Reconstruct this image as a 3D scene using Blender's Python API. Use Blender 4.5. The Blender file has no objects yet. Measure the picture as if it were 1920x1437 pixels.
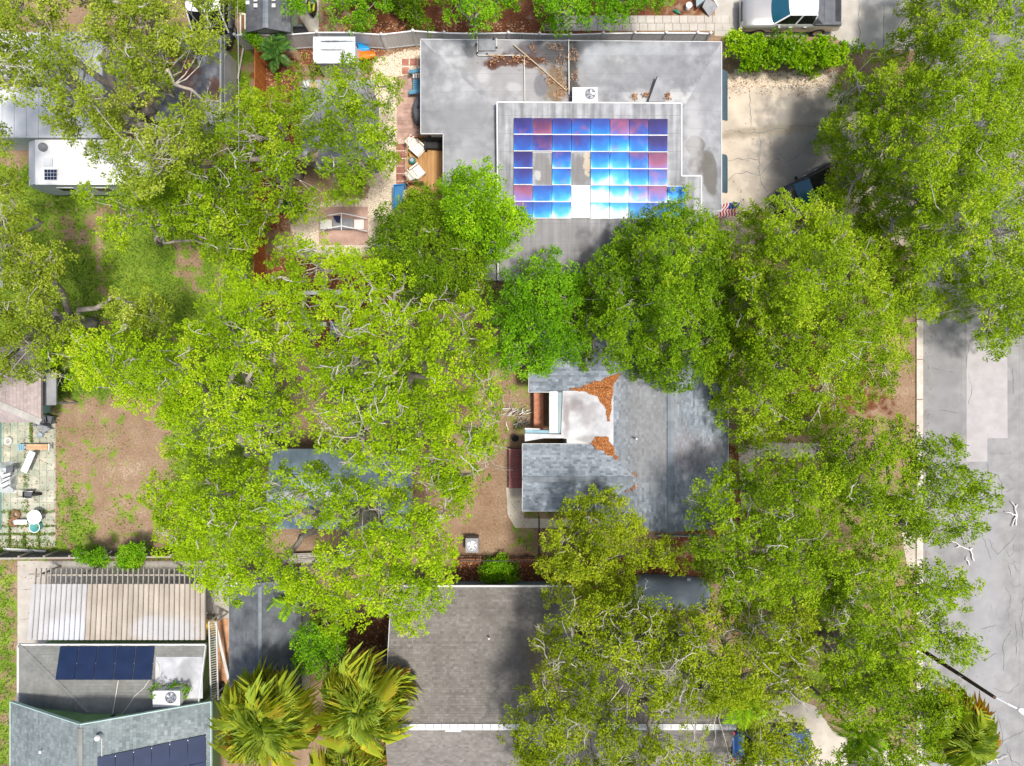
import bpy, math, random
import numpy as np
from mathutils import Vector, Matrix, Euler

R = math.radians
sc = bpy.context.scene
col = sc.collection

# ------------------------------------------------------------------ camera, sky, sun, exposure
CAM_H, FOC = 40.0, 1280.0            # drone height in metres, focal length in photo pixels (24 mm equivalent)
cd = bpy.data.cameras.new('camera'); cam = bpy.data.objects.new('camera', cd); col.objects.link(cam)
cam.location = (0, 0, CAM_H); cam.rotation_euler = (0, 0, 0)
cd.sensor_width = 36.0; cd.lens = 24.0; cd.clip_end = 3000.0
sc.camera = cam

SUN_EL, SUN_AZ = R(74), math.atan2(0.90, -0.45)     # azimuth from +Y towards +X
world = bpy.data.worlds.new('World'); sc.world = world; world.use_nodes = True
wn = world.node_tree; wn.nodes.clear()
sky = wn.nodes.new('ShaderNodeTexSky'); sky.sky_type = 'NISHITA'; sky.sun_disc = False
sky.sun_elevation = SUN_EL; sky.sun_rotation = SUN_AZ; sky.dust_density = 4.0; sky.air_density = 1.0
bg = wn.nodes.new('ShaderNodeBackground'); bg.inputs['Strength'].default_value = 0.15
wo = wn.nodes.new('ShaderNodeOutputWorld')
wn.links.new(sky.outputs[0], bg.inputs[0]); wn.links.new(bg.outputs[0], wo.inputs[0])

ld = bpy.data.lights.new('sun', 'SUN'); ld.energy = 3.2; ld.angle = R(7.0); ld.color = (1.0, 0.955, 0.89)
sun = bpy.data.objects.new('sun', ld); col.objects.link(sun)
sdir = Vector((math.sin(SUN_AZ)*math.cos(SUN_EL), math.cos(SUN_AZ)*math.cos(SUN_EL), math.sin(SUN_EL)))
sun.rotation_euler = sdir.to_track_quat('Z', 'Y').to_euler(); sun.location = sdir*80

sc.view_settings.view_transform = 'Standard'; sc.view_settings.look = 'None'
sc.view_settings.exposure = 0.35; sc.view_settings.gamma = 1.0; sc.view_settings.use_curve_mapping = False
sc.render.engine = 'CYCLES'
sc.cycles.max_bounces = 6; sc.cycles.diffuse_bounces = 3; sc.cycles.glossy_bounces = 2
sc.cycles.transmission_bounces = 4; sc.cycles.transparent_max_bounces = 4
sc.cycles.caustics_reflective = False; sc.cycles.caustics_refractive = False
sc.cycles.use_denoising = True

# ------------------------------------------------------------------ coordinates
def W(px, py, z=0.0):
    k = (CAM_H - z)/FOC
    return Vector(((px-960.0)*k, (718.5-py)*k, z))
def WL(pts, z=0.0): return [W(p[0], p[1], z) for p in pts]

# ------------------------------------------------------------------ mesh building
ORG = {}                              # object name -> world position of its origin (children share the root's)
class MB:
    def __init__(s): s.v = []; s.f = []; s.a = []
    def vs(s, pts):
        i = len(s.v); s.v.extend([tuple(p) for p in pts]); return list(range(i, i+len(pts)))
    def face(s, pts, a=0.5):
        s.f.append(s.vs(pts)); s.a.append(a); return s
    def box(s, c, size, rz=0.0, a=0.5, M=None):
        cx, cy, cz = c; hx, hy, hz = size[0]/2, size[1]/2, size[2]/2
        co, si = math.cos(rz), math.sin(rz); P = []
        for dz in (-hz, hz):
            for dx, dy in ((-hx,-hy),(hx,-hy),(hx,hy),(-hx,hy)):
                p = Vector((cx+dx*co-dy*si, cy+dx*si+dy*co, cz+dz))
                P.append(M @ p if M else p)
        i = s.vs(P)
        for q in ((3,2,1,0),(4,5,6,7),(0,1,5,4),(1,2,6,5),(2,3,7,6),(3,0,4,7)):
            s.f.append([i[k] for k in q]); s.a.append(a)
        return s
    def bar(s, a, b, w, h, up=(0,0,1), val=0.5):
        a, b = Vector(a), Vector(b); d = (b-a).normalized(); up = Vector(up)
        sd = d.cross(up)
        if sd.length < 1e-4: sd = d.cross(Vector((1,0,0)))
        sd.normalize(); u = sd.cross(d)
        i = s.vs([a-sd*w/2-u*h/2, a+sd*w/2-u*h/2, a+sd*w/2+u*h/2, a-sd*w/2+u*h/2,
                  b-sd*w/2-u*h/2, b+sd*w/2-u*h/2, b+sd*w/2+u*h/2, b-sd*w/2+u*h/2])
        for q in ((0,1,2,3),(7,6,5,4),(0,4,5,1),(1,5,6,2),(2,6,7,3),(3,7,4,0)):
            s.f.append([i[k] for k in q]); s.a.append(val)
        return s
    def prism(s, top, depth, a=0.5):
        """slab under a polygon of 3-D points, depth downwards"""
        n = len(top); A = sum((top[i].x*top[(i+1)%n].y - top[(i+1)%n].x*top[i].y) for i in range(n))
        if A < 0: top = top[::-1]
        t = s.vs(top); b = s.vs([Vector(p)-Vector((0,0,depth)) for p in top])
        s.f.append(t); s.a.append(a); s.f.append(b[::-1]); s.a.append(a)
        for k in range(n):
            s.f.append([t[k], b[k], b[(k+1)%n], t[(k+1)%n]]); s.a.append(a)
        return s
    def tube(s, pts, rad, n=6, a=0.5, cap=True):
        P = [Vector(p) for p in pts]
        if not hasattr(rad, '__len__'): rad = [rad]*len(P)
        rings = []; ref = None
        for k, p in enumerate(P):
            d = (P[min(k+1, len(P)-1)] - P[max(k-1, 0)])
            d = d.normalized() if d.length > 1e-6 else Vector((0,0,1))
            if ref is None:
                ref = d.cross(Vector((0,0,1)))
                if ref.length < 1e-3: ref = Vector((1,0,0))
            u = (ref - d*ref.dot(d))
            u = u.normalized() if u.length > 1e-5 else d.orthogonal().normalized()
            ref = u; w = d.cross(u)
            rings.append(s.vs([p + (u*math.cos(2*math.pi*j/n) + w*math.sin(2*math.pi*j/n))*rad[k] for j in range(n)]))
        for k in range(len(P)-1):
            for j in range(n):
                s.f.append([rings[k][j], rings[k][(j+1)%n], rings[k+1][(j+1)%n], rings[k+1][j]]); s.a.append(a)
        if cap:
            s.f.append(rings[0][::-1]); s.a.append(a); s.f.append(rings[-1]); s.a.append(a)
        return s
    def lathe(s, c, prof, n=16, a=0.5, cap=True):
        c = Vector(c); rings = []
        for r, z in prof:
            rings.append(s.vs([c + Vector((r*math.cos(2*math.pi*j/n), r*math.sin(2*math.pi*j/n), z)) for j in range(n)]))
        for k in range(len(prof)-1):
            for j in range(n):
                s.f.append([rings[k][j], rings[k][(j+1)%n], rings[k+1][(j+1)%n], rings[k+1][j]]); s.a.append(a)
        if cap:
            s.f.append(rings[0][::-1]); s.a.append(a); s.f.append(rings[-1]); s.a.append(a)
        return s
    def grid(s, rows, a=0.5, closed=False):
        ids = [s.vs(r) for r in rows]
        for k in range(len(ids)-1):
            m = len(ids[k])
            for j in range(m if closed else m-1):
                s.f.append([ids[k][j], ids[k][(j+1)%m], ids[k+1][(j+1)%m], ids[k+1][j]]); s.a.append(a)
        return s
    def mesh(s, name, mat=None, org=(0,0,0), smooth=False, attr=False):
        me = bpy.data.meshes.new(name); o = Vector(org)
        me.from_pydata([(p[0]-o.x, p[1]-o.y, p[2]-o.z) for p in s.v], [], s.f)
        if mat: me.materials.append(MAT[mat] if isinstance(mat, str) else mat)
        if attr:
            at = me.attributes.new('v', 'FLOAT', 'FACE'); at.data.foreach_set('value', np.array(s.a, dtype=np.float32))
        if smooth: me.shade_smooth()
        me.update(); return me
    def obj(s, name, mat, parent=None, smooth=False, attr=False, org=None):
        if parent is not None: org = ORG[parent.name]
        elif org is None:
            V = np.array(s.v); org = ((V[:,0].min()+V[:,0].max())/2, (V[:,1].min()+V[:,1].max())/2, V[:,2].min())
        me = s.mesh(name, mat, org, smooth, attr)
        o = bpy.data.objects.new(name, me); col.objects.link(o)
        if parent is None: o.location = org
        else: o.parent = parent
        ORG[o.name] = tuple(org)
        return o

def np_quads(name, V, mat, vals, org, nv=4):
    """V: (n, nv, 3) world coordinates"""
    n = V.shape[0]; me = bpy.data.meshes.new(name)
    me.vertices.add(n*nv); me.loops.add(n*nv); me.polygons.add(n)
    me.vertices.foreach_set('co', (V.reshape(-1,3) - np.array(org)[None,:]).astype(np.float32).ravel())
    me.loops.foreach_set('vertex_index', np.arange(n*nv, dtype=np.int32))
    me.polygons.foreach_set('loop_start', np.arange(0, n*nv, nv, dtype=np.int32))
    me.materials.append(MAT[mat])
    at = me.attributes.new('v', 'FLOAT', 'FACE'); at.data.foreach_set('value', np.asarray(vals, dtype=np.float32))
    me.update(calc_edges=True)
    return me

def link(name, me, parent=None, loc=(0,0,0), rot=(0,0,0), scale=(1,1,1)):
    o = bpy.data.objects.new(name, me); col.objects.link(o)
    o.parent = parent; o.location = loc; o.rotation_euler = rot; o.scale = scale
    return o
LABELS = {}
def tag(o, label, cat, group=None):
    o['label'] = label; o['category'] = cat
    if group: o['group'] = group
    return o
def thing(name, label, cat, loc, group=None, rz=0.0):
    o = bpy.data.objects.new(name, None); o.empty_display_size = 0.3; col.objects.link(o)
    o.location = loc; o.rotation_euler = (0,0,rz); ORG[o.name] = tuple(loc)
    return tag(o, label, cat, group)
def struct(o): o['kind'] = 'structure'; return o
def stuff(o): o['kind'] = 'stuff'; return o
def copy_tree(src, loc, rz=0.0, label=None):
    r = src.copy(); col.objects.link(r); r.location = loc; r.rotation_euler = (0,0,rz)
    if label: r['label'] = label
    for ch in list(src.children):
        c = ch.copy(); c.parent = r; col.objects.link(c)
        for g in list(ch.children):
            d = g.copy(); d.parent = c; col.objects.link(d)
    return r

# ------------------------------------------------------------------ materials
MAT = {}
def _sock(nt, x):
    return x
def mat(name, c1, c2=None, c3=None, scale=2.0, detail=6.0, rough=0.8, bump=0.0, bscale=30.0, metal=0.0, spec=0.35,
        v=0.0, rnd=0.0, stretch=(1,1,1), contrast=(0.3,0.7), fine=0.0, layers=(), lines=(), coat=0.0, trans=None, emit=None, vramp=None, rramp=None, mott=None):
    m = bpy.data.materials.new(name); m.use_nodes = True; nt = m.node_tree; N = nt.nodes; L = nt.links
    N.clear(); out = N.new('ShaderNodeOutputMaterial'); P = N.new('ShaderNodeBsdfPrincipled')
    geo = N.new('ShaderNodeNewGeometry'); pos = geo.outputs['Position']
    def math_(op, a, b=None, clamp=False):
        n = N.new('ShaderNodeMath'); n.operation = op; n.use_clamp = clamp
        for i, x in enumerate((a, b)):
            if x is None: continue
            if isinstance(x, (int, float)): n.inputs[i].default_value = x
            else: L.new(x, n.inputs[i])
        return n.outputs[0]
    def noise(sc_, det, st=(1,1,1), off=0.0):
        mp = N.new('ShaderNodeMapping'); mp.inputs['Scale'].default_value = st; mp.inputs['Location'].default_value = (off, off*1.7, 0)
        L.new(pos, mp.inputs['Vector']); n = N.new('ShaderNodeTexNoise'); n.inputs['Scale'].default_value = sc_; n.inputs['Detail'].default_value = det
        L.new(mp.outputs[0], n.inputs['Vector']); return n.outputs['Fac']
    def mix(f, a, b, mode='MIX'):
        n = N.new('ShaderNodeMix'); n.data_type = 'RGBA'; n.blend_type = mode
        for i, x in ((0, f), (6, a), (7, b)):
            if isinstance(x, (int, float)): n.inputs[i].default_value = x
            elif isinstance(x, tuple): n.inputs[i].default_value = (x[0], x[1], x[2], 1)
            else: L.new(x, n.inputs[i])
        return n.outputs[2]
    def mrange(x, a, b, smooth=True):
        n = N.new('ShaderNodeMapRange'); n.interpolation_type = 'SMOOTHSTEP' if smooth else 'LINEAR'
        L.new(x, n.inputs[0]); n.inputs[1].default_value = a; n.inputs[2].default_value = b
        return n.outputs[0]
    def ramp(x, stops):
        n = N.new('ShaderNodeValToRGB'); L.new(x, n.inputs[0]); e = n.color_ramp.elements
        while len(e) < len(stops): e.new(0.5)
        for k, (p, c) in enumerate(stops): e[k].position = p; e[k].color = (c[0], c[1], c[2], 1)
        return n.outputs[0]
    if vramp:
        at = N.new('ShaderNodeAttribute'); at.attribute_name = 'v'; c = ramp(at.outputs['Fac'], vramp)
    elif rramp:
        oi = N.new('ShaderNodeObjectInfo'); c = ramp(oi.outputs['Random'], rramp)
    elif c2 is None: 
        n = N.new('ShaderNodeRGB'); n.outputs[0].default_value = (c1[0], c1[1], c1[2], 1); c = n.outputs[0]
    else:
        f = noise(scale, detail, stretch)
        st = [(contrast[0], c1), (contrast[1], c2)] if c3 is None else [(contrast[0], c1), ((contrast[0]+contrast[1])/2, c2), (contrast[1], c3)]
        c = ramp(f, st)
    def bright(c, fac):          # multiply colour by scalar socket
        n = N.new('ShaderNodeVectorMath'); n.operation = 'SCALE'; L.new(c, n.inputs[0]); L.new(fac, n.inputs['Scale']); return n.outputs[0]
    if v:
        at = N.new('ShaderNodeAttribute'); at.attribute_name = 'v'
        c = bright(c, math_('ADD', math_('MULTIPLY', at.outputs['Fac'], 2*v), 1-v))
    if rnd:
        oi = N.new('ShaderNodeObjectInfo')
        c = bright(c, math_('ADD', math_('MULTIPLY', oi.outputs['Random'], 2*rnd), 1-rnd))
    if fine:
        c = bright(c, math_('ADD', math_('MULTIPLY', noise(bscale*1.3, 3, off=3.1), 2*fine), 1-fine))
    if mott:
        c = bright(c, math_('ADD', math_('MULTIPLY', mrange(noise(mott[1], 9, off=7.7), 0.34, 0.66), 2*mott[0]), 1-mott[0]))
    ncache = {}
    def nshare(ns):
        key = 1.0 if ns < 1.5 else (2.0 if ns < 3 else 5.0)
        if key not in ncache: ncache[key] = noise(key, 5, off=1.3)
        return ncache[key]
    for ly in layers:            # stains and painted tree shade: (cx, cy, rx, ry, rot, colour, strength, noise_scale, distort, soft)
        cx, cy, rx, ry, ro, lc, stg, ns, dis, soft = ly
        mp = N.new('ShaderNodeMapping'); mp.vector_type = 'TEXTURE'
        mp.inputs['Location'].default_value = (cx, cy, 0); mp.inputs['Rotation'].default_value = (0,0,ro); mp.inputs['Scale'].default_value = (rx, ry, 1e4)
        L.new(pos, mp.inputs['Vector'])
        ln = N.new('ShaderNodeVectorMath'); ln.operation = 'LENGTH'; L.new(mp.outputs[0], ln.inputs[0])
        d = math_('ADD', ln.outputs['Value'], math_('MULTIPLY', math_('SUBTRACT', nshare(ns), 0.5), dis*1.3))
        fac = math_('MULTIPLY', mrange(d, 1+soft, 1-soft), stg)
        c = mix(fac, c, lc)
    for (axis, period, width, lc, stg, phase) in lines:     # seams
        sp = N.new('ShaderNodeSeparateXYZ'); L.new(pos, sp.inputs[0])
        x = math_('FRACT', math_('DIVIDE', math_('ADD', sp.outputs[axis], phase), period))
        c = mix(math_('MULTIPLY', math_('LESS_THAN', x, width/period), stg), c, lc)
    L.new(c, P.inputs['Base Color'])
    P.inputs['Roughness'].default_value = rough; P.inputs['Metallic'].default_value = metal
    P.inputs['Specular IOR Level'].default_value = spec; P.inputs['Coat Weight'].default_value = coat
    if bump:
        b = N.new('ShaderNodeBump'); b.inputs['Strength'].default_value = bump; b.inputs['Distance'].default_value = 0.02
        L.new(noise(bscale, 5), b.inputs['Height']); L.new(b.outputs[0], P.inputs['Normal'])
    sh = P.outputs[0]
    if trans:
        T = N.new('ShaderNodeBsdfTranslucent'); mx = N.new('ShaderNodeMixShader'); mx.inputs[0].default_value = trans
        L.new(c, T.inputs['Color']); L.new(sh, mx.inputs[1]); L.new(T.outputs[0], mx.inputs[2]); sh = mx.outputs[0]
    L.new(sh, out.inputs[0]); MAT[name] = m
    return m

def leafmat(name, a, b, c, d=None, trans=0.34, rough=0.6):
    st = [(0.0, a), (0.45, b), (0.85, c)] + ([(1.0, d)] if d else [])
    mat(name, a, vramp=st, trans=trans, rough=rough, spec=0.12)
# ------------------------------------------------------------------ material library
def pst(px, py, z, rx, ry, rot, c, s, ns=1.2, dis=0.9, soft=0.25):   # stain or painted tree shade, given by photo position
    p = W(px, py, z); k = (CAM_H-z)/FOC
    return (p.x, p.y, rx*k, ry*k, rot, c, s, ns, dis, soft)

mat('asphalt', (0.201,0.199,0.195), (0.275,0.271,0.266), scale=0.6, rough=0.9, bump=0.15, bscale=60, fine=0.25, mott=(0.10,1.4), lines=[(0,3.4,0.05,(0.15,0.15,0.155),0.25,0.9)], layers=[pst(1770,760,0,30,200,0,(0.19,0.19,0.195),0.5,1,1.2,0.6), pst(1850,1150,0,26,300,0,(0.30,0.305,0.31),0.5,1,1.2,0.6)])
mat('asphalt_patch', (0.315,0.300,0.296), (0.400,0.381,0.372), scale=1.2, rough=0.9, bump=0.1, bscale=60, fine=0.12)
mat('crack', (0.09,0.09,0.092), (0.19,0.19,0.19), scale=4, rough=0.9)
mat('kerb', (0.416,0.376,0.317), (0.574,0.525,0.446), scale=2.5, rough=0.9, fine=0.12)
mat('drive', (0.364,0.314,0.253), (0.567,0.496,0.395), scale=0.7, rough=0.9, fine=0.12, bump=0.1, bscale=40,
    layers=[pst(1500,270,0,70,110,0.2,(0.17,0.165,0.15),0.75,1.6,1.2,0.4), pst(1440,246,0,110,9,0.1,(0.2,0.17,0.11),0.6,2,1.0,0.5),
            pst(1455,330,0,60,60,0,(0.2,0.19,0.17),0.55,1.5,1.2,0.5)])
mat('concrete', (0.385,0.343,0.283), (0.531,0.488,0.411), scale=1.1, rough=0.9, fine=0.1, rnd=0.06)
mat('concrete_grey', (0.304,0.296,0.272), (0.416,0.400,0.368), scale=1.1, rough=0.9, fine=0.12, rnd=0.08)
mat('slab_pale', (0.379,0.344,0.297), (0.482,0.454,0.400), scale=1.5, rough=0.9, fine=0.1, rnd=0.07)
mat('paver_red', (0.25,0.09,0.065), (0.40,0.19,0.14), scale=3, rough=0.9, fine=0.15, rnd=0.2)
mat('paver_pink', (0.30,0.19,0.15), (0.46,0.31,0.25), scale=2, rough=0.9, fine=0.15, rnd=0.15)
mat('terracotta', (0.46,0.22,0.11), (0.60,0.33,0.19), scale=2, rough=0.85, fine=0.1, rnd=0.1)
mat('brick_step', (0.36,0.13,0.07), (0.52,0.24,0.15), scale=4, rough=0.85, fine=0.12)
mat('paver_moss', (0.259,0.302,0.230), (0.475,0.446,0.360), scale=1.4, rough=0.9, fine=0.15, rnd=0.12)
mat('gravel', (0.36,0.29,0.20), vramp=[(0,(0.30,0.23,0.15)),(0.5,(0.62,0.52,0.39)),(1,(0.80,0.72,0.60))], rough=0.9)
mat('litter', (0.2,0.1,0.05), vramp=[(0,(0.10,0.04,0.02)),(0.5,(0.30,0.15,0.07)),(1,(0.50,0.32,0.18))], rough=0.9)
mat('litter_orange', (0.4,0.15,0.04), vramp=[(0,(0.12,0.035,0.010)),(0.5,(0.30,0.10,0.024)),(0.9,(0.44,0.18,0.05)),(1,(0.55,0.34,0.18))], rough=0.85)
mat('litter_bed', (0.13,0.04,0.012), (0.34,0.11,0.025), scale=7, rough=0.95, fine=0.3)
mat('grass_blade', (0.1,0.2,0.02), vramp=[(0,(0.05,0.11,0.012)),(0.5,(0.13,0.24,0.02)),(1,(0.30,0.34,0.07))], rough=0.7, trans=0.25)

# ground: attribute 'mask' holds weights (r grass, g mulch, b shell) of what the ground is made of
def ground_material():
    m = bpy.data.materials.new('ground'); m.use_nodes = True; nt = m.node_tree; N, L = nt.nodes, nt.links; N.clear()
    out = N.new('ShaderNodeOutputMaterial'); P = N.new('ShaderNodeBsdfPrincipled'); P.inputs['Roughness'].default_value = 0.95; P.inputs['Specular IOR Level'].default_value = 0.15
    pos = N.new('ShaderNodeNewGeometry').outputs['Position']
    def noise(s, d=6):
        n = N.new('ShaderNodeTexNoise'); n.inputs['Scale'].default_value = s; n.inputs['Detail'].default_value = d; L.new(pos, n.inputs['Vector']); return n.outputs['Fac']
    def ramp(x, st):
        n = N.new('ShaderNodeValToRGB'); L.new(x, n.inputs[0]); e = n.color_ramp.elements
        while len(e) < len(st): e.new(0.5)
        for k, (p, c) in enumerate(st): e[k].position = p; e[k].color = (*c, 1)
        return n.outputs[0]
    def ma(op, a, b, clamp=False):
        n = N.new('ShaderNodeMath'); n.operation = op; n.use_clamp = clamp
        for i, x in enumerate((a, b)):
            if isinstance(x, (int, float)): n.inputs[i].default_value = x
            else: L.new(x, n.inputs[i])
        return n.outputs[0]
    def mix(f, a, b):
        n = N.new('ShaderNodeMix'); n.data_type = 'RGBA'; L.new(f, n.inputs[0]); L.new(a, n.inputs[6]); L.new(b, n.inputs[7]); return n.outputs[2]
    at = N.new('ShaderNodeAttribute'); at.attribute_name = 'mask'; sp = N.new('ShaderNodeSeparateColor'); L.new(at.outputs['Color'], sp.inputs[0])
    n1, n2, n3 = noise(1.6, 8), noise(9, 6), noise(45, 3)
    jit = ma('ADD', ma('MULTIPLY', ma('SUBTRACT', n1, 0.5), 1.9), ma('MULTIPLY', ma('SUBTRACT', n2, 0.5), 0.9))
    mixn = ma('ADD', ma('ADD', ma('MULTIPLY', noise(0.9, 9), 0.30), ma('MULTIPLY', noise(0.21, 6), 0.15)), ma('ADD', ma('MULTIPLY', n2, 0.38), ma('MULTIPLY', n3, 0.17)))
    dirt = ramp(mixn, [(0.34,(0.15,0.09,0.05)),(0.46,(0.235,0.155,0.097)),(0.55,(0.285,0.20,0.13)),(0.65,(0.43,0.345,0.255))])
    grass = ramp(mixn, [(0.36,(0.05,0.10,0.008)),(0.5,(0.14,0.23,0.018)),(0.64,(0.28,0.33,0.05))])
    mulch = ramp(mixn, [(0.34,(0.05,0.018,0.010)),(0.5,(0.14,0.05,0.024)),(0.66,(0.28,0.13,0.065))])
    shell = ramp(ma('ADD', ma('MULTIPLY', noise(22, 2), 0.7), ma('MULTIPLY', n3, 0.3)), [(0.34,(0.24,0.18,0.12)),(0.46,(0.55,0.45,0.33)),(0.62,(0.74,0.66,0.54))])
    c = dirt
    for k, cc in ((0, grass), (1, mulch), (2, shell)):
        f = N.new('ShaderNodeMapRange'); f.interpolation_type = 'SMOOTHSTEP'; f.inputs[1].default_value = 0.35; f.inputs[2].default_value = 0.65
        L.new(ma('ADD', sp.outputs[k], jit), f.inputs[0])
        gate = ma('MULTIPLY', f.outputs[0], ma('MULTIPLY', sp.outputs[k], 4.0, True))
        c = mix(gate, c, cc)
    L.new(c, P.inputs['Base Color'])
    b = N.new('ShaderNodeBump'); b.inputs['Strength'].default_value = 0.3; b.inputs['Distance'].default_value = 0.03; L.new(mixn, b.inputs['Height']); L.new(b.outputs[0], P.inputs['Normal'])
    L.new(P.outputs[0], out.inputs[0]); MAT['ground'] = m
ground_material()

def inpoly(X, Y, poly):
    c = np.zeros(X.shape, bool); n = len(poly)
    for i in range(n):
        x1, y1 = poly[i]; x2, y2 = poly[(i+1) % n]
        if y1 == y2: continue
        c ^= ((y1 > Y) != (y2 > Y)) & (X < (x2-x1)*(Y-y1)/(y2-y1)+x1)
    return c
def pdist(X, Y, poly):
    d = np.full(X.shape, 1e9); n = len(poly)
    for i in range(n):
        x1, y1 = poly[i]; x2, y2 = poly[(i+1) % n]; dx, dy = x2-x1, y2-y1
        t = np.clip(((X-x1)*dx+(Y-y1)*dy)/max(dx*dx+dy*dy, 1e-6), 0, 1)
        d = np.minimum(d, np.hypot(X-x1-t*dx, Y-y1-t*dy))
    return d

# areas of the ground by photo position: kind 0 grass, 1 mulch, 2 shell, 3 bare (clears)
AREAS = [
 (0, 0.85, 40, [(-400,300),(500,300),(500,1060),(-400,1060)]),
 (0, 1.0, 25, [(180,400),(420,400),(400,640),(200,620)]),
 (3, 0.5, 25, [(90,400),(190,400),(180,470),(110,470)]),
 (3, 0.6, 15, [(320,450),(390,460),(380,560),(330,540)]),
 (3, 0.85, 20, [(125,760),(310,740),(330,1020),(200,1040),(190,960),(120,850)]),
 (0, 0.72, 34, [(106,750),(122,760),(135,900),(180,960),(215,1035),(106,1045)]),
 (0, 0.42, 30, [(190,900),(280,900),(290,1030),(190,1030)]),
 (0, 0.36, 40, [(120,760),(260,760),(260,900),(120,900)]),
 (0, 0.6, 20, [(-100,1055),(36,1055),(36,1600),(-100,1600)]),
 (0, 0.8, 30, [(680,600),(820,620),(840,760),(700,760)]),
 (1, 0.95, 14, [(470,120),(560,100),(560,300),(540,430),(480,440)]),
 (0, 0.65, 20, [(425,60),(480,60),(478,460),(425,460)]),
 (1, 0.95, 12, [(480,480),(720,470),(730,640),(600,660),(480,640)]),
 (1, 0.9, 12, [(560,85),(770,85),(770,118),(690,125),(560,130)]),
 (2, 1.0, 8, [(700,112),(760,95),(795,85),(795,330),(770,460),(720,480),(560,480),(545,410),(600,380),(690,370),(700,240)]),
 (1, 0.8, 20, [(590,0),(1000,-60),(1330,-60),(1330,30),(1040,90),(590,90)]),
 (3, 0.6, 20, [(590,-40),(640,-40),(640,90),(595,90)]),
 (1, 0.6, 15, [(1255,-60),(1340,-60),(1340,32),(1255,32)]),
 (2, 0.95, 10, [(1340,135),(1570,135),(1560,170),(1345,165)]),
 (2, 0.8, 15, [(1310,395),(1400,395),(1420,470),(1310,480)]),
 (0, 0.45, 30, [(940,700),(1000,700),(1000,830),(940,830)]),
 (0, 0.55, 20, [(955,985),(1010,985),(1010,1040),(960,1040)]),
 (1, 0.85, 10, [(850,1040),(1320,1040),(1330,1110),(1160,1140),(850,1100)]),
 (0, 0.5, 10, [(985,945),(1080,945),(1080,972),(985,972)]),
 (1, 0.85, 20, [(1360,830),(1410,830),(1400,990),(1330,1010),(1230,1040),(1240,990),(1360,980)]),
 (1, 0.6, 30, [(1380,560),(1560,560),(1700,780),(1420,800)]),
 (1, 0.8, 25, [(590,1150),(740,1150),(740,1230),(600,1240)]),
 (0, 0.5, 30, [(1420,860),(1715,860),(1715,1300),(1500,1320),(1400,1250)]),
 (0, 0.7, 15, [(1500,1240),(1560,1250),(1560,1310),(1500,1310)]),
 (3, 1.0, 2, [(-60,785),(105,785),(105,1010),(-60,1010)]), (3, 1.0, 1, [(744,140),(800,140),(800,262),(744,262)]), (3, 1.0, 1, [(760,255),(845,255),(845,402),(760,402)]), (3, 1.0, 1, [(33,1052),(430,1052),(430,1330),(33,1330)]),
]
def ground_weights(PX, PY):
    w = np.zeros(PX.shape + (3,))
    for k, s, fe, poly in AREAS:
        ins = inpoly(PX, PY, poly); d = pdist(PX, PY, poly)
        f = np.clip(np.where(ins, 0.5 + d/(2*fe), 0.5 - d/(2*fe)), 0, 1)*s
        if k == 3: w *= (1-f)[..., None]
        else:
            w *= (1-f*0.9)[..., None]; w[..., k] = np.maximum(w[..., k], f)
    return w
def build_ground():
    xs = np.concatenate([[-900,-200,-60], np.arange(-36, 36.01, 0.28), [60,200,900]])
    ys = np.concatenate([[-900,-200,-60], np.arange(-28, 28.01, 0.28), [60,200,900]])
    X, Y = np.meshgrid(xs, ys); nx, ny = len(xs), len(ys)
    me = bpy.data.meshes.new('ground')
    co = np.stack([X.ravel(), Y.ravel(), np.zeros(X.size)], 1).astype(np.float32)
    idx = np.arange(nx*ny).reshape(ny, nx)
    q = np.stack([idx[:-1,:-1], idx[:-1,1:], idx[1:,1:], idx[1:,:-1]], -1).reshape(-1, 4)
    me.vertices.add(len(co)); me.vertices.foreach_set('co', co.ravel())
    me.loops.add(q.size); me.loops.foreach_set('vertex_index', q.astype(np.int32).ravel())
    me.polygons.add(len(q)); me.polygons.foreach_set('loop_start', np.arange(0, q.size, 4, dtype=np.int32))
    PX = X*FOC/CAM_H+960; PY = 718.5-Y*FOC/CAM_H
    w = ground_weights(PX, PY).reshape(-1, 3)
    a = me.color_attributes.new('mask', 'FLOAT_COLOR', 'POINT')
    a.data.foreach_set('color', np.concatenate([w, np.ones((len(w),1))], 1).astype(np.float32).ravel())
    me.materials.append(MAT['ground']); me.update(calc_edges=True)
    return struct(link('ground', me))
build_ground()

def sheet(name, px, z, m, parent=None):
    o = MB().prism(WL(px, 0.0) if z is None else [Vector((p.x, p.y, z)) for p in WL(px, 0.0)], 0.03).obj(name, m, parent)
    return o
rng = np.random.default_rng(11)
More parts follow.
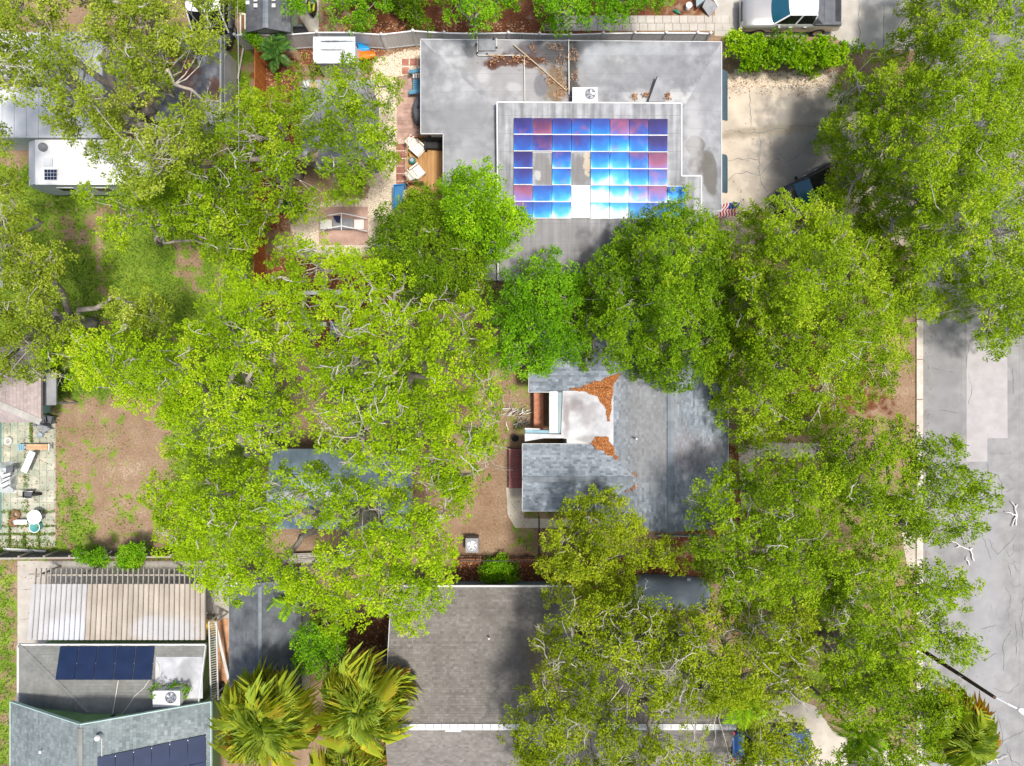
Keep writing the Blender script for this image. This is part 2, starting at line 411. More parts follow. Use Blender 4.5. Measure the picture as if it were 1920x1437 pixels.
# road with kerb, patch and cracks
struct(sheet('road', [(1729,-500),(2600,-500),(2600,2000),(1729,2000)], 0.008, 'asphalt'))
rp = struct(sheet('road_patch', [(1812,560),(1888,560),(1889,822),(1851,822),(1851,866),(1812,866)], 0.013, 'asphalt_patch'))
kb = MB()
kerb_root = None
for k in range(26):
    y0, y1 = -300+k*75, -300+k*75+73.5
    if y1 < 60 and k < 5: continue
    kb2 = MB().prism([Vector((p.x, p.y, 0.10)) for p in WL([(1717,y0),(1729,y0),(1729,y1),(1717,y1)])], 0.12)
    if kerb_root is None:
        kerb_root = struct(kb2.obj('kerb', 'kerb'))
    else: kb2.obj('kerb_stone', 'kerb', kerb_root)
def crack(pts, w, mb, z):
    P = []
    for i in range(len(pts)-1):
        a, b = np.array(pts[i], float), np.array(pts[i+1], float); n = max(2, int(np.hypot(*(b-a))/7))
        for k in range(n): P.append(a+(b-a)*k/n + rng.normal(0, 1.3, 2)*(k > 0))
    P.append(np.array(pts[-1], float))
    Wd = [W(p[0], p[1]) for p in P]
    L_, R_ = [], []
    for i, p in enumerate(Wd):
        d = Wd[min(i+1, len(Wd)-1)]-Wd[max(i-1, 0)]; d.z = 0; d.normalize(); s = Vector((-d.y, d.x, 0))
        ww = w*rng.uniform(0.4, 1.3)*(0.3 if i in (0, len(Wd)-1) else 1)
        L_.append(Vector((p.x, p.y, z))+s*ww/2); R_.append(Vector((p.x, p.y, z))-s*ww/2)
    mb.grid([L_, R_])
CR = [[(1850,868),(1852,885),(1846,893)],[(1852,884),(1872,892),(1878,905),(1880,950)],[(1856,850),(1893,850),(1895,846)],[(1880,893),(1890,890),(1900,903)],
 [(1884,880),(1904,866)],[(1882,922),(1902,915)],[(1815,700),(1822,730),(1816,760)],[(1830,615),(1815,650),(1812,690)],[(1898,690),(1900,740)],[(1760,770),(1800,775)],
 [(1850,1010),(1870,1040),(1890,1020),(1905,1000)],[(1885,1030),(1892,1045),(1902,1035),(1900,1020)],[(1838,1000),(1852,1030),(1860,1050)],[(1845,955),(1890,965),(1895,960)],
 [(1878,1050),(1900,1055),(1910,1075)],[(1890,1058),(1900,1100),(1915,1095)],[(1885,1100),(1895,1120),(1890,1160)],[(1838,1180),(1870,1172)],[(1903,1165),(1908,1200),(1905,1230)],
 [(1810,1222),(1830,1218),(1845,1240),(1870,1225)],[(1815,1245),(1818,1262)],[(1870,1340),(1880,1380),(1875,1400)],[(1885,1395),(1895,1425),(1920,1440)],[(1840,1330),(1850,1345)],
 [(1896,1180),(1880,1210),(1883,1260)],[(1770,1180),(1800,1190),(1815,1170)],[(1745,690),(1790,700)],[(1905,560),(1900,640)],[(1848,1375),(1880,1390),(1920,1370)],[(1900,1440),(1890,1400)],
 [(1920,1120),(1912,1160),(1918,1200)],[(1860,1290),(1890,1300),(1910,1280)],[(1740,1110),(1770,1120),(1790,1105)],[(1930,900),(1925,960),(1932,1020)]]
cm = MB()
for p in CR: crack(p, 0.030, cm, 0.0165)
o = cm.obj('road_crack', 'crack'); struct(o)
# driveways and paths
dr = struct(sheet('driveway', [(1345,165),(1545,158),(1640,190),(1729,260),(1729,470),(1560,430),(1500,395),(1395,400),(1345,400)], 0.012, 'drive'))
cm = MB()
for p in [[(1358,243),(1400,250),(1440,246),(1500,235),(1560,240)],[(1362,340),(1380,325),(1400,322),(1425,330),(1450,300),(1480,302),(1500,285)],[(1425,330),(1428,345),(1440,362)],
          [(1405,170),(1407,240)],[(1425,246),(1424,330)],[(1480,305),(1490,325)],[(1455,290),(1475,300)],[(1360,300),(1400,298),(1424,300)]]: crack(p, 0.035, cm, 0.0165)
struct(cm.obj('driveway_crack', 'crack'))
struct(sheet('neighbour_driveway', [(1340,-200),(1729,-200),(1729,95),(1600,92),(1560,68),(1340,68)], 0.010, 'slab_pale'))
cm = MB()
for p in [[(1609,-60),(1611,90)],[(1655,-60),(1657,90)],[(1540,30),(1560,66)]]: crack(p, 0.03, cm, 0.0155)
struct(cm.obj('driveway_joint', 'crack'))
struct(sheet('sidewalk', [(1612,-200),(1729,-200),(1729,20),(1700,5),(1650,12),(1612,10)], 0.016, 'concrete_grey'))
# slab path behind the fence
pr = None
for r_ in range(2):
    for k in range(24):
        x0 = 1040+k*15.6+(r_*3); y0 = 30+r_*14.5
        p = MB().prism([Vector((q.x, q.y, 0.03)) for q in WL([(x0,y0),(x0+14.9,y0),(x0+14.9,y0+13.8),(x0,y0+13.8)])], 0.05)
        if pr is None: pr = struct(p.obj('slab_path', 'slab_pale'))
        else: p.obj('paving_slab', 'slab_pale', pr)
# concrete walk round the shingled house
struct(sheet('concrete_walk', [(949,915),(985,915),(982,972),(1080,974),(1080,990),(966,990),(952,965)], 0.02, 'concrete'))
struct(sheet('front_walk', [(1384,835),(1440,830),(1536,832),(1536,858),(1412,860),(1408,960),(1390,962),(1386,880)], 0.02, 'concrete'))
struct(sheet('carport_drive', [(1370,1310),(1480,1305),(1530,1325),(1560,1370),(1620,1400),(1740,1420),(1740,1700),(1370,1700)], 0.014, 'concrete'))
struct(sheet('kerb_apron', [(1690,1000),(1728,985),(1728,1080),(1700,1060)], 0.018, 'concrete'))
struct(sheet('pool_patio', [(33,1052),(430,1052),(430,1215),(33,1215)], 0.012, 'slab_pale'))
cm = MB()
for p in [[(36,1105),(430,1103)],[(36,1160),(120,1160)],[(100,1054),(100,1110)],[(250,1054),(251,1110)],[(378,1120),(430,1119)],[(400,1060),(401,1215)]]: crack(p, 0.025, cm, 0.0165)
struct(cm.obj('patio_joint', 'crack'))
mat('patio_stain', (0.46,0.36,0.22), (0.58,0.48,0.33), scale=1.5, rough=0.95)
# side path of square orange tiles
tp = None
for k in range(12):
    for j in range(2):
        x0 = 409+j*10; y0 = 1160+k*13
        p = MB().prism([Vector((q.x, q.y, 0.03)) for q in WL([(x0,y0),(x0+9.4,y0),(x0+9.4,y0+12.3),(x0,y0+12.3)])], 0.05)
        if tp is None: tp = struct(p.obj('tile_path', 'terracotta'))
        else: p.obj('path_tile', 'terracotta', tp)
# brick-coloured patio beside the flat-roofed house
bp = struct(sheet('brick_patio', [(748,146),(795,140),(795,258),(758,258),(758,268),(744,268),(744,215)], 0.015, 'paver_pink'))
for k in range(16):
    for j in range(5):
        x0, y0 = 746+j*10, 146+k*7.4
        if x0 < 752 and y0 < 215 or y0 > 255: continue
        MB().prism([Vector((q.x, q.y, 0.035+rng.uniform(0,0.006))) for q in WL([(x0,y0),(x0+9.2,y0),(x0+9.2,y0+6.7),(x0,y0+6.7)])], 0.03).obj('brick_paver', 'paver_pink', bp)
rows = [(754,111),(769,111),(784,111),(754,127)] + [(743,270+k*14.2) for k in range(6)] + [(755.5,270+k*14.2) for k in range(6)]
st = None
for k, (x0, y0) in enumerate(rows):
    wpx = 12.2 if x0 != 755.5 else 3.6
    p = MB().prism([Vector((q.x, q.y, 0.04)) for q in WL([(x0,y0),(x0+wpx,y0),(x0+wpx,y0+12.4),(x0,y0+12.4)])], 0.05)
    if st is None: st = struct(p.obj('stepping_stone_path', 'paver_red'))
    else: p.obj('stepping_stone', 'paver_red', st)
# mossy paving of the yard at the left edge
mp_ = struct(sheet('mossy_patio', [(-60,785),(104,785),(104,960),(104,1026),(-60,1026)], 0.006, 'paver_moss'))
for k in range(20):
    for j in range(9):
        x0, y0 = -20+j*13.6, 786+k*12.0
        if 44 < x0 < 56 and k > 5 and rng.random() < 0.8: continue
        if k > 14 and rng.random() < 0.12: continue
        g = 0.6 if k < 14 else 2.6
        MB().prism([Vector((q.x, q.y, 0.03+rng.uniform(0,0.012))) for q in WL([(x0+g,y0+g),(x0+13.6-g,y0+g),(x0+13.6-g,y0+12-g),(x0+g,y0+12-g)])], 0.04).obj('paving_slab', 'paver_moss', mp_)

# loose surface: shell chips, leaf litter, grass
def scatter(name, label_kind, n, box, kind_w, thr, mk, m, seed):
    g = np.random.default_rng(seed)
    PX = g.uniform(box[0], box[2], n); PY = g.uniform(box[1], box[3], n)
    w = ground_weights(PX, PY)
    ww = w[:, kind_w] if kind_w < 3 else 1-w.max(1)
    keep = ww + g.normal(0, 0.12, n) > thr
    PX, PY = PX[keep], PY[keep]
    X = (PX-960)*CAM_H/FOC; Y = (718.5-PY)*CAM_H/FOC
    V, vals = mk(X, Y, g)
    me = np_quads(name, V, m, vals, (0,0,0)); o = stuff(link(name, me)); return o
def mk_chip(s0, s1, zmax):
    def f(X, Y, g):
        n = len(X); a = g.uniform(0, 2*np.pi, n); l = g.uniform(s0, s1, n); w = l*g.uniform(0.4, 0.8, n)
        ax = np.stack([np.cos(a)*l, np.sin(a)*l, g.uniform(-0.15,0.15,n)*l], 1)*0.5; bx = np.stack([-np.sin(a)*w, np.cos(a)*w, g.uniform(-0.15,0.15,n)*w], 1)*0.5
        p = np.stack([X, Y, g.uniform(0.012, zmax, n)+np.abs(ax[:,2])+np.abs(bx[:,2])], 1)
        return np.stack([p-ax, p-bx, p+ax, p+bx], 1), g.random(n)
    return f
def mk_blade(h0, h1):
    def f(X, Y, g):
        n = len(X); a = g.uniform(0, 2*np.pi, n); h = g.uniform(h0, h1, n); w = g.uniform(0.012, 0.03, n); t = g.uniform(0.3, 1.6, n)
        p = np.stack([X, Y, np.zeros(n)], 1); s = np.stack([-np.sin(a)*w, np.cos(a)*w, np.zeros(n)], 1)
        tip = p + np.stack([np.cos(a)*h*t, np.sin(a)*h*t, h], 1); mid = p + np.stack([np.cos(a)*h*t*0.4, np.sin(a)*h*t*0.4, h*0.7], 1)
        return np.stack([p-s, p+s, mid+s*0.7, tip], 1), g.random(n)
    return f
scatter('shell_gravel', '', 26000, (540,80,800,490), 2, 0.5, mk_chip(0.05, 0.12, 0.014), 'gravel', 3)
o = scatter('shell_gravel', '', 14000, (1300,130,1580,480), 2, 0.5, mk_chip(0.05, 0.12, 0.03), 'gravel', 4)
scatter('mulch_chips', '', 26000, (440,40,1000,680), 1, 0.5, mk_chip(0.05, 0.16, 0.03), 'litter', 5)
scatter('mulch_chips', '', 22000, (560,760,1420,1260), 1, 0.45, mk_chip(0.05, 0.16, 0.03), 'litter', 6)
scatter('leaf_litter', '', 26000, (480,380,1720,1260), 3, 0.5, mk_chip(0.04, 0.10, 0.02), 'litter', 7)
scatter('grass', '', 90000, (-40,300,500,1440), 0, 0.5, mk_blade(0.05, 0.14), 'grass_blade', 8)
scatter('grass', '', 40000, (660,560,1720,1320), 0, 0.48, mk_blade(0.05, 0.12), 'grass_blade', 9)

def edge_grass(boxes, n, seed):
    gg = np.random.default_rng(seed); PX = np.concatenate([gg.uniform(b[0], b[2], n) for b in boxes]); PY = np.concatenate([gg.uniform(b[1], b[3], n) for b in boxes])
    V, vals = mk_blade(0.05, 0.13)((PX-960)*CAM_H/FOC, (718.5-PY)*CAM_H/FOC, gg); stuff(link('grass', np_quads('grass', V, 'grass_blade', vals, (0,0,0))))
edge_grass([(45,830,56,960),(0,958,104,962),(0,985,104,988),(0,1000,104,1003),(18,960,21,1025),(45,1000,48,1025),(72,960,75,1025),(58,788,62,830),(-10,1012,104,1030)], 420, 91)
def ground_debris(box, n, seed, m='litter', s=(0.04,0.12), z=0.045):
    gg = np.random.default_rng(seed); PX = gg.uniform(box[0], box[2], n); PY = gg.uniform(box[1], box[3], n)
    V, vals = mk_chip(s[0], s[1], 0.02)((PX-960)*CAM_H/FOC, (718.5-PY)*CAM_H/FOC, gg); V[..., 2] += z; stuff(link('leaf_litter', np_quads('leaf_litter', V, m, vals, (0,0,0))))
ground_debris((-20,786,104,1025), 620, 92); ground_debris((1350,140,1560,180), 300, 93, z=0.02); ground_debris((1360,180,1560,400), 130, 94, z=0.02); ground_debris((1722,560,1745,1437), 500, 95, z=0.012, s=(0.03,0.08)); ground_debris((1745,560,1960,1437), 260, 96, z=0.012, s=(0.03,0.07)); ground_debris((950,915,1080,992), 90, 97, z=0.025, s=(0.03,0.08)); ground_debris((36,1054,428,1110), 90, 98, z=0.02, s=(0.03,0.08))
# ------------------------------------------------------------------ trees
mat('bark_pale', (0.28,0.25,0.205), (0.60,0.56,0.48), scale=5, rough=0.9, bump=0.4, bscale=25)
mat('bark_grey', (0.20,0.17,0.14), (0.42,0.37,0.32), scale=4, rough=0.95, bump=0.5, bscale=18, stretch=(1,1,0.3))
mat('bark_dark', (0.10,0.075,0.055), (0.22,0.17,0.13), scale=4, rough=0.95, bump=0.5, bscale=18)
leafmat('leaf_lime', (0.110,0.195,0.0030), (0.275,0.445,0.0050), (0.450,0.620,0.0120), (0.600,0.660,0.0500))
leafmat('leaf_oak', (0.080,0.145,0.0030), (0.215,0.350,0.0060), (0.370,0.520,0.0140), (0.520,0.590,0.0500))
leafmat('leaf_olive', (0.095,0.140,0.0040), (0.250,0.340,0.0080), (0.420,0.500,0.0200), (0.550,0.590,0.0800))
leafmat('leaf_dull', (0.095,0.145,0.0090), (0.250,0.345,0.0200), (0.420,0.500,0.0450), (0.560,0.600,0.1500))
leafmat('leaf_deep', (0.042,0.090,0.0030), (0.130,0.250,0.0060), (0.250,0.400,0.0110), (0.370,0.460,0.0300))
leafmat('leaf_mid', (0.055,0.115,0.0030), (0.165,0.315,0.0060), (0.300,0.470,0.0110), (0.500,0.580,0.0300))
leafmat('leaf_bright', (0.045,0.120,0.0030), (0.135,0.335,0.0060), (0.270,0.520,0.0130), (0.380,0.580,0.0300))
leafmat('leaf_spring', (0.085,0.200,0.0030), (0.235,0.460,0.0060), (0.410,0.650,0.0160), (0.510,0.680,0.0300))
leafmat('leaf_gloss', (0.050,0.130,0.0030), (0.170,0.350,0.0040), (0.360,0.560,0.0080), (0.680,0.750,0.0600), rough=0.28)

def unit(a): return a/np.maximum(np.linalg.norm(a, axis=-1, keepdims=True), 1e-9)
def leaf_arrays(C, Rr, cv, g, sprigs, per, leaf, flat=0.62, sr=(0.17,0.27), upb=0.35):
    """rosettes of leaves on the domes of foliage clumps. C (n,3), Rr (n,), cv (n,)"""
    n = len(C); ns = n*sprigs
    d = g.normal(size=(n, sprigs, 3)); d[..., 2] = np.abs(d[..., 2])*0.9 - upb*g.random((n, sprigs)); d = unit(d)
    rad = Rr[:, None]*np.power(g.random((n, sprigs)), 0.45)
    off = d*rad[..., None]; off[..., 2] *= flat
    S = (C[:, None, :]+off).reshape(ns, 3); D = unit(d+np.array([0,0,0.7])).reshape(ns, 3)
    sv = (np.repeat(cv, sprigs) + g.normal(0, 0.12, ns))
    srr = g.uniform(sr[0], sr[1], ns)
    ld = unit(g.normal(size=(ns, per, 3)) + D[:, None, :]*0.75)
    P = S[:, None, :] + ld*(srr[:, None]*np.power(g.random((ns, per)), 0.38))[..., None]
    ax = unit(ld + g.normal(0, 0.45, (ns, per, 3))); nr = unit(np.array([0,0,0.9]) + D[:, None, :]*0.5 + g.normal(0, 0.5, (ns, per, 3)))
    bx = unit(np.cross(nr, ax))
    sz = g.uniform(0.7, 1.3, (ns, per, 1))
    ax = ax*leaf[0]*sz*0.5; bx = bx*leaf[1]*sz*0.5
    V = np.stack([P-ax, P-bx*1.0+ax*0.15, P+ax, P+bx+ax*0.15], 2).reshape(-1, 4, 3)
    vals = np.clip(np.repeat(sv, per)*0.62 + g.random(ns*per)*0.45 - 0.03, 0, 1)
    return V, vals
def tri_count(): return sum(len(m.polygons) for m in bpy.data.meshes)

def crooked(a, b, n, wig, g, sag=0.0):
    a, b = np.array(a), np.array(b); t = np.linspace(0, 1, n)[:, None]; L = np.linalg.norm(b-a)
    w = np.cumsum(g.normal(0, 1, (n, 3)), 0); w -= w[0] + (w[-1]-w[0])*t
    p = a+(b-a)*t + w*wig*L/np.sqrt(n); p[:, 2] += sag*4*(t*(1-t))[:, 0]*L
    return p
def twig(mb, p, d, L, r, g, depth=0):
    n = 5; pts = [np.array(p)]; d = np.array(d)
    for k in range(n):
        d = unit(d + g.normal(0, 0.36, 3)*np.array([1,1,0.4])); pts.append(pts[-1] + d*L/n)
    mb.tube(pts, [r*(1-0.75*k/n) for k in range(n+1)], 3, cap=False)
    if depth < 2:
        for k in (2, 3, 4):
            if g.random() < 0.7:
                s = unit(d + g.normal(0, 0.9, 3)*np.array([1,1,0.35])); twig(mb, pts[k], s, L*g.uniform(0.35, 0.6), r*0.6, g, depth+1)

class LF:                              # smooth random field over the photo plane
    def __init__(s, g, wl, n=7):
        a = g.uniform(0, 2*np.pi, n); k = 2*np.pi/(wl*g.uniform(0.7, 1.6, n)); s.k = np.stack([np.cos(a)*k, np.sin(a)*k]); s.p = g.uniform(0, 6.28, n); s.n = n
    def __call__(s, X, Y): return np.sin(np.outer(X, s.k[0])+np.outer(Y, s.k[1])+s.p).sum(1)/math.sqrt(s.n/2.)/2.0

def tree(name, label, group, polys, base, zt, ze, m, seed, dens=1.0, gaps=(), spacing=0.62, leaf=(0.118,0.062), twigs=0.4, bark='bark_grey',
         tr=0.2, sprigs=10, per=23, cr=(0.44,0.70), lobes=0.9, fork=0.35, twl=(0.5,1.1), twr=0.026, limbs=6, cat='tree', flat=0.62, sr=(0.19,0.29), low=0.40, wl=80, dome=0.0, mix=None):
    g = np.random.default_rng(seed)
    zoff = lambda z: (CAM_H-z)/FOC
    Cs = []
    for poly in polys:
        sp = spacing/zoff(zt-0.8)
        xs = [p[0] for p in poly]; ys = [p[1] for p in poly]
        gx, gy = np.meshgrid(np.arange(min(xs), max(xs), sp), np.arange(min(ys), max(ys), sp*0.866))
        gx[1::2] += sp/2
        X = gx.ravel()+g.normal(0, sp*0.26, gx.size); Y = gy.ravel()+g.normal(0, sp*0.26, gx.size)
        k = inpoly(X, Y, poly); X, Y = X[k], Y[k]
        if not len(X): continue
        d = pdist(X, Y, poly); dm = max(d.max(), 1.0)
        t = np.clip((d+4)/(0.75*dm), 0, 1)
        lf = LF(g, wl)(X, Y)
        Z = ze + (zt-ze)*(np.sqrt(1-(1-t)**2) if not dome else t**dome) + lf*lobes + g.normal(0, 0.18, len(X))
        den = LF(g, 62)(X, Y)
        keep = g.random(len(X)) < np.clip(dens + 0.01 + den*0.65*(1.25-dens) - np.where(d < 9, 0.25, 0), 0, 1)
        if spacing > 0.4: keep &= d > 4
        for (cx, cy, rx, ry) in gaps:
            keep &= ((X-cx)/rx)**2+((Y-cy)/ry)**2 > g.uniform(0.75, 1.25, len(X))
        # a sparser lower storey gives the crown depth
        X2, Y2, Z2 = X[keep], Y[keep], Z[keep]
        kk = g.random(len(X2)) < low
        if low > 1: kk[:] = True
        X3 = np.concatenate([X2, X2[kk]+g.normal(0, sp*0.5, kk.sum())]); Y3 = np.concatenate([Y2, Y2[kk]+g.normal(0, sp*0.5, kk.sum())])
        Z3 = np.concatenate([Z2, Z2[kk]-g.uniform(0.8, 2.0, kk.sum())])
        Z3 = np.maximum(Z3, 0.5); kz = (CAM_H-Z3)/FOC
        Cs.append(np.stack([(X3-960)*kz, (718.5-Y3)*kz, Z3], 1))
    C = np.concatenate(Cs); n = len(C)
    B = np.array(W(base[0], base[1], 0.0)); root = thing(name, label, cat, tuple(B), group)
    Rr = g.uniform(cr[0], cr[1], n); cv = np.clip(0.5+g.uniform(-0.12,0.10)+g.normal(0, 0.22, n)+0.15*np.sin(C[:,0]*1.3+C[:,1]*0.9), 0, 1)
    V, vals = leaf_arrays(C, Rr, cv, g, sprigs, per, leaf, flat=flat, sr=sr)
    me = np_quads('crown', V, m, vals, B); o = link('crown', me, root)
    # trunk and limbs
    tm, bm_ = MB(), MB()
    F = B + np.array([g.normal(0, 0.25), g.normal(0, 0.25), max(ze*fork, 0.4)])
    tm.tube(crooked(B - np.array([0,0,0.05]), F, 6, 0.06, g), [tr*1.5, tr*1.15, tr*1.03, tr, tr, tr*0.9], 9)
    kc = min(limbs, max(1, n//6)); ctr = C[g.choice(n, kc, replace=False)]
    for _ in range(6):
        dd = np.linalg.norm(C[:, None, :2]-ctr[None, :, :2], axis=2); a = dd.argmin(1)
        ctr = np.array([C[a == j].mean(0) if (a == j).any() else ctr[j] for j in range(kc)])
    for j in range(kc):
        mem = C[a == j]
        if not len(mem): continue
        c = ctr[j]-np.array([0,0,0.7]); lp = crooked(F, c, 12, 0.16, g, 0.04)
        far = mem[np.linalg.norm(mem[:,:2]-F[:2], axis=1).argmax()]; ext = crooked(c, far-np.array([0,0,0.25]), 7, 0.2, g)
        L_ = np.concatenate([lp, ext[1:]]); nn = len(L_)
        tm.tube(L_, [tr*0.72*(1-0.86*(k/(nn-1))**0.8) for k in range(nn)], 6)
        for p in mem:
            q = np.linalg.norm(L_-p, axis=1) + np.where(L_[:,2] > p[2], 0.8, 0); i = max(int(q.argmin())-1, 0)
            bp_ = crooked(L_[i], p+np.array([0,0,0.12]), 5, 0.22, g)
            bm_.tube(bp_, [0.034, 0.03, 0.025, 0.018, 0.011], 3, cap=False)
    tf = LF(g, 4.5)(C[:,0], C[:,1])
    for p, r, tq in zip(C, Rr, tf):
        if g.random() < twigs*(1.5 if tq > 0.1 else 0.25):
            dr = unit(np.array([g.normal(), g.normal(), 0.25])); st = p + np.array([0,0,flat*r*g.uniform(0.55, 1.0)])
            twig(bm_, st-dr*0.15, dr, g.uniform(*twl), twr*g.uniform(0.7, 1.5), g)
    tm.obj('trunk', bark, root, smooth=True); stuff(bm_.obj('twigs', 'bark_pale', root, smooth=True))
    return root

GN, GS, GW = 'oaks of the left hand yards', 'trees along the street side', 'trees between the two houses'
tree('oak_tree', 'pale barked spreading oak over the white camper and roofs, top left corner', GN,
     [[(-90,-90),(425,-90),(432,45),(412,75),(412,128),(330,122),(325,190),(245,212),(205,278),(100,266),(50,225),(-90,200)], [(105,300),(200,262),(330,205),(425,175),(415,262),(335,330),(285,385),(190,345)]],
     (292,238), 11.0, 7.0, 'leaf_dull', 21, dens=0.80, gaps=[(185,110,26,18),(210,180,30,25),(15,235,50,26),(360,55,14,10),(175,315,30,16),(110,270,40,18)], twigs=0.30, tr=0.34, limbs=8, bark='bark_grey')
tree('oak_tree', 'thin olive oak with a bent grey limb over the patchy lawn, left edge', GN,
     [[(-90,330),(40,330),(75,400),(125,480),(130,560),(185,660),(80,705),(-90,720)], [(190,530),(290,515),(330,620),(240,640)], [(-90,190),(40,265),(20,330),(-90,330)]],
     (176,606), 8.5, 5.5, 'leaf_dull', 22, dens=0.72, gaps=[(110,440,50,40),(155,565,28,40)], twigs=0.27, tr=0.26, limbs=7)
tree('oak_tree', 'light open oak above the grass left of the orange mulch strip', GN,
     [[(110,375),(300,352),(400,372),(482,400),(490,470),(420,505),(330,430),(262,470),(180,440)]],
     (330,430), 8.5, 6.0, 'leaf_oak', 23, dens=0.66, gaps=[(150,420,50,35),(265,455,30,20),(484,440,9,40)], twigs=0.33, tr=0.16, limbs=5)
tree('oak_tree', 'broad oak crown reaching left over bare dirt, lime green', GN,
     [[(75,655),(160,612),(330,625),(385,565),(415,500),(520,485),(565,560),(525,700),(565,830),(480,865),(330,880),(300,800),(245,760),(190,725),(110,725)]],
     (512,842), 10.5, 6.5, 'leaf_lime', 24, dens=0.86, gaps=[(484,500,9,24),(320,600,30,25),(455,715,30,22),(440,860,60,22),(335,790,24,16)], twigs=0.27, tr=0.36, limbs=8)
tree('oak_tree', 'largest lime green oak with white branches at the middle of the yard', GN,
     [[(490,480),(560,440),(690,470),(765,560),(905,560),(920,590),(925,660),(945,740),(925,860),(900,900),(830,950),(760,905),(600,850),(545,700),(525,560)]],
     (700,770), 11.5, 7.5, 'leaf_lime', 25, dens=0.90, gaps=[(600,520,42,20),(545,548,45,8),(560,607,50,9),(625,618,26,20),(760,680,36,34),(610,866,70,20),(650,640,18,14)], twigs=0.53, tr=0.40, limbs=10, twl=(0.6,1.4), twr=0.032)
tree('oak_tree', 'lime green oak spilling over the blue metal roof toward the back fence', GN,
     [[(265,890),(480,862),(600,885),(760,905),(900,870),(875,960),(850,1000),(862,1060),(825,1130),(795,1195),(700,1165),(625,1185),(560,1135),(410,1112),(340,1065),(280,985)]],
     (700,955), 10.5, 6.5, 'leaf_lime', 26, dens=0.87, gaps=[(590,1008,92,30),(560,866,60,12),(815,930,26,28),(590,1062,40,14),(530,935,90,9),(690,965,30,18)], twigs=0.25, tr=0.32, limbs=9)
tree('oak_tree', 'mid green oak over the grey shed between white fence and shell gravel', GN,
     [[(500,190),(560,115),(640,108),(705,118),(748,172),(735,260),(722,332),(640,385),(560,400),(500,470),(425,440),(300,425),(292,330),(385,240),(430,150)]],
     (560,330), 9.0, 5.5, 'leaf_oak', 27, dens=0.80, gaps=[(612,190,24,26),(690,180,14,22),(600,290,38,20),(575,162,14,12),(575,290,14,14),(530,210,20,40),(455,250,24,50),(488,135,9,40),(486,300,9,36),(488,375,9,20),(520,415,30,26),(655,240,18,20)], twigs=0.26, tr=0.24, limbs=8)
tree('shade_tree', 'dark green low tree in shade below the wooden deck', GW,
     [[(722,395),(800,348),(870,390),(935,470),(905,560),(800,590),(705,540),(690,470)]], (800,480), 6.4, 4.4, 'leaf_deep', 28, dens=1.0, twigs=0.05, tr=0.15, cr=(0.5,0.75), low=1.1)
tree('young_tree', 'vivid spring green tree touching the flat grey roof corner', GW,
     [[(832,365),(858,310),(895,325),(925,302),(945,375),(992,405),(985,452),(930,492),(870,465),(828,420)]], (900,430), 8.0, 5.2, 'leaf_spring', 29, dens=1.0, twigs=0.03, tr=0.14, leaf=(0.13,0.06), low=1.1)
tree('maple_tree', 'pure bright green round tree between the two houses', GW,
     [[(905,610),(955,525),(1040,475),(1082,515),(1098,620),(1075,690),(1000,695),(955,712),(908,665)]], (1005,600), 7.6, 4.6, 'leaf_bright', 30, dens=1.05, twigs=0.02, tr=0.18, leaf=(0.12,0.06), low=1.1, sprigs=10)
tree('camphor_tree', 'dense dark green tree over the ridge end of the shingled house', GW,
     [[(1062,600),(1075,515),(1140,458),(1168,400),(1240,368),(1300,375),(1362,440),(1388,560),(1384,640),(1350,735),(1262,725),(1190,705),(1095,690)]], (1220,590), 9.0, 3.6, 'leaf_mid', 31, dome=0.7, dens=1.0, gaps=[(1195,585,12,10)], twigs=0.05, tr=0.30, lobes=1.3, low=1.1, sprigs=11)
tree('camphor_tree', 'yellow green street tree with fine grey twigs beside the kerb lawn', GS,
     [[(1322,480),(1380,422),(1420,368),(1500,352),(1598,380),(1680,455),(1706,560),(1708,680),(1682,735),(1605,752),(1560,805),(1480,830),(1400,838),(1335,780),(1325,640)]], (1540,600), 9.5, 3.4, 'leaf_oak', 32, dome=0.8, dens=0.95, gaps=[(1495,366,34,16),(1580,530,10,14),(1455,645,20,8)], twigs=0.24, tr=0.30, lobes=1.2, low=0.9, sprigs=10, twl=(0.5,0.9), twr=0.02)
tree('camphor_tree', 'huge street tree filling the top right corner over the road', GS,
     [[(1520,262),(1565,150),(1620,92),(1680,62),(1715,-90),(2000,-90),(2000,620),(1850,670),(1805,610),(1780,580),(1745,608),(1668,590),(1612,450),(1560,400),(1545,340)]], (1700,330), 9.5, 2.6, 'leaf_oak', 33, dome=1.1, dens=0.93, gaps=[(1868,430,24,26),(1765,525,24,20),(1900,300,10,20),(1830,570,20,14),(1760,115,14,14),(1880,70,30,24),(1550,215,12,20),(1520,350,34,26)], twigs=0.16, tr=0.42, lobes=1.3, limbs=10, low=0.8, twl=(0.4,0.8), twr=0.02)
tree('oak_tree', 'oak with fine dead twigs over the front walk of the shingled house', GS,
     [[(1285,955),(1320,900),(1425,858),(1530,838),(1565,815),(1590,900),(1560,1010),(1580,1120),(1500,1150),(1340,1140),(1300,1020)]], (1470,1010), 9.0, 5.5, 'leaf_oak', 34, dens=0.97, gaps=[(1330,970,14,16),(1420,1035,26,20),(1400,870,12,20)], twigs=0.19, tr=0.24, limbs=7)
tree('oak_tree', 'ragged oak branch crown hanging out over the road, below the road patch', GS,
     [[(1560,800),(1640,778),(1705,805),(1800,832),(1812,882),(1875,912),(1842,1002),(1745,1012),(1700,1030),(1590,1020),(1560,920)]], (1640,960), 8.5, 5.5, 'leaf_oak', 35, dens=0.86, gaps=[(1765,875,18,18),(1780,960,20,12),(1660,905,30,14),(1560,845,20,12)], twigs=0.20, tr=0.2, limbs=7)
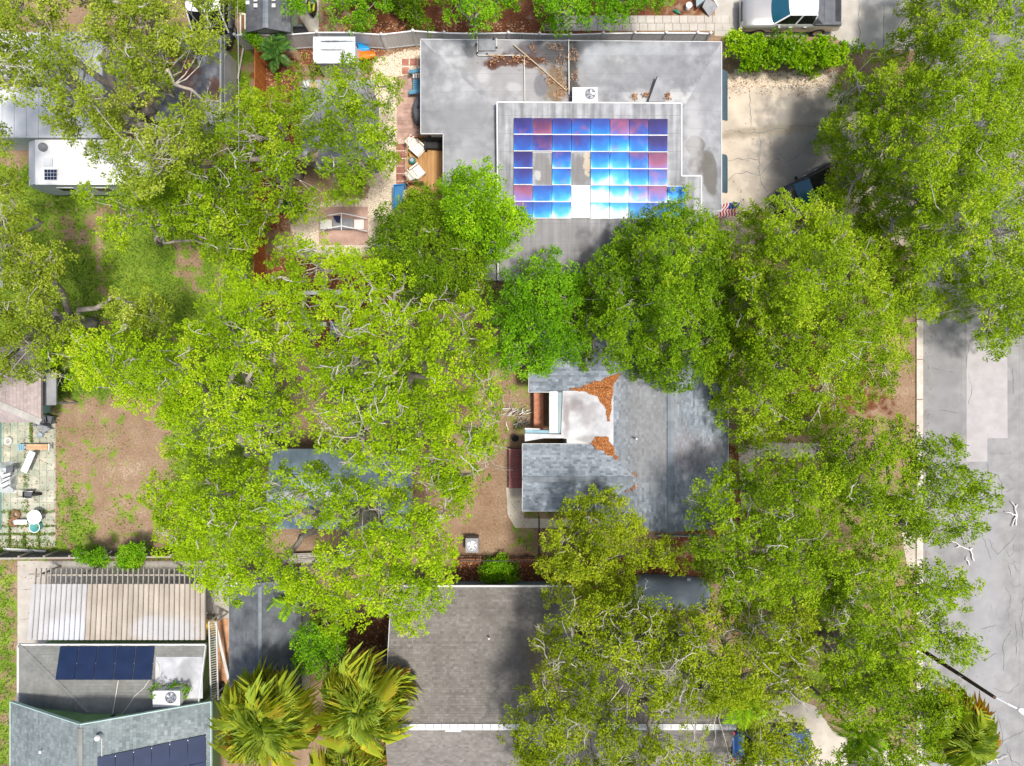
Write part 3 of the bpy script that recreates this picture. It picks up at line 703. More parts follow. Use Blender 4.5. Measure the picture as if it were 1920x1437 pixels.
tree('oak_tree', 'mossy oak with a leaning dark trunk beside the street lamp pole', GS,
     [[(1570,1020),(1700,1030),(1740,1060),(1842,1080),(1832,1102),(1780,1140),(1740,1160),(1836,1175),(1832,1228),(1785,1256),(1680,1290),(1560,1270),(1530,1180)]], (1545,1190), 8.5, 5.0, 'leaf_oak', 36, dens=0.88, gaps=[(1645,1172,28,14),(1720,1110,12,22),(1560,1195,14,20)], twigs=0.29, tr=0.24, limbs=7)
tree('oak_tree', 'oak near the bottom right corner mixed with yellow palm fronds', GS,
     [[(1540,1240),(1680,1255),(1770,1262),(1812,1300),(1800,1360),(1740,1430),(1740,1500),(1560,1500),(1560,1420),(1545,1330)]], (1640,1300), 8.0, 5.0, 'leaf_oak', 37, dens=1.0, gaps=[(1612,1382,48,36)], twigs=0.25, tr=0.2, limbs=6)
tree('oak_tree', 'small olive tree overlapping the south roof edge of the shingled house', GS,
     [[(1008,1045),(1030,985),(1062,960),(1090,918),(1165,915),(1200,965),(1210,1005),(1282,1030),(1290,1060),(1195,1080),(1165,1135),(1085,1140),(1010,1095)]], (1120,1040), 6.8, 4.4, 'leaf_olive', 38, dens=0.95, gaps=[(1222,1000,12,14)], twigs=0.10, tr=0.14, limbs=6, low=0.5)
tree('oak_tree', 'thin olive oak full of bare white branches over the brown roof, bottom centre', GS,
     [[(1000,1180),(1060,1110),(1165,1100),(1340,1130),(1525,1140),(1545,1260),(1500,1320),(1420,1340),(1365,1400),(1375,1500),(960,1500),(950,1310),(1000,1275)]], (1260,1260), 9.5, 6.0, 'leaf_olive', 39, dens=0.88, gaps=[(1258,1108,74,30),(1225,1350,90,26),(1090,1400,40,30),(1040,1250,30,14),(1190,1290,20,12),(985,1215,40,20),(1340,1370,40,30),(1010,1340,30,20)], twigs=0.52, tr=0.30, limbs=10, twl=(0.7,1.6), twr=0.030)
tree('oak_tree', 'olive oak over the blue parked car in the lower right driveway', GS,
     [[(1365,1335),(1480,1315),(1510,1370),(1545,1420),(1560,1500),(1370,1500)]], (1450,1410), 6.5, 4.5, 'leaf_olive', 40, dens=0.72, gaps=[(1432,1388,26,14),(1385,1350,22,18),(1505,1360,20,20)], twigs=0.35, tr=0.14, limbs=5)
GT = 'greenery behind the white fence'
tree('oak_tree', 'green tree behind the fence, just left of the slab path', GT, [[(800,-120),(955,-120),(962,0),(935,35),(895,62),(850,35),(825,10)]], (880,20), 6.0, 3.8, 'leaf_bright', 41, dens=0.9, gaps=[(820,30,14,20)], twigs=0.1, tr=0.16, limbs=5)
tree('oak_tree', 'wide green tree overhanging the slab path behind the fence', GT, [[(988,-120),(1290,-120),(1272,12),(1190,30),(1135,62),(1060,52),(1005,45)]], (1100,-20), 6.0, 3.6, 'leaf_bright', 42, dens=0.98, twigs=0.04, tr=0.2, limbs=6)
tree('leafy_shrub', 'feathery mid green shrub behind the fence beside red mulch', GT, [[(605,-80),(720,-80),(735,0),(700,42),(650,62),(615,40)]], (660,10), 2.4, 1.2, 'leaf_bright', 43, dens=0.85, twigs=0.0, tr=0.05, limbs=4, cat='shrub')
tree('leafy_shrub', 'dark sparse shrub behind the fence under the taller tree', GT, [[(720,-60),(830,-60),(835,50),(760,55),(725,30)]], (775,10), 1.4, 0.6, 'leaf_deep', 44, dens=0.6, twigs=0.0, tr=0.04, limbs=4, cat='shrub')
tree('leafy_shrub', 'green shrub overhanging the dark shingled shed roof, top edge', GT, [[(522,-60),(600,-60),(585,15),(560,38),(530,28)]], (565,10), 3.4, 2.0, 'leaf_bright', 45, dens=0.8, twigs=0.02, tr=0.06, limbs=4, cat='shrub')
tree('leafy_shrub', 'small bright bush in the gap left of the dark shed', GT, [[(445,-40),(466,-40),(466,24),(448,24)]], (456,0), 1.2, 0.6, 'leaf_bright', 46, dens=1.0, twigs=0.0, tr=0.03, limbs=2, cat='shrub')
tree('hedge', 'long glossy bright green hedge between the silver pickup and the beige driveway', None,
     [[(1345,78),(1375,66),(1440,74),(1540,76),(1590,82),(1588,112),(1555,124),(1480,127),(1372,126),(1362,95)]], (1465,98), 1.9, 1.3, 'leaf_gloss', 47, dens=1.15, twigs=0.0, tr=0.05, leaf=(0.16,0.085), spacing=0.5, sprigs=9, per=20, cr=(0.35,0.5), cat='hedge', low=0.8, lobes=0.25)
tree('leafy_tree', 'compact rich green tree between the grey garage roof and the palms', None, [[(545,1205),(580,1158),(645,1165),(645,1240),(605,1268),(560,1255)]], (600,1190), 5.0, 3.0, 'leaf_bright', 48, dens=1.05, twigs=0.02, tr=0.1, limbs=4, low=0.7, leaf=(0.12,0.06))
GV = 'plants climbing on the back fence'
tree('fence_vine', 'green vine tuft on the dark back fence, left of two', GV, [[(152,1035),(195,1035),(192,1054),(155,1054)]], (172,1042), 1.9, 1.2, 'leaf_bright', 49, dens=1.2, spacing=0.3, cr=(0.2,0.35), sprigs=8, twigs=0, tr=0.03, limbs=2, cat='vine', low=0.9, lobes=0.1)
tree('fence_vine', 'larger green vine tuft on the dark back fence above the ribbed patio roof', GV, [[(222,1060),(240,1030),(272,1025),(270,1045),(250,1066)]], (248,1042), 1.9, 1.2, 'leaf_bright', 50, dens=1.2, spacing=0.3, cr=(0.2,0.38), sprigs=8, twigs=0, tr=0.03, limbs=2, cat='vine', low=0.9, lobes=0.1)
tree('garden_bush', 'leafy green planting in the mulch bed under the pale gutter', None, [[(905,1050),(960,1048),(965,1095),(905,1092)]], (930,1072), 0.7, 0.3, 'leaf_bright', 51, dens=0.9, spacing=0.35, cr=(0.2,0.35), sprigs=8, twigs=0, tr=0.03, limbs=3, cat='shrub', lobes=0.1)
tree('garden_bush', 'low bush between the orange strip and the cream pole, upper left', None, [[(440,185),(490,170),(540,200),(530,290),(450,330),(430,260)]], (480,240), 2.6, 1.2, 'leaf_oak', 52, dens=0.75, twigs=0.1, tr=0.05, limbs=4, cat='shrub')
tree('garden_bush', 'green bush below the top fence near the cream trough', None, [[(462,62),(482,58),(488,80),(470,84)]], (474,70), 1.8, 1.0, 'leaf_bright', 53, dens=1.2, spacing=0.3, cr=(0.2,0.35), sprigs=8, twigs=0, tr=0.03, limbs=2, cat='shrub', lobes=0.1)
# ------------------------------------------------------------------ buildings
mat('shingle_blue', (0.150,0.178,0.210), (0.275,0.310,0.350), scale=0.6, rough=0.95, v=0.36, fine=0.2, bscale=50,
    layers=[pst(1215,790,3.6,45,130,0,(0.26,0.25,0.235),0.55,0.8,1.2,0.6), pst(1300,850,3.2,60,40,0,(0.29,0.25,0.25),0.4,1,1.4,0.6)])
mat('shingle_brown', (0.154,0.142,0.126), (0.210,0.194,0.174), scale=0.8, rough=0.95, v=0.22, fine=0.2, bscale=50,
    layers=[pst(975,1225,3.5,40,60,0,(0.10,0.095,0.09),0.6,1.5,1.4,0.5), pst(1025,1270,3.9,30,60,0.3,(0.20,0.14,0.08),0.55,1.5,1.4,0.5), pst(1040,1150,3,30,60,0,(0.12,0.115,0.11),0.55,1.5,1.4,0.5)])  # grey patch left of the olive oak is its shade painted on the shingles
mat('shingle_slate', (0.069,0.079,0.089), (0.142,0.153,0.163), scale=1.4, rough=0.95, v=0.15, fine=0.2, bscale=40)
mat('shingle_green', (0.141,0.172,0.176), (0.211,0.243,0.243), scale=0.6, rough=0.95, v=0.26, fine=0.15, bscale=40)
mat('shingle_olive', (0.161,0.164,0.150), (0.223,0.227,0.209), scale=1.2, rough=0.95, v=0.10, fine=0.15, bscale=40)
mat('shingle_pink', (0.303,0.250,0.236), (0.384,0.326,0.308), scale=1.5, rough=0.95, v=0.12, fine=0.15, bscale=40)
mat('shingle_dark', (0.075,0.08,0.09), (0.125,0.13,0.14), scale=1.0, rough=0.95, v=0.18, fine=0.15, bscale=40)
mat('shingle_grey', (0.16,0.165,0.18), (0.30,0.30,0.315), scale=1.2, rough=0.95, v=0.35, fine=0.2, bscale=40,
    layers=[pst(345,130,3,22,30,0.4,(0.24,0.085,0.035),0.85,2.2,1.3,0.4), pst(405,165,2.8,16,20,0,(0.23,0.09,0.045),0.75,2.2,1.3,0.4), pst(350,185,3,12,20,0,(0.2,0.09,0.05),0.6,2.2,1.3,0.4)])
mat('cap_olive', (0.17,0.175,0.16), (0.22,0.225,0.21), scale=1, rough=0.95, rnd=0.08)
mat('ridge_cap', (0.15,0.175,0.20), (0.21,0.235,0.26), scale=1, rough=0.95, rnd=0.10)
mat('white_trim', (0.533,0.541,0.533), (0.646,0.646,0.630), scale=2, rough=0.6)
mat('white_wall', (0.510,0.510,0.484), (0.612,0.603,0.570), scale=1, rough=0.85)
mat('blue_trim', (0.16,0.30,0.38), (0.26,0.42,0.50), scale=2, rough=0.6)
mat('bluegrey_wall', (0.24,0.31,0.34), (0.33,0.40,0.43), scale=1, rough=0.85)
mat('green_wall', (0.13,0.24,0.09), (0.20,0.32,0.13), scale=1, rough=0.85)
mat('teal_wall', (0.22,0.42,0.42), (0.32,0.52,0.50), scale=1, rough=0.85)
mat('mint_trim', (0.32,0.46,0.42), (0.42,0.55,0.50), scale=2, rough=0.6)
mat('window_glass', (0.02,0.03,0.04), rough=0.08, spec=0.6)
mat('white_membrane', (0.384,0.390,0.410), (0.512,0.518,0.531), scale=0.9, rough=0.7, fine=0.10, mott=(0.10,2.2),
    layers=[pst(1078,755,3,14,14,0,(0.17,0.15,0.15),0.75,2,1.6,0.6), pst(1100,775,3,20,24,0,(0.22,0.20,0.205),0.6,2,1.8,0.6), pst(1105,825,3,16,9,0,(0.22,0.21,0.21),0.7,2,1.4,0.6), pst(1062,780,3,6,36,0,(0.20,0.17,0.165),0.7,2,1.4,0.6), pst(345,1270,3,16,30,0,(0.22,0.225,0.23),0.6,2,1.6,0.5)])
mat('grey_membrane', (0.20,0.205,0.215), (0.30,0.305,0.315), scale=0.5, rough=0.75, fine=0.12, contrast=(0.36,0.62), mott=(0.16,1.7),
    layers=[pst(1304,273,2.95,18,19,0,(0.115,0.11,0.095),0.9,2,0.5,0.12), pst(1312,305,2.95,24,20,0.3,(0.125,0.11,0.10),0.85,2,0.9,0.2), pst(1332,322,2.95,15,46,0.12,(0.115,0.11,0.095),0.9,2,0.55,0.12),
            pst(870,230,2.95,50,40,0,(0.22,0.225,0.235),0.7,2,1.4,0.6), pst(1330,170,2.95,40,60,0,(0.20,0.205,0.215),0.6,2,1.6,0.6), pst(880,330,2.95,40,60,0,(0.32,0.325,0.335),0.6,2,1.4,0.6), pst(1300,250,2.95,14,70,0,(0.40,0.40,0.40),0.6,2,1.4,0.6)],
    lines=[(1,1.0,0.03,(0.16,0.165,0.175),0.35,0.2)])
mat('membrane_north', (0.20,0.205,0.215), (0.32,0.325,0.335), scale=0.6, rough=0.75, fine=0.12, contrast=(0.36,0.62), mott=(0.20,1.9),
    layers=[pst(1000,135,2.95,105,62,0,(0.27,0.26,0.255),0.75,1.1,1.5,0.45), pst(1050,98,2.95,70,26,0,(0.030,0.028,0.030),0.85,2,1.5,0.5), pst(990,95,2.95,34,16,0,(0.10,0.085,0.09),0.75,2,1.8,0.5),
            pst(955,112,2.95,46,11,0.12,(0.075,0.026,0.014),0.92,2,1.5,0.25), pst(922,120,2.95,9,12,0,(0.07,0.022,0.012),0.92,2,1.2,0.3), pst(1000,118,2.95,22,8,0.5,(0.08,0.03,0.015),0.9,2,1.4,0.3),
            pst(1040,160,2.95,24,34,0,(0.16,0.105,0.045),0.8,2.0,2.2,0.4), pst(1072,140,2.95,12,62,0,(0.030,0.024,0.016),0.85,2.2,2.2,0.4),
            pst(1014,160,2.95,13,22,0,(0.15,0.15,0.16),0.9,1.0,0.35,0.18), pst(1110,100,2.95,20,26,0,(0.42,0.44,0.47),0.7,2,1.6,0.6), pst(1190,92,2.95,80,12,0,(0.36,0.375,0.40),0.6,2,1.6,0.6), pst(905,142,2.95,12,11,0,(0.42,0.42,0.42),0.7,2,1.4,0.5), pst(965,165,2.95,14,10,0,(0.40,0.40,0.40),0.7,2,1.4,0.5),
            pst(1232,182,2.95,64,13,0,(0.46,0.46,0.45),0.85,2,1.6,0.4), pst(882,92,2.95,16,12,0,(0.08,0.08,0.085),0.7,2,2.0,0.5), pst(1200,135,2.95,90,34,0,(0.21,0.215,0.225),0.6,2,1.8,0.6)],
    lines=[(1,1.0,0.03,(0.16,0.165,0.175),0.35,0.2)])
mat('upper_membrane', (0.16,0.165,0.17), (0.34,0.345,0.355), scale=1.5, rough=0.75, fine=0.12, stretch=(2.4,0.16,1), contrast=(0.33,0.66), mott=(0.12,2.0),
    layers=[pst(1060,470,3.3,190,62,0,(0.185,0.175,0.17),0.65,0.8,0.8,0.35), pst(1098,500,3.3,18,62,0,(0.055,0.052,0.052),0.75,2,1.6,0.6), pst(1135,470,3.3,10,50,0,(0.08,0.075,0.075),0.6,2,1.6,0.6), pst(1017,318,3.5,18,29,0,(0.175,0.165,0.155),0.75,2,0.7,0.2), pst(1088,318,3.5,18,29,0,(0.165,0.155,0.145),0.75,2,0.7,0.2),  # near-black patch beside the tree is its cast shadow, painted into the roof colour
            pst(1009,328,3.5,7,9,0,(0.42,0.42,0.41),0.85,5,1.8,0.3), pst(1101,308,3.5,7,20,0,(0.46,0.38,0.28),0.8,5,2.4,0.2)],
    lines=[(1,0.95,0.03,(0.15,0.155,0.16),0.5,0.0), (0,1.07,0.02,(0.15,0.155,0.16),0.25,0.0)])
mat('metal_blue', (0.243,0.332,0.410), (0.398,0.486,0.563), scale=1.2, rough=0.55, spec=0.4, layers=[pst(660,975,2.6,60,16,0,(0.55,0.58,0.60),0.7,1.5,0.9,0.4)])
mat('metal_white', (0.474,0.497,0.520), (0.612,0.620,0.627), scale=1.3, rough=0.5, spec=0.4)
mat('metal_shed', (0.468,0.518,0.561), (0.612,0.646,0.663), scale=2, rough=0.5, layers=[pst(627,78,2.1,30,1.6,0,(0.07,0.06,0.06),0.9,5,1.2,0.4), pst(620,94,2.1,28,1.4,0,(0.12,0.11,0.1),0.8,5,1.2,0.4)])
mat('roof_felt', (0.20,0.205,0.215), (0.30,0.305,0.315), scale=1.6, rough=0.9, fine=0.15)
mat('sheet_beige', (0.32,0.275,0.22), (0.42,0.37,0.305), scale=0.9, rough=0.6, rnd=0.09, layers=[pst(310,1180,2.4,60,26,0,(0.45,0.47,0.50),0.6,1.2,1.0,0.4)])
mat('sheet_pale', (0.36,0.35,0.345), (0.46,0.45,0.44), scale=0.9, rough=0.6, rnd=0.06, layers=[pst(130,1180,2.4,40,24,0,(0.52,0.55,0.62),0.6,1.2,1.0,0.4)])
mat('timber_grey', (0.26,0.235,0.20), (0.38,0.35,0.30), scale=5, rough=0.9)
mat('module_dark', (0.007,0.017,0.051), (0.012,0.025,0.069), scale=1.5, rough=0.45, spec=0.2)
mat('module_edge', (0.02,0.03,0.05), rough=0.4)
mat('pipe_white', (0.60,0.58,0.54), rough=0.6)
mat('pipe_beige', (0.46,0.38,0.26), rough=0.7)
mat('black', (0.02,0.02,0.022), (0.04,0.04,0.042), scale=3, rough=0.7)
mat('ac_white', (0.561,0.561,0.578), (0.637,0.637,0.646), scale=2, rough=0.5)
mat('ac_grey', (0.195,0.202,0.215), (0.260,0.267,0.280), scale=4, rough=0.55)
mat('steel', (0.55,0.56,0.57), (0.75,0.75,0.75), scale=6, rough=0.3, metal=0.8)

class Plane:
    """roof plane through 3 points; z(x,y)"""
    def __init__(s, a, b, c):
        s.o = Vector(a); s.n = (Vector(b)-s.o).cross(Vector(c)-s.o).normalized()
        if s.n.z < 0: s.n = -s.n
    def z(s, x, y): return s.o.z - (s.n.x*(x-s.o.x)+s.n.y*(y-s.o.y))/s.n.z
def slab(poly, th=0.14): return MB().prism([Vector(p) for p in poly], th)
def shingles(poly, eave_a, eave_b, m, parent, tw=0.20, th=0.125, seed=1, over=(), name='shingles'):
    """tabs laid in courses over a roof polygon; over: planes whose higher parts hide tabs"""
    g = np.random.default_rng(seed)
    A, B_ = Vector(eave_a), Vector(eave_b); P = [Vector(p) for p in poly]
    u = (B_-A).normalized(); n = (P[1]-P[0]).cross(P[2]-P[0]).normalized(); n = -n if n.z < 0 else n
    w = n.cross(u); 
    c = sum(P, Vector())/len(P)
    if (c-A).dot(w) < 0: w = -w
    uv = [((p-A).dot(u), (p-A).dot(w)) for p in P]
    U0, U1 = min(q[0] for q in uv), max(q[0] for q in uv); V0, V1 = min(q[1] for q in uv), max(q[1] for q in uv)
    mb = MB(); r = 0; vv = V0
    while vv < V1-0.02:
        x = U0 - g.uniform(0, tw); course = g.normal(0, 0.08)
        while x < U1:
            ww = tw*g.uniform(0.7, 1.3); x0, x1 = max(x, U0), min(x+ww, U1); y1 = min(vv+th, V1)
            cu, cv_ = (x0+x1)/2, vv+th*0.5
            if x1-x0 > 0.03 and inpoly(np.array([cu]), np.array([min(cv_, V1-0.01)]), uv)[0]:
                q = A+u*cu+w*cv_
                if all(pl.z(q.x, q.y) <= q.z+0.01 for pl in over):
                    t = 0.010+g.uniform(0, 0.012); a = float(np.clip(0.5+course+g.normal(0, 0.24), 0, 1))
                    lo0, lo1 = A+u*(x0+0.004)+w*vv, A+u*(x1-0.004)+w*vv; hi0, hi1 = A+u*(x0+0.004)+w*y1, A+u*(x1-0.004)+w*y1
                    mb.face([lo0+n*t, lo1+n*t, hi1+n*0.003, hi0+n*0.003], a); mb.face([lo0, lo1, lo1+n*t, lo0+n*t], a)
            x += ww
        vv += th; r += 1
    return stuff(mb.obj(name, m, parent, attr=True))
def caps(a, b, m, parent, width=0.30, step=0.28, name='ridge_cap', seed=0):
    a, b = Vector(a), Vector(b); d = b-a; L = d.length; d.normalize(); s = d.cross(Vector((0,0,1))).normalized(); n = int(L/step)
    me = None
    for k in range(n):
        p = a+d*(k*step)
        mb = MB(); q = d*(step*1.06); dr = Vector((0,0,0.045)); up = Vector((0,0,0.06))
        mb.grid([[-s*width/2-dr+up, up+Vector((0,0,0.012)), s*width/2-dr+up], [-s*width/2-dr+up+q-Vector((0,0,0.018)), up+q-Vector((0,0,0.006)), s*width/2-dr+up+q-Vector((0,0,0.018))]])
        if me is None: me = mb.mesh(name, m)
        link(name, me, parent, tuple(p-Vector(ORG[parent.name])))
def wallbox(root, x0, x1, y0, y1, z1, m, name='wall'):
    return MB().box(((x0+x1)/2, (y0+y1)/2, z1/2), (x1-x0, y1-y0, z1)).obj(name, m, root)
def subname(o, root): ORG[o.name] = ORG[root.name]; return o

# ---------- the blue-grey shingled house in the middle
xr, xe, xw = 8.33, 11.80, 4.86; ze_, zr_ = 2.70, 4.20
yS, yN = -7.86, 3.40; ws, wn_ = (-6.98, -3.34), (-0.48, 3.16); pit = (zr_-ze_)/(xe-xr)
hB = thing('shingled_house', 'blue grey shingled house with white flat roof inset and orange leaves in the valleys', 'house', ((xr+3.6)/2, -2.3, 0))
ORGB = ORG[hB.name]
wallbox(hB, xw+0.45, xe-0.45, yS+0.45, yN-0.4, 2.72, 'bluegrey_wall')
wallbox(hB, 0.9, xw+0.6, ws[0]+0.4, ws[1]-0.35, 2.70, 'bluegrey_wall'); wallbox(hB, 1.25, xw+0.6, wn_[0]+0.35, wn_[1]-0.4, 2.70, 'bluegrey_wall')
wallbox(hB, 3.0, xw+0.6, ws[1]-0.5, wn_[0]+0.5, 2.60, 'white_wall')
for (yy0, yy1, xa) in ((ws[0], ws[1], 0.9), (wn_[0], wn_[1], 1.25)):       # gable triangles of the wings
    ym = (yy0+yy1)/2; zr2 = ze_+(yy1-yy0)/2*pit
    MB().prism([Vector((xa+0.02, yy0+0.4, 2.70)), Vector((xa+0.14, yy0+0.4, 2.70)), Vector((xa+0.14, yy1-0.4, 2.70)), Vector((xa+0.02, yy1-0.4, 2.70))], 0.02).face([(xa+0.01, yy0+0.4, 2.7), (xa+0.01, yy1-0.4, 2.7), (xa+0.01, ym, zr2-0.16)]).obj('gable', 'bluegrey_wall', hB)
for yy in (yS+0.44, yN-0.39):
    MB().face([(xw+0.45, yy, 2.7), (xe-0.45, yy, 2.7), (xr, yy, zr_-0.16)]).obj('gable', 'bluegrey_wall', hB)
pE = [(xr,yS,zr_),(xe,yS,ze_),(xe,yN,ze_),(xr,yN,zr_)]; pW = [(xr,yS,zr_),(xr,yN,zr_),(xw,yN,ze_),(xw,yS,ze_)]
PLW = Plane(*pW[:3]); wing_planes = []
rE = slab(pE).obj('roof', 'shingle_blue', hB); rW = slab(pW).obj('roof', 'shingle_blue', hB)
mat('drip_edge', (0.55,0.57,0.58), rough=0.5)
WP = []
for (yy0, yy1, xa) in ((ws[0], ws[1], 0.58), (wn_[0], wn_[1], 0.93)):
    ym = (yy0+yy1)/2; zr2 = ze_+(yy1-yy0)/2*pit
    a = [(xa,yy1,ze_),(xa,ym,zr2),(xr-1.2,ym,zr2),(xr-1.2,yy1,ze_)]; b = [(xa,ym,zr2),(xa,yy0,ze_),(xr-1.2,yy0,ze_),(xr-1.2,ym,zr2)]
    WP.append((a, b, ym, zr2, xa, yy0, yy1)); wing_planes += [Plane(*a[:3]), Plane(*b[:3])]
class WingMax:        # height of a wing's roof where it exists, else -inf
    def __init__(s, a, y0, y1, xa): s.p = Plane(*a[:3]); s.y0, s.y1, s.xa = y0, y1, xa
    def z(s, x, y): return s.p.z(x, y) if (s.y0 <= y <= s.y1 and x >= s.xa) else -9
shingles(pE, pE[1], pE[2], 'shingle_blue', rE, seed=1)
shingles(pW, pW[3], pW[2], 'shingle_blue', rW, seed=2, over=[WingMax(a if k == 0 else b, (ym if k == 0 else y0), (y1 if k == 0 else ym), xa) for (a, b, ym, z2, xa, y0, y1) in WP for k in (0, 1)])
for i, (a, b, ym, zr2, xa, y0, y1) in enumerate(WP):
    for k, pl in enumerate((a, b)):
        o = slab(pl).obj('roof', 'shingle_blue', hB)
        e = (pl[0], pl[3]) if k == 0 else (pl[1], pl[2])
        shingles(pl, e[0], e[1], 'shingle_blue', o, seed=5+i*2+k, over=[PLW])
    xv = xr - (zr_-zr2)/pit
    caps((xa, ym, zr2), (xv-0.1, ym, zr2), 'ridge_cap', hB)
    MB().bar((xa-0.02, y0, ze_-0.07), (xa-0.02, ym, zr2-0.07), 0.03, 0.16).bar((xa-0.02, ym, zr2-0.07), (xa-0.02, y1, ze_-0.07), 0.03, 0.16).obj('rake_trim', 'drip_edge', hB)
    for yy in (y0-0.02, y1+0.02): MB().bar((xa, yy, ze_-0.07), (xw+0.2, yy, ze_-0.07), 0.03, 0.14).obj('drip_edge', 'drip_edge', hB)
caps((xr, yS, zr_), (xr, yN, zr_), 'ridge_cap', hB, width=0.36)
MB().bar((xe+0.02, yS, ze_-0.07), (xe+0.02, yN, ze_-0.07), 0.04, 0.14).obj('drip_edge', 'drip_edge', hB)
# flat inset, gutter box, blue fascia, brick step
flat = [W(1055,733,2.80), W(1110,733,2.92), W(1150,736,3.0), W(1150,838,3.0), W(1112,832,2.92), W(1055,822,2.80), W(1020,822,2.78), W(984,828,2.76), W(984,813,2.76), W(1052,815,2.78)]
flat = [Vector((p.x, p.y, 2.80 + max(0, (p.x-2.6))*0.085)) for p in flat]
MB().prism(flat, 0.10).obj('flat_roof', 'white_membrane', hB)
MB().prism(WL([(1030,733),(1046,733),(1046,812),(1030,812)], 2.72), 0.5).obj('gutter_box', 'white_trim', hB)
MB().prism(WL([(1046.5,733),(1054,733),(1054,812),(1046.5,812)], 2.70), 0.12).obj('porch_roof_strip', 'bluegrey_wall', hB)
MB().prism(WL([(985,806),(1050,808),(1050,813.5),(985,812.5)], 2.62), 0.6).obj('fascia', 'blue_trim', hB)
MB().prism(WL([(984,803),(1012,804),(1012,806),(984,805.5)], 2.66), 0.3).obj('fascia', 'white_trim', hB)
st_ = MB().prism([Vector((p.x,p.y,0.80)) for p in WL([(1001,737),(1019,737),(1019,806),(1001,806)], 0.8)], 0.8).obj('brick_step', 'brick_step', hB)
for k in range(7):
    MB().prism([Vector((p.x,p.y,0.812)) for p in WL([(1001.4,737.4+k*9.8),(1018.6,737.4+k*9.8),(1018.6,746.6+k*9.8),(1001.4,746.6+k*9.8)], 0.8)], 0.02).obj('brick', 'brick_step', st_)
vp = W(1193,823,3.75); q = Vector((vp.x, vp.y, PLW.z(vp.x, vp.y)))
MB().tube([q-Vector((0,0,0.05)), q+Vector((0,0,0.42))], 0.05, 10).obj('vent_pipe', 'pipe_white', hB)
MB().bar(W(1215,988,0.2)+Vector((0,0,2.1)), W(1310,990,0.2)+Vector((0,0,2.1)), 0.05, 0.5).obj('white_band', 'white_trim', hB)
for y in (-4.2, -1.0, 1.6):
    w_ = MB().box((xe-0.44, y, 1.5), (0.06, 1.2, 1.1)).obj('window', 'white_trim', hB); MB().box((xe-0.40, y, 1.5), (0.03, 1.08, 0.98)).obj('pane', 'window_glass', w_)
def roofz(x, y):
    z = PLW.z(x, y)
    for (a, b, ym, zr2, xa, y0, y1) in WP:
        if y0 <= y <= y1: z = max(z, Plane(*a[:3]).z(x, y) if y > ym else Plane(*b[:3]).z(x, y))
    if -3.6 < y < -0.3 and x < 5.6: z = max(z, 2.80+max(0, x-2.6)*0.085)
    return z
def leafpile(name, label, poly, n, seed):
    g = np.random.default_rng(seed); xs = [p[0] for p in poly]; ys = [p[1] for p in poly]
    X = g.uniform(min(xs), max(xs), n*4); Y = g.uniform(min(ys), max(ys), n*4)
    d = pdist(X, Y, poly); lf = LF(g, 20)(X, Y)*2.2; k = np.where(inpoly(X, Y, poly), d, -d) + lf > np.abs(g.normal(0, 1.2, n*4))-1.2; X, Y, d = X[k][:n], Y[k][:n], d[k][:n]
    kz = (CAM_H-3.2)/FOC; wx, wy = (X-960)*kz, (718.5-Y)*kz
    wz = np.array([roofz(a, b) for a, b in zip(wx, wy)]) + 0.03 + np.minimum(d, 14)/14*0.06*g.random(len(X))
    a = g.uniform(0, 6.28, len(X)); l = g.uniform(0.06, 0.13, len(X))[:, None]; w_ = l*0.5
    ax = np.stack([np.cos(a), np.sin(a), g.uniform(-0.3,0.3,len(a))], 1)*l/2; bx = np.stack([-np.sin(a), np.cos(a), g.uniform(-0.3,0.3,len(a))], 1)*w_/2
    P = np.stack([wx, wy, wz], 1); me = np_quads(name, np.stack([P-ax, P-bx, P+ax, P+bx], 1), 'litter_orange', g.random(len(X)), (0,0,0))
    o = stuff(link(name, me)); return o
leafpile('leaf_litter', '', [(1070,730),(1090,728),(1130,712),(1163,700),(1152,722),(1148,745),(1142,790),(1138,770),(1128,752),(1112,738),(1098,734)], 5200, 1)
leafpile('leaf_litter', '', [(1110,832),(1118,820),(1140,822),(1148,838),(1160,862),(1150,858),(1135,848),(1120,842)], 2600, 2)
leafpile('leaf_litter', '', [(1172,922),(1194,906),(1196,908),(1180,922)], 36, 3)
leafpile('leaf_litter', '', [(1183,882),(1192,890),(1190,892)], 14, 4)

# ---------- the flat-roofed house with the solar array
hA = thing('flat_roof_house', 'low grey flat roofed house carrying a large blue solar array', 'house', tuple(W(1080,270,0)))
zl, zi = 2.75, 3.05
lo = [W(790,75,zl), W(1352,80,zl), W(1352,395,zl), W(1300,395,zl), W(1300,480,zl), W(832,480,zl), W(832,250,zl), W(790,250,zl)]
A0, A1, A2, A3 = W(790,75,zl), W(1352,80,zl), W(1352,395,zl), W(832,395,zl)
inn = [W(930,205,zi), W(1280,205,zi), W(1280,400,zi), W(930,400,zi)]
for nm, pl in (('north', [A0, A1, inn[1], inn[0]]), ('east', [A1, A2, inn[2], inn[1]]), ('west', [A0, inn[0], W(930,526,zi), W(832,526,zl), W(832,250,zl+0.04), W(790,250,zl)])):
    MB().prism(pl, 0.10).obj('roof', 'membrane_north' if nm == 'north' else 'grey_membrane', hA)
MB().prism([inn[0], inn[1], inn[2], inn[3]], 0.2).obj('roof_deck', 'grey_membrane', hA)
MB().prism([W(1280,400,zi), W(1352,395,zl), W(1313,396,zl-0.01), W(1290,470,zl)], 0.08).obj('roof', 'grey_membrane', hA)
e = [W(790,75,zl), W(1352,80,zl), W(1352,395,zl), W(1316,395,zl)]
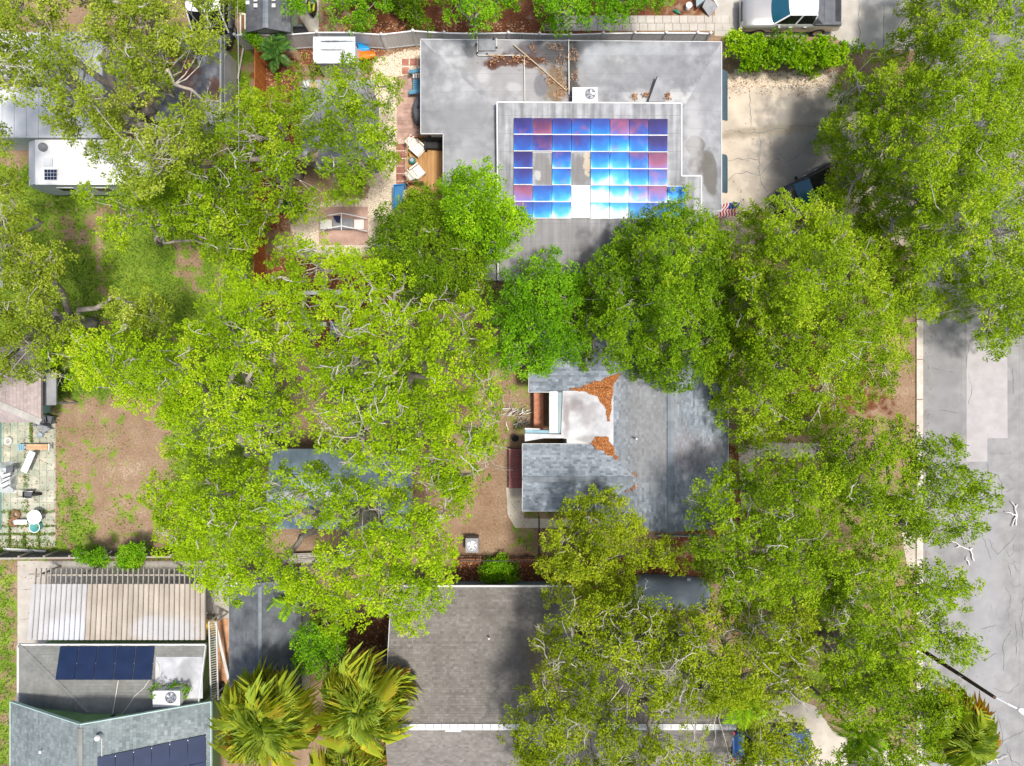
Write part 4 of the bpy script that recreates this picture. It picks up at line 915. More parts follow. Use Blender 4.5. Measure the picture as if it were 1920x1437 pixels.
for a, b in ((W(789,74,zl), W(1353,79,zl)), (W(1353,79,zl), W(1353,396,zl)), (W(1353,396,zl), W(1316,396,zl)), (W(789,74,zl), W(789,251,zl)), (W(789,251,zl), W(831,251,zl)), (W(831,251,zl), W(831,526,zl))):
    MB().bar(a-Vector((0,0,0.06)), b-Vector((0,0,0.06)), 0.04, 0.16).obj('roof_edge', 'drip_edge', hA)
for (x0, y0, x1, y1) in ((803,90,1340,238),(848,120,1340,385),(850,240,1300,512)):
    p, q = W(x0, y1, 2.75), W(x1, y0, 2.75); wallbox(hA, p.x, q.x, p.y, q.y, 2.64, 'white_wall')
# raised centre
zn, zs = 3.62, 3.22
up = [W(932,192,zn), W(1278,194,zn), W(1278,330,3.48), W(1315,330,3.48), W(1315,528,zs), W(934,526,zs)]
PU = Plane(W(932,192,zn), W(1278,194,zn), W(934,526,zs))
up = [Vector((p.x, p.y, PU.z(p.x, p.y))) for p in up]
MB().prism(up, 0.42).obj('raised_roof', 'upper_membrane', hA)
for i in (0, 1, 2, 3, 5):
    a, b = up[i], up[(i+1) % 6]
    MB().bar(a+Vector((0,0,0.012)), b+Vector((0,0,0.012)), 0.07, 0.035).obj('roof_edge', 'white_trim', hA)
# solar array: thin film modules, some bare, sky glare painted into the film colour as cyan and white
def module_material():
    """one film for every pane; the object's own colour says its film level, low where sky glare is painted in (r), how mauve it is (g), seed (b)"""
    m = bpy.data.materials.new('solar_film'); m.use_nodes = True; nt = m.node_tree; N, L = nt.nodes, nt.links; N.clear()
    out = N.new('ShaderNodeOutputMaterial'); P = N.new('ShaderNodeBsdfPrincipled'); P.inputs['Roughness'].default_value = 0.22; P.inputs['Specular IOR Level'].default_value = 0.4
    tc = N.new('ShaderNodeTexCoord'); sp = N.new('ShaderNodeSeparateXYZ'); L.new(tc.outputs['Generated'], sp.inputs[0])
    oi = N.new('ShaderNodeObjectInfo'); oc = N.new('ShaderNodeSeparateColor'); L.new(oi.outputs['Color'], oc.inputs[0])
    def ma(op, a, b=None, clamp=False):
        n = N.new('ShaderNodeMath'); n.operation = op; n.use_clamp = clamp
        for i, x in enumerate((a, b)):
            if x is None: continue
            if isinstance(x, (int, float)): n.inputs[i].default_value = x
            else: L.new(x, n.inputs[i])
        return n.outputs[0]
    def ramp(x, st):
        n = N.new('ShaderNodeValToRGB'); L.new(x, n.inputs[0]); e = n.color_ramp.elements
        while len(e) < len(st): e.new(0.5)
        for k, (p, c) in enumerate(st): e[k].position = p; e[k].color = (*c, 1)
        return n.outputs[0]
    pos = N.new('ShaderNodeNewGeometry').outputs['Position']
    def noise(s, d):
        n = N.new('ShaderNodeTexNoise'); n.inputs['Scale'].default_value = s; n.inputs['Detail'].default_value = d; L.new(pos, n.inputs['Vector']); return n.outputs[0]
    x, y = sp.outputs[0], sp.outputs[1]
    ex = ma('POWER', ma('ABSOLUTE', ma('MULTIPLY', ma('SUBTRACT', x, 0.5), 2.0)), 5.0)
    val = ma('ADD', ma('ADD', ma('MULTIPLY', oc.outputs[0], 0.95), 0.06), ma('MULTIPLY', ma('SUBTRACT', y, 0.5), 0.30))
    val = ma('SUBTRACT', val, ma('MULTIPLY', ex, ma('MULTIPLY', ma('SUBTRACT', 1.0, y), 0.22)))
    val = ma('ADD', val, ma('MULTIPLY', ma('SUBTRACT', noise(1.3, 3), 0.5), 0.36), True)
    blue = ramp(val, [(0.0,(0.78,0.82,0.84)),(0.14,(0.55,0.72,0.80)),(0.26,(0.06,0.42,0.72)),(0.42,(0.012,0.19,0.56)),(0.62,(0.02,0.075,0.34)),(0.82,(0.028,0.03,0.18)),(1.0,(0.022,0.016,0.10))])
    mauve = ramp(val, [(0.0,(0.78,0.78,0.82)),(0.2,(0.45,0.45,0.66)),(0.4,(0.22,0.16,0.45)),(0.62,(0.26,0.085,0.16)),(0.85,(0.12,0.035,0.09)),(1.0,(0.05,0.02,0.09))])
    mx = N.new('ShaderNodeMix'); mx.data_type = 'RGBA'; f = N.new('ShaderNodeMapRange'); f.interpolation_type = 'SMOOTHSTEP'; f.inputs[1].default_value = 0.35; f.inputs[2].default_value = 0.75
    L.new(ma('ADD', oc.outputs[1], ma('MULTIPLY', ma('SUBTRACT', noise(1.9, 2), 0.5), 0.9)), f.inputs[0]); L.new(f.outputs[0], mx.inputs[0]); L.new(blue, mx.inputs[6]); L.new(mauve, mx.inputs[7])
    L.new(mx.outputs[2], P.inputs['Base Color']); L.new(P.outputs[0], out.inputs[0]); MAT['solar_film'] = m
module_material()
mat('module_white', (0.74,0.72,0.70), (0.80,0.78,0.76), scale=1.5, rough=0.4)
# (film level, mauve share) of the upper and the lower half of each module; None bare, 'w' white
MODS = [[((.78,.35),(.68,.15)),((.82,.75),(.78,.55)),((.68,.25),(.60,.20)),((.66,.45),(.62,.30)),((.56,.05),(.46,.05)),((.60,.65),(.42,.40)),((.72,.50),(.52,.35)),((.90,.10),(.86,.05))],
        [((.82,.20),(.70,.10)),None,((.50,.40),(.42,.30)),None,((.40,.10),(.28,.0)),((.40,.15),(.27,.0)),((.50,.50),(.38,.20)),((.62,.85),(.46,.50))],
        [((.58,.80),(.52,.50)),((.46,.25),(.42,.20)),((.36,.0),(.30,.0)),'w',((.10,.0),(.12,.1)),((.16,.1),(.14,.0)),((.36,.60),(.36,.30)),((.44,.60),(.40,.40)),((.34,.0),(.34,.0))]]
arr = MB().bar(W(963,224,3.56), W(1252,226,3.56), 0.04, 0.04).bar(W(963,286,3.5), W(1252,288,3.5), 0.04, 0.04).bar(W(963,348,3.42), W(1285,350,3.42), 0.04, 0.04).obj('solar_array', 'steel', hA)
up_ = Vector((0,0,1))
for r_, row in enumerate(MODS):
    for c_, kind in enumerate(row):
        if kind is None: continue
        x0, x1 = 963+c_*36.0+0.6, 963+(c_+1)*36.0-0.6; y0 = 223+r_*62.0+c_*0.25
        half = [(y0+1.0, y0+30.2), (y0+31.6, y0+60.6)] if kind != 'w' else [(y0+0.8, y0+60.6)]
        for h_, (ya, yb) in enumerate(half):
            pts = [W(x0,yb,3.5), W(x1,yb,3.5), W(x1,ya,3.5), W(x0,ya,3.5)]; pts = [Vector((p.x, p.y, PU.z(p.x, p.y)+0.10)) for p in pts]
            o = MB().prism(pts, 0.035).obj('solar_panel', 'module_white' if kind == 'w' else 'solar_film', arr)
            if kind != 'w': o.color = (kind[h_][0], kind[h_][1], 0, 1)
        if kind != 'w':
            for ya, yb in ((y0+30.0, y0+31.8), (y0+60.9, y0+62.4)):
                pts = [W(x0-0.5,yb,3.5), W(x1+0.5,yb,3.5), W(x1+0.5,ya,3.5), W(x0-0.5,ya,3.5)]
                MB().prism([Vector((p.x, p.y, PU.z(p.x, p.y)+0.106)) for p in pts], 0.03).obj('panel_bar', 'white_trim', arr)
# awnings on the driveway side
mat('awning', (0.033,0.061,0.083), (0.055,0.094,0.116), scale=1, rough=0.7)
for (ya, yb) in ((132,226),(290,362)):
    a, b = W(1346,ya,0), W(1346,yb,0); rows = []
    for k in range(9):
        t = k/8; x = 11.30+0.66*math.sin(t*math.pi/2); z = 2.62-0.55*(1-math.cos(t*math.pi/2))
        ins = 0.28*max(0, t-0.45)**2/0.30
        rows.append([Vector((x, W(0,ya,2.5).y-ins, z)), Vector((x, W(0,yb,2.5).y+ins, z))])
    MB().grid(rows).grid([[p-Vector((0,0,0.03)) for p in r] for r in rows[::-1]]).obj('awning', 'awning', hA, smooth=True)
# pipes along the roof
def pipe(pts, r, m, name): MB().tube([W(x, y, z) for x, y, z in pts], r, 6).obj(name, m, hA)
pipe([(895,70,2.86),(895,102,2.95),(897,104,2.95),(979,104,2.95),(983,107,2.95),(984,190,3.12)], 0.028, 'pipe_white', 'conduit')
pipe([(931,72,2.86),(931,94,2.92)], 0.028, 'pipe_white', 'conduit')
pipe([(963,84,2.9),(1010,124,2.98),(1062,170,3.1)], 0.035, 'pipe_beige', 'pipe')
pipe([(1066,74,2.86),(1067,178,3.14)], 0.035, 'pipe_white', 'conduit')
MB().prism([W(897,73,2.88), W(930,73,2.88), W(930,95,2.93), W(897,95,2.93)], 0.03).obj('metal_patch', 'ac_grey', hA)
for x, y in ((893,84),(895,100),(913,102),(931,90),(926,73)):
    p = W(x, y, 2.95); MB().box((p.x, p.y, 2.96), (0.10,0.10,0.08)).obj('pipe_block', 'black', hA)

def debris(poly, n, seed, z, m='litter', s0=0.05, s1=0.12, cl=0.0):
    g = np.random.default_rng(seed); xs = [p[0] for p in poly]; ys = [p[1] for p in poly]
    X = g.uniform(min(xs), max(xs), n*3); Y = g.uniform(min(ys), max(ys), n*3); k = inpoly(X, Y, poly) & (LF(g, 30)(X, Y) > cl); X, Y = X[k][:n], Y[k][:n]; kz = (CAM_H-z)/FOC
    V, vals = mk_chip(s0, s1, 0.03)((X-960)*kz, (718.5-Y)*kz, g); Vz = z if not callable(z) else z; V[..., 2] += z
    return stuff(link('leaf_litter', np_quads('leaf_litter', V, m, vals, (0,0,0))))
debris([(915,103),(985,103),(1065,165),(1072,190),(1040,185),(1010,130),(960,118),(920,128)], 700, 3, 2.99, cl=-0.2)
debris([(980,80),(1085,80),(1085,180),(1050,185),(1020,120)], 500, 4, 2.97, s1=0.09)
# ---------- brown roofed house bottom centre
hC = thing('brown_roof_house', 'wide house with taupe shingles and a white ridge line, bottom centre', 'house', tuple(W(960,1300,0)))
yE, zE, yR, zR = -11.17, 2.70, -17.65, 4.95; XL, XM, XRr = -6.56, 3.35, 11.4
pn = [(XL,yE,zE),(XM,yE,zE),(XM,yR,zR),(XL,yR,zR)]; sl = (zR-zE)/(yE-yR); y2 = -14.7; z2 = zE+(yE-y2)*sl
pn2 = [(XM,y2,z2),(XRr,y2,z2),(XRr,yR,zR),(XM,yR,zR)]; ps = [(XL,yR,zR),(XRr,yR,zR),(XRr,-24.2,zE),(XL,-24.2,zE)]
wallbox(hC, XL+0.4, XM-0.4, -24, yE-0.45, 2.62, 'bluegrey_wall'); wallbox(hC, XM-0.4, XRr-0.4, -24, y2-0.4, 2.62, 'bluegrey_wall')
for pl, ea, eb, s in ((pn, pn[0], pn[1], 11), (pn2, pn2[0], pn2[1], 12), (ps, ps[3], ps[2], 13)):
    o = slab(pl).obj('roof', 'shingle_brown', hC); shingles(pl, ea, eb, 'shingle_brown', o, tw=0.19, th=0.125, seed=s)
k = 0; me = None
while XL+k*0.42 < XRr-0.3:
    mb = MB().grid([[(0,-0.16,0.0),(0,0,0.06),(0,0.16,0.0)], [(0.40,-0.16,0.0),(0.40,0,0.06),(0.40,0.16,0.0)]])
    me = me or mb.mesh('ridge_cap', 'white_trim'); link('ridge_cap', me, hC, tuple(Vector((XL+0.02+k*0.42, yR, zR+0.03))-Vector(ORG[hC.name]))); k += 1
MB().bar((XL, yE+0.05, zE-0.08), (XM, yE+0.05, zE-0.08), 0.12, 0.12).obj('gutter', 'white_trim', hC)
MB().bar((XL-0.02, yE, zE-0.05), (XL-0.02, yR, zR-0.05), 0.04, 0.16).obj('rake_trim', 'drip_edge', hC)
MB().tube([(W(917,1195,3.6).x, W(917,1195,3.6).y, 3.45), (W(917,1195,3.6).x, W(917,1195,3.6).y, 3.85)], 0.05, 10).obj('vent_pipe', 'pipe_white', hC)
MB().box((W(850,1370,4.9).x, W(850,1370,4.9).y, 4.93), (0.8,0.10,0.03)).obj('loose_trim', 'white_trim', hC)
for x in (-4.6, -1.6, 1.4):
    w_ = MB().box((x, yE-0.44, 1.5), (1.1, 0.06, 1.0)).obj('window', 'white_trim', hC); MB().box((x, yE-0.40, 1.5), (0.98, 0.03, 0.88)).obj('pane', 'window_glass', w_)

# ---------- slate garage
hD = thing('slate_garage', 'small garage with weathered slate grey roof between palms and tiled path', 'garage', tuple(W(497,1200,0)))
xa, xm, xb, ya, yb = -15.49, -13.52, -11.55, -10.71, -18.2
pl1 = [(xa,ya,2.6),(xm,ya,3.4),(xm,yb,3.4),(xa,yb,2.6)]; pl2 = [(xm,ya,3.4),(xb,ya,2.6),(xb,yb,2.6),(xm,yb,3.4)]
wallbox(hD, xa+0.3, xb-0.3, yb+0.3, ya-0.3, 2.55, 'white_wall')
o = slab(pl1).obj('roof', 'shingle_slate', hD); shingles(pl1, pl1[0], pl1[3], 'shingle_slate', o, seed=21)
o = slab(pl2).obj('roof', 'shingle_slate', hD); shingles(pl2, pl2[1], pl2[2], 'shingle_slate', o, seed=22)
caps((xm,yb,3.4), (xm,ya,3.4), 'ridge_cap', hD, width=0.2)

# ---------- green-grey house bottom left: low hipped part, tall gabled part
hE = thing('green_grey_house', 'green grey shingled house with two dark solar arrays, bottom left corner', 'house', tuple(W(210,1330,0)))
X0, X1, Yn, Ys = -27.17, -16.89, -14.44, -17.75; pm = 0.30; zq = 2.4
hx = X0+2.7; 
pmn = [(X0,Yn,zq),(X1,Yn,zq),(X1,Ys,zq+(Yn-Ys)*pm),(X0+ (Yn-Ys)*2.7/1.98,Ys,zq+(Yn-Ys)*pm)]
pwe = [(X0,Yn,zq),(X0+(Yn-Ys)*2.7/1.98,Ys,zq+(Yn-Ys)*pm),(X0,Ys,zq)]
wallbox(hE, X0+0.45, X1-0.55, Ys-0.5, Yn-0.45, 2.3, 'green_wall')
o = slab(pmn).obj('roof', 'shingle_olive', hE); shingles(pmn, pmn[0], pmn[1], 'shingle_olive', o, seed=31, th=0.16)
o = slab(pwe).obj('roof', 'shingle_olive', hE); shingles(pwe, pwe[0], pwe[2], 'shingle_olive', o, seed=32, th=0.16)
caps(pmn[0], pmn[3], 'cap_olive', hE, width=0.24)
MB().bar((X0-0.03,Yn+0.03,zq-0.04), (X1,Yn+0.03,zq-0.04), 0.09, 0.12).obj('gutter', 'white_trim', hE); MB().bar((X0-0.03,Yn,zq-0.04), (X0-0.03,Ys,zq-0.04), 0.10, 0.14).obj('gutter', 'white_trim', hE)
MB().bar((X1+0.03,Yn,zq-0.02), (X1+0.03,Ys,zq+(Yn-Ys)*pm), 0.05, 0.14).obj('rake_trim', 'white_trim', hE)
PE_ = Plane(*pmn[:3])
def onpl(pts, pl, zg, dz): 
    r = []
    for x, y in pts:
        p = W(x, y, zg)
        for _ in range(4): p = W(x, y, pl.z(p.x, p.y)+dz)
        r.append(p)
    return r
MB().prism(onpl([(292,1232),(380,1232),(380,1310),(290,1310)], PE_, 3.0, 0.03), 0.02).obj('flat_roof', 'white_membrane', hE)
a2 = MB().bar(*onpl([(108,1244),(288,1244)], PE_, 3.0, 0.05), 0.04, 0.04).obj('solar_array', 'steel', hE)
for k in range(5):
    f0, f1 = k/5+0.004, (k+1)/5-0.004; lx = lambda f: 112+178*f; bx_ = lambda f: 103+181*f
    MB().prism(onpl([(lx(f0),1213),(lx(f1),1213),(bx_(f1),1275),(bx_(f0),1275)], PE_, 3.0, 0.10), 0.035).obj('solar_panel', 'module_dark', a2)
gx0, gxm, gx1, gy = -27.02, -21.75, -16.24, -17.2; gz0, gz1 = 3.2, 5.65
pw2 = [(gxm,gy,gz1),(gxm,-27,gz1),(gx0,-27,gz0),(gx0,gy,gz0)]; pe2 = [(gxm,gy,gz1),(gx1,gy,gz0),(gx1,-27,gz0),(gxm,-27,gz1)]
wallbox(hE, gx0+0.7, gx1-0.9, -26.6, gy-0.55, 3.1, 'green_wall')
MB().face([(gx0+0.7,gy-0.54,3.05),(gx1-0.9,gy-0.54,3.05),(gx1-0.9,gy-0.54,3.4),(gxm,gy-0.54,gz1-0.16),(gx0+0.7,gy-0.54,3.35)]).obj('gable', 'green_wall', hE)
o = slab(pw2).obj('roof', 'shingle_green', hE); shingles(pw2, pw2[3], pw2[2], 'shingle_green', o, seed=33, tw=0.20, th=0.16)
o = slab(pe2).obj('roof', 'shingle_green', hE); shingles(pe2, pe2[1], pe2[2], 'shingle_green', o, seed=34, tw=0.20, th=0.16)
caps((gxm,-26.9,gz1), (gxm,gy,gz1), 'cap_olive', hE, width=0.3)
for a, b in (((gx0,gy+0.02,gz0-0.05),(gxm,gy+0.02,gz1-0.05)),((gxm,gy+0.02,gz1-0.05),(gx1,gy+0.02,gz0-0.05)),((gx1+0.02,gy,gz0-0.05),(gx1+0.02,-27,gz0-0.05)),((gx0-0.02,gy,gz0-0.05),(gx0-0.02,-27,gz0-0.05))):
    MB().bar(a, b, 0.05, 0.16).obj('rake_trim', 'mint_trim', hE)
PG = Plane(*pe2[:3])
a3 = MB().bar(*onpl([(184,1425),(386,1381)], PG, 4.3, 0.04), 0.04, 0.04).obj('solar_array', 'steel', hE)
for rr in range(2):
    for k in range(6):
        f0, f1 = k/6+0.004, (k+1)/6-0.004; L0, L1 = (182,1421), (386,1378)
        tx = lambda f: (L0[0]+(L1[0]-L0[0])*f, L0[1]+(L1[1]-L0[1])*f + rr*51)
        a, b = tx(f0), tx(f1)
        MB().prism(onpl([a, b, (b[0]+1, b[1]+50), (a[0]-1, a[1]+50)], PG, 4.3, 0.09), 0.035).obj('solar_panel', 'module_dark', a3)
pp = onpl([(213,1275),(220,1300),(215,1340)], PE_, 3.2, 0.05); MB().tube([onpl([(222,1276)], PE_, 3.2, 0.05)[0], onpl([(211,1340)], PE_, 3.4, 0.05)[0]], 0.025, 6).obj('conduit', 'pipe_white', hE)
q = onpl([(212,1345)], PE_, 3.5, 0.15)[0]; MB().box(tuple(q), (0.22,0.2,0.3)).obj('junction_box', 'black', hE)
qs = [onpl([p], PE_, 3.3, 0.035)[0] for p in ((285,1268),(270,1290),(252,1306),(240,1325),(226,1342))]
MB().tube(qs, 0.018, 5).obj('cable', 'pipe_white', hE)
qs = [onpl([p], PE_, 3.3, 0.06)[0] for p in ((294,1242),(298,1250),(296,1284),(318,1284),(349,1285),(351,1293))]
MB().tube(qs, 0.03, 6).obj('pipe', 'pipe_white', hE)
q = onpl([(190,1378)], PG, 4.8, 0.0)[0]
MB().tube([onpl([(191,1420)], PG, 4.8, 0.05)[0], onpl([(191,1385)], PG, 4.8, 0.05)[0]], 0.02, 5).obj('conduit', 'pipe_white', hE)
MB().lathe(q+Vector((0,0,0.05)), [(0.10,0),(0.10,0.25),(0.16,0.28),(0.12,0.36),(0.02,0.38)], 12).obj('vent_cap', 'white_trim', hE)
q = onpl([(80,1407)], Plane(*pw2[:3]), 4.3, 0.0)[0]; MB().lathe(q, [(0.08,0),(0.08,0.22),(0.03,0.25)], 10).obj('vent_cap', 'white_trim', hE)

# ---------- other roofs
def simple_gable(name, label, cat, x0, x1, y0, y1, zE, zR, axis, m, wm, ridge_at=0.5, seed=0, tabs=True, tw=0.3, th=0.18, capm='ridge_cap', capw=0.3):
    h = thing(name, label, cat, ((x0+x1)/2, (y0+y1)/2, 0))
    if axis == 'x':
        yr = y0+(y1-y0)*ridge_at; a = [(x0,y1,zE),(x0,yr,zR),(x1,yr,zR),(x1,y1,zE)]; b = [(x0,yr,zR),(x0,y0,zE),(x1,y0,zE),(x1,yr,zR)]
        ea, eb = (a[0],a[3]), (b[1],b[2]); r = ((x0,yr,zR),(x1,yr,zR))
    else:
        xr2 = x0+(x1-x0)*ridge_at; a = [(x0,y0,zE),(xr2,y0,zR),(xr2,y1,zR),(x0,y1,zE)]; b = [(xr2,y0,zR),(x1,y0,zE),(x1,y1,zE),(xr2,y1,zR)]
        ea, eb = (a[0],a[3]), (b[1],b[2]); r = ((xr2,y0,zR),(xr2,y1,zR))
    wallbox(h, x0+0.3, x1-0.3, y0+0.3, y1-0.3, zE-0.06, wm)
    for k, (pl, ee) in enumerate(((a, ea), (b, eb))):
        o = slab(pl, 0.1).obj('roof', m, h)
        if tabs: shingles(pl, ee[0], ee[1], m, o, seed=seed+k, tw=tw, th=th)
    if capm: caps(r[0], r[1], capm, h, width=capw)
    return h
p, q = W(507,992,2.4), W(772,842,2.4)
hM = simple_gable('metal_roof_shed', 'long shed with blue grey metal roof under the lime oaks', 'shed', p.x, q.x, p.y, q.y, 2.4, 2.95, 'x', 'metal_blue', 'white_wall', ridge_at=0.44, tabs=False, capm='white_trim', capw=0.34)
for k in range(24):
    x = p.x+0.15+k*(q.x-p.x-0.3)/23; yr = p.y+(q.y-p.y)*0.44
    MB().bar((x,q.y,2.415), (x,yr,2.965), 0.03, 0.03).obj('roof_seam', 'metal_blue', hM); MB().bar((x,p.y,2.415), (x,yr,2.965), 0.03, 0.03).obj('roof_seam', 'metal_blue', hM)
# mono-pitch grey shed with rust stains
hs = thing('rusty_shingle_house', 'grey shingle roof stained with rust leaves, upper left', 'house', tuple(W(355,150,0)))
pl = [W(290,60,3.3), W(414,68,2.7), W(414,235,2.7), W(290,235,3.3)]; pl[0].y = pl[1].y = W(414,68,2.7).y; pl[3].y = pl[2].y
o = slab(pl).obj('roof', 'shingle_grey', hs); shingles(pl, pl[1], pl[2], 'shingle_grey', o, seed=41, tw=0.34, th=0.2)
p, q = W(300,230,2.6), W(408,76,2.6); wallbox(hs, p.x, q.x, p.y, q.y, 2.6, 'white_wall')
MB().bar(pl[1], pl[2], 0.08, 0.12).obj('gutter', 'white_trim', hs)
hw = thing('white_roof_home', 'long white metal roofed home half hidden under the top left oak', 'house', tuple(W(60,150,0)))
pl = [W(-120,60,3.0), W(192,60,3.0), W(192,258,3.0), W(-120,258,3.0)]; MB().prism(pl, 0.15).obj('roof', 'metal_white', hw)
for k in range(14):
    x = pl[0].x+0.3+k*(pl[1].x-pl[0].x-0.5)/13; MB().bar((x,pl[0].y-0.02,3.015), (x,pl[2].y+0.02,3.015), 0.04, 0.04).obj('roof_seam', 'metal_white', hw)
wallbox(hw, pl[0].x+0.3, pl[1].x-0.3, pl[2].y+0.3, pl[0].y-0.3, 2.84, 'white_wall')
p, q = W(462,61,2.3), W(545,-70,2.3)
hk = simple_gable('dark_shed', 'dark charcoal shingled shed with small white roof patches, top edge', 'shed', p.x, q.x, p.y, q.y, 2.3, 2.75, 'y', 'shingle_dark', 'white_wall', seed=51, th=0.15)
for x, y in ((480,1),(514,0),(480,12),(514,12),(462,2),(480,-14),(514,-14)):
    c = W(x, y, 2.6); MB().box((c.x, c.y, 2.66 if x > 470 else 2.42), (0.2,0.2,0.06)).obj('roof_patch', 'white_trim', hk)
hg = thing('grey_shed', 'flat grey felt roofed shed beneath the mid green oak', 'shed', tuple(W(632,230,0)))
pl = WL([(565,150),(702,150),(702,306),(565,306)], 2.6); MB().prism(pl, 0.12).obj('roof', 'roof_felt', hg)
wallbox(hg, pl[0].x+0.25, pl[1].x-0.25, pl[2].y+0.25, pl[0].y-0.25, 2.48, 'bluegrey_wall')
for k in range(1, 12):
    yy = pl[0].y+(pl[2].y-pl[0].y)*k/12; MB().box(((pl[0].x+pl[1].x)/2, yy, 2.606), (pl[1].x-pl[0].x-0.1, 0.05, 0.012)).obj('felt_seam', 'roof_felt', hg)
for y in (160, 291):
    c = W(574, y, 2.8); MB().lathe((c.x, c.y, 2.6), [(0.16,0),(0.16,0.3),(0.2,0.32),(0.08,0.42)], 12).obj('roof_vent', 'white_trim', hg)
    c = W(588, y, 2.62); MB().box((c.x, c.y, 2.625), (0.5,0.4,0.03)).obj('rusty_patch', 'paver_pink', hg)
hp = thing('pink_roof_house', 'corner of a pinkish brown hip roofed house at the left edge', 'house', tuple(W(-60,740,0)))
E0 = W(77,792,2.7); ex, ey = E0.x, E0.y; nE = [(ex,ey,2.7),(ex,ey+8,2.7),(ex-3.5,ey+8,4.2),(ex-3.5,ey+2.0,4.2)]; sE = [(ex,ey,2.7),(ex-3.5,ey+2.0,4.2),(ex-9,ey+2.0,4.2),(ex-9,ey,2.7)]
nE[1] = (ex, W(0,640,2.7).y, 2.7); nE[2] = (ex-3.5, W(0,640,2.7).y, 4.2)
o = slab(nE).obj('roof', 'shingle_pink', hp); shingles(nE, nE[0], nE[1], 'shingle_pink', o, seed=61, th=0.16)
o = slab(sE).obj('roof', 'shingle_pink', hp); shingles(sE, sE[0], sE[3], 'shingle_pink', o, seed=62, th=0.16)
caps(nE[0], nE[3], 'concrete_grey', hp, width=0.36)
wallbox(hp, ex-8.6, ex-1.3, ey+0.4, ey+4.0, 2.6, 'teal_wall')
c0 = W(5,790,0); wallbox(hp, c0.x-6, W(4,800,0).x, W(0,1002,1.2).y, ey+0.5, 2.4, 'teal_wall')
MB().prism(WL([(78,700),(105,700),(105,760),(78,760)], 2.1), 0.1).obj('lean_to_roof', 'roof_felt', hp)
for x, y in ((81,757),(103,757),(81,703),(103,703)): p = W(x,y,2.0); MB().box((p.x,p.y,1.0), (0.08,0.08,2.0)).obj('post', 'ac_grey', hp)
hz = thing('grey_eave_house', 'sliver of a grey roof edge at the left border above the lawn', 'house', tuple(W(-60,490,0)))
MB().prism(WL([(-160,425),(5,428),(5,540),(-160,540)], 2.6), 0.15).obj('roof', 'roof_felt', hz)
p, q = W(-150,535,0), W(-6,432,0); wallbox(hz, p.x, q.x, p.y, q.y, 2.45, 'white_wall')
# ------------------------------------------------------------------ fences
mat('vinyl', (0.52,0.54,0.56), (0.63,0.645,0.66), scale=1, rough=0.45, rnd=0.05)
mat('vinyl_white', (0.74,0.74,0.74), rough=0.45)
mat('redwood', (0.34,0.10,0.02), (0.50,0.17,0.035), scale=4, rough=0.85, rnd=0.15)
mat('dark_wood', (0.06,0.055,0.05), (0.13,0.12,0.11), scale=4, rough=0.9, rnd=0.2)
mat('brown_wood', (0.16,0.075,0.04), (0.26,0.13,0.07), scale=4, rough=0.9, rnd=0.15)
mat('iron', (0.015,0.015,0.016), rough=0.5)
fp = [(440,66),(468,65),(527,66),(594,61),(656,61),(715,65),(774,58),(833,62),(893,63),(953,62),(1012,64),(1070,65),(1131,63),(1190,62),(1249,62),(1308,62),(1332,63)]
FZ = 1.72
fence = thing('vinyl_fence', 'white vinyl privacy fence with capped posts along the top of the lots', 'fence', tuple(W(880,88,0)))
fw = [Vector((W(x,y,FZ).x, W(x,y,FZ).y, 0)) for x, y in fp]
for i in range(len(fw)-1):
    a, b = fw[i], fw[i+1]; d = (b-a).normalized(); n = max(6, int((b-a).length/0.155))
    rail = MB().bar(a+Vector((0,0,FZ-0.05)), b+Vector((0,0,FZ-0.05)), 0.06, 0.10).obj('top_rail', 'vinyl_white', fence)
    MB().bar(a+Vector((0,0,0.14)), b+Vector((0,0,0.14)), 0.06, 0.12).obj('bottom_rail', 'vinyl', fence)
    for k in range(n):
        p = a+(b-a)*((k+0.5)/n); w_ = (b-a).length/n
        MB().box((p.x, p.y, 0.87), (w_*0.94, 0.03, 1.5), math.atan2(d.y, d.x)).obj('fence_board', 'vinyl', fence)
for p in fw:
    po = MB().box((p.x, p.y, 0.9), (0.11,0.11,1.8)).obj('post', 'vinyl', fence)
    MB().lathe((p.x, p.y, 1.8), [(0.10,0),(0.10,0.03),(0.0,0.11)], 4, cap=False).obj('cap', 'vinyl_white', po)
# orange stained board fence
rf = thing('redwood_fence', 'orange stained board fence running down between lawn and mulch', 'fence', tuple(W(500,320,0)))
ra, rb = W(499,98,0), W(497,545,0)
for k in range(80):
    p = ra+(rb-ra)*((k+0.5)/80); h = 1.75+random.Random(k).uniform(-0.02,0.02)
    MB().box((p.x, p.y, h/2), (0.03, (ra-rb).length/80*0.93, h)).obj('fence_board', 'redwood', rf)
for z in (0.4, 1.4): MB().bar(ra+Vector((-0.05,0,z)), rb+Vector((-0.05,0,z)), 0.05, 0.10).obj('rail', 'redwood', rf)
# low capped walls and blue gate in the middle yard
def lowwall(label, a, b, h, capw, face):
    t = thing('garden_wall', label, 'wall', tuple((W(*a, 0)+W(*b, 0))/2), 'white capped garden walls')
    A, B = W(*a, h), W(*b, h); A.z = B.z = 0
    MB().bar(A+Vector((0,0,h/2-0.03)), B+Vector((0,0,h/2-0.03)), 0.14, h-0.06).obj('wall', face, t); MB().bar(A+Vector((0,0,h)), B+Vector((0,0,h)), capw, 0.06).obj('coping', 'white_wall', t)
lowwall('longer white capped wall over dark mulch under the oaks, upper of two', (498,549), (668,549), 1.3, 0.24, 'brown_wood')
lowwall('shorter white capped wall ending at the blue gate, lower of two', (503,608), (612,608), 1.0, 0.24, 'paver_pink')
bg_ = thing('blue_gate', 'small blue painted gate panel beside pale boards under the oak', 'gate', tuple(W(620,620,0)))
A, B = W(621,602,1.2), W(621,634,1.2); A.z = B.z = 0
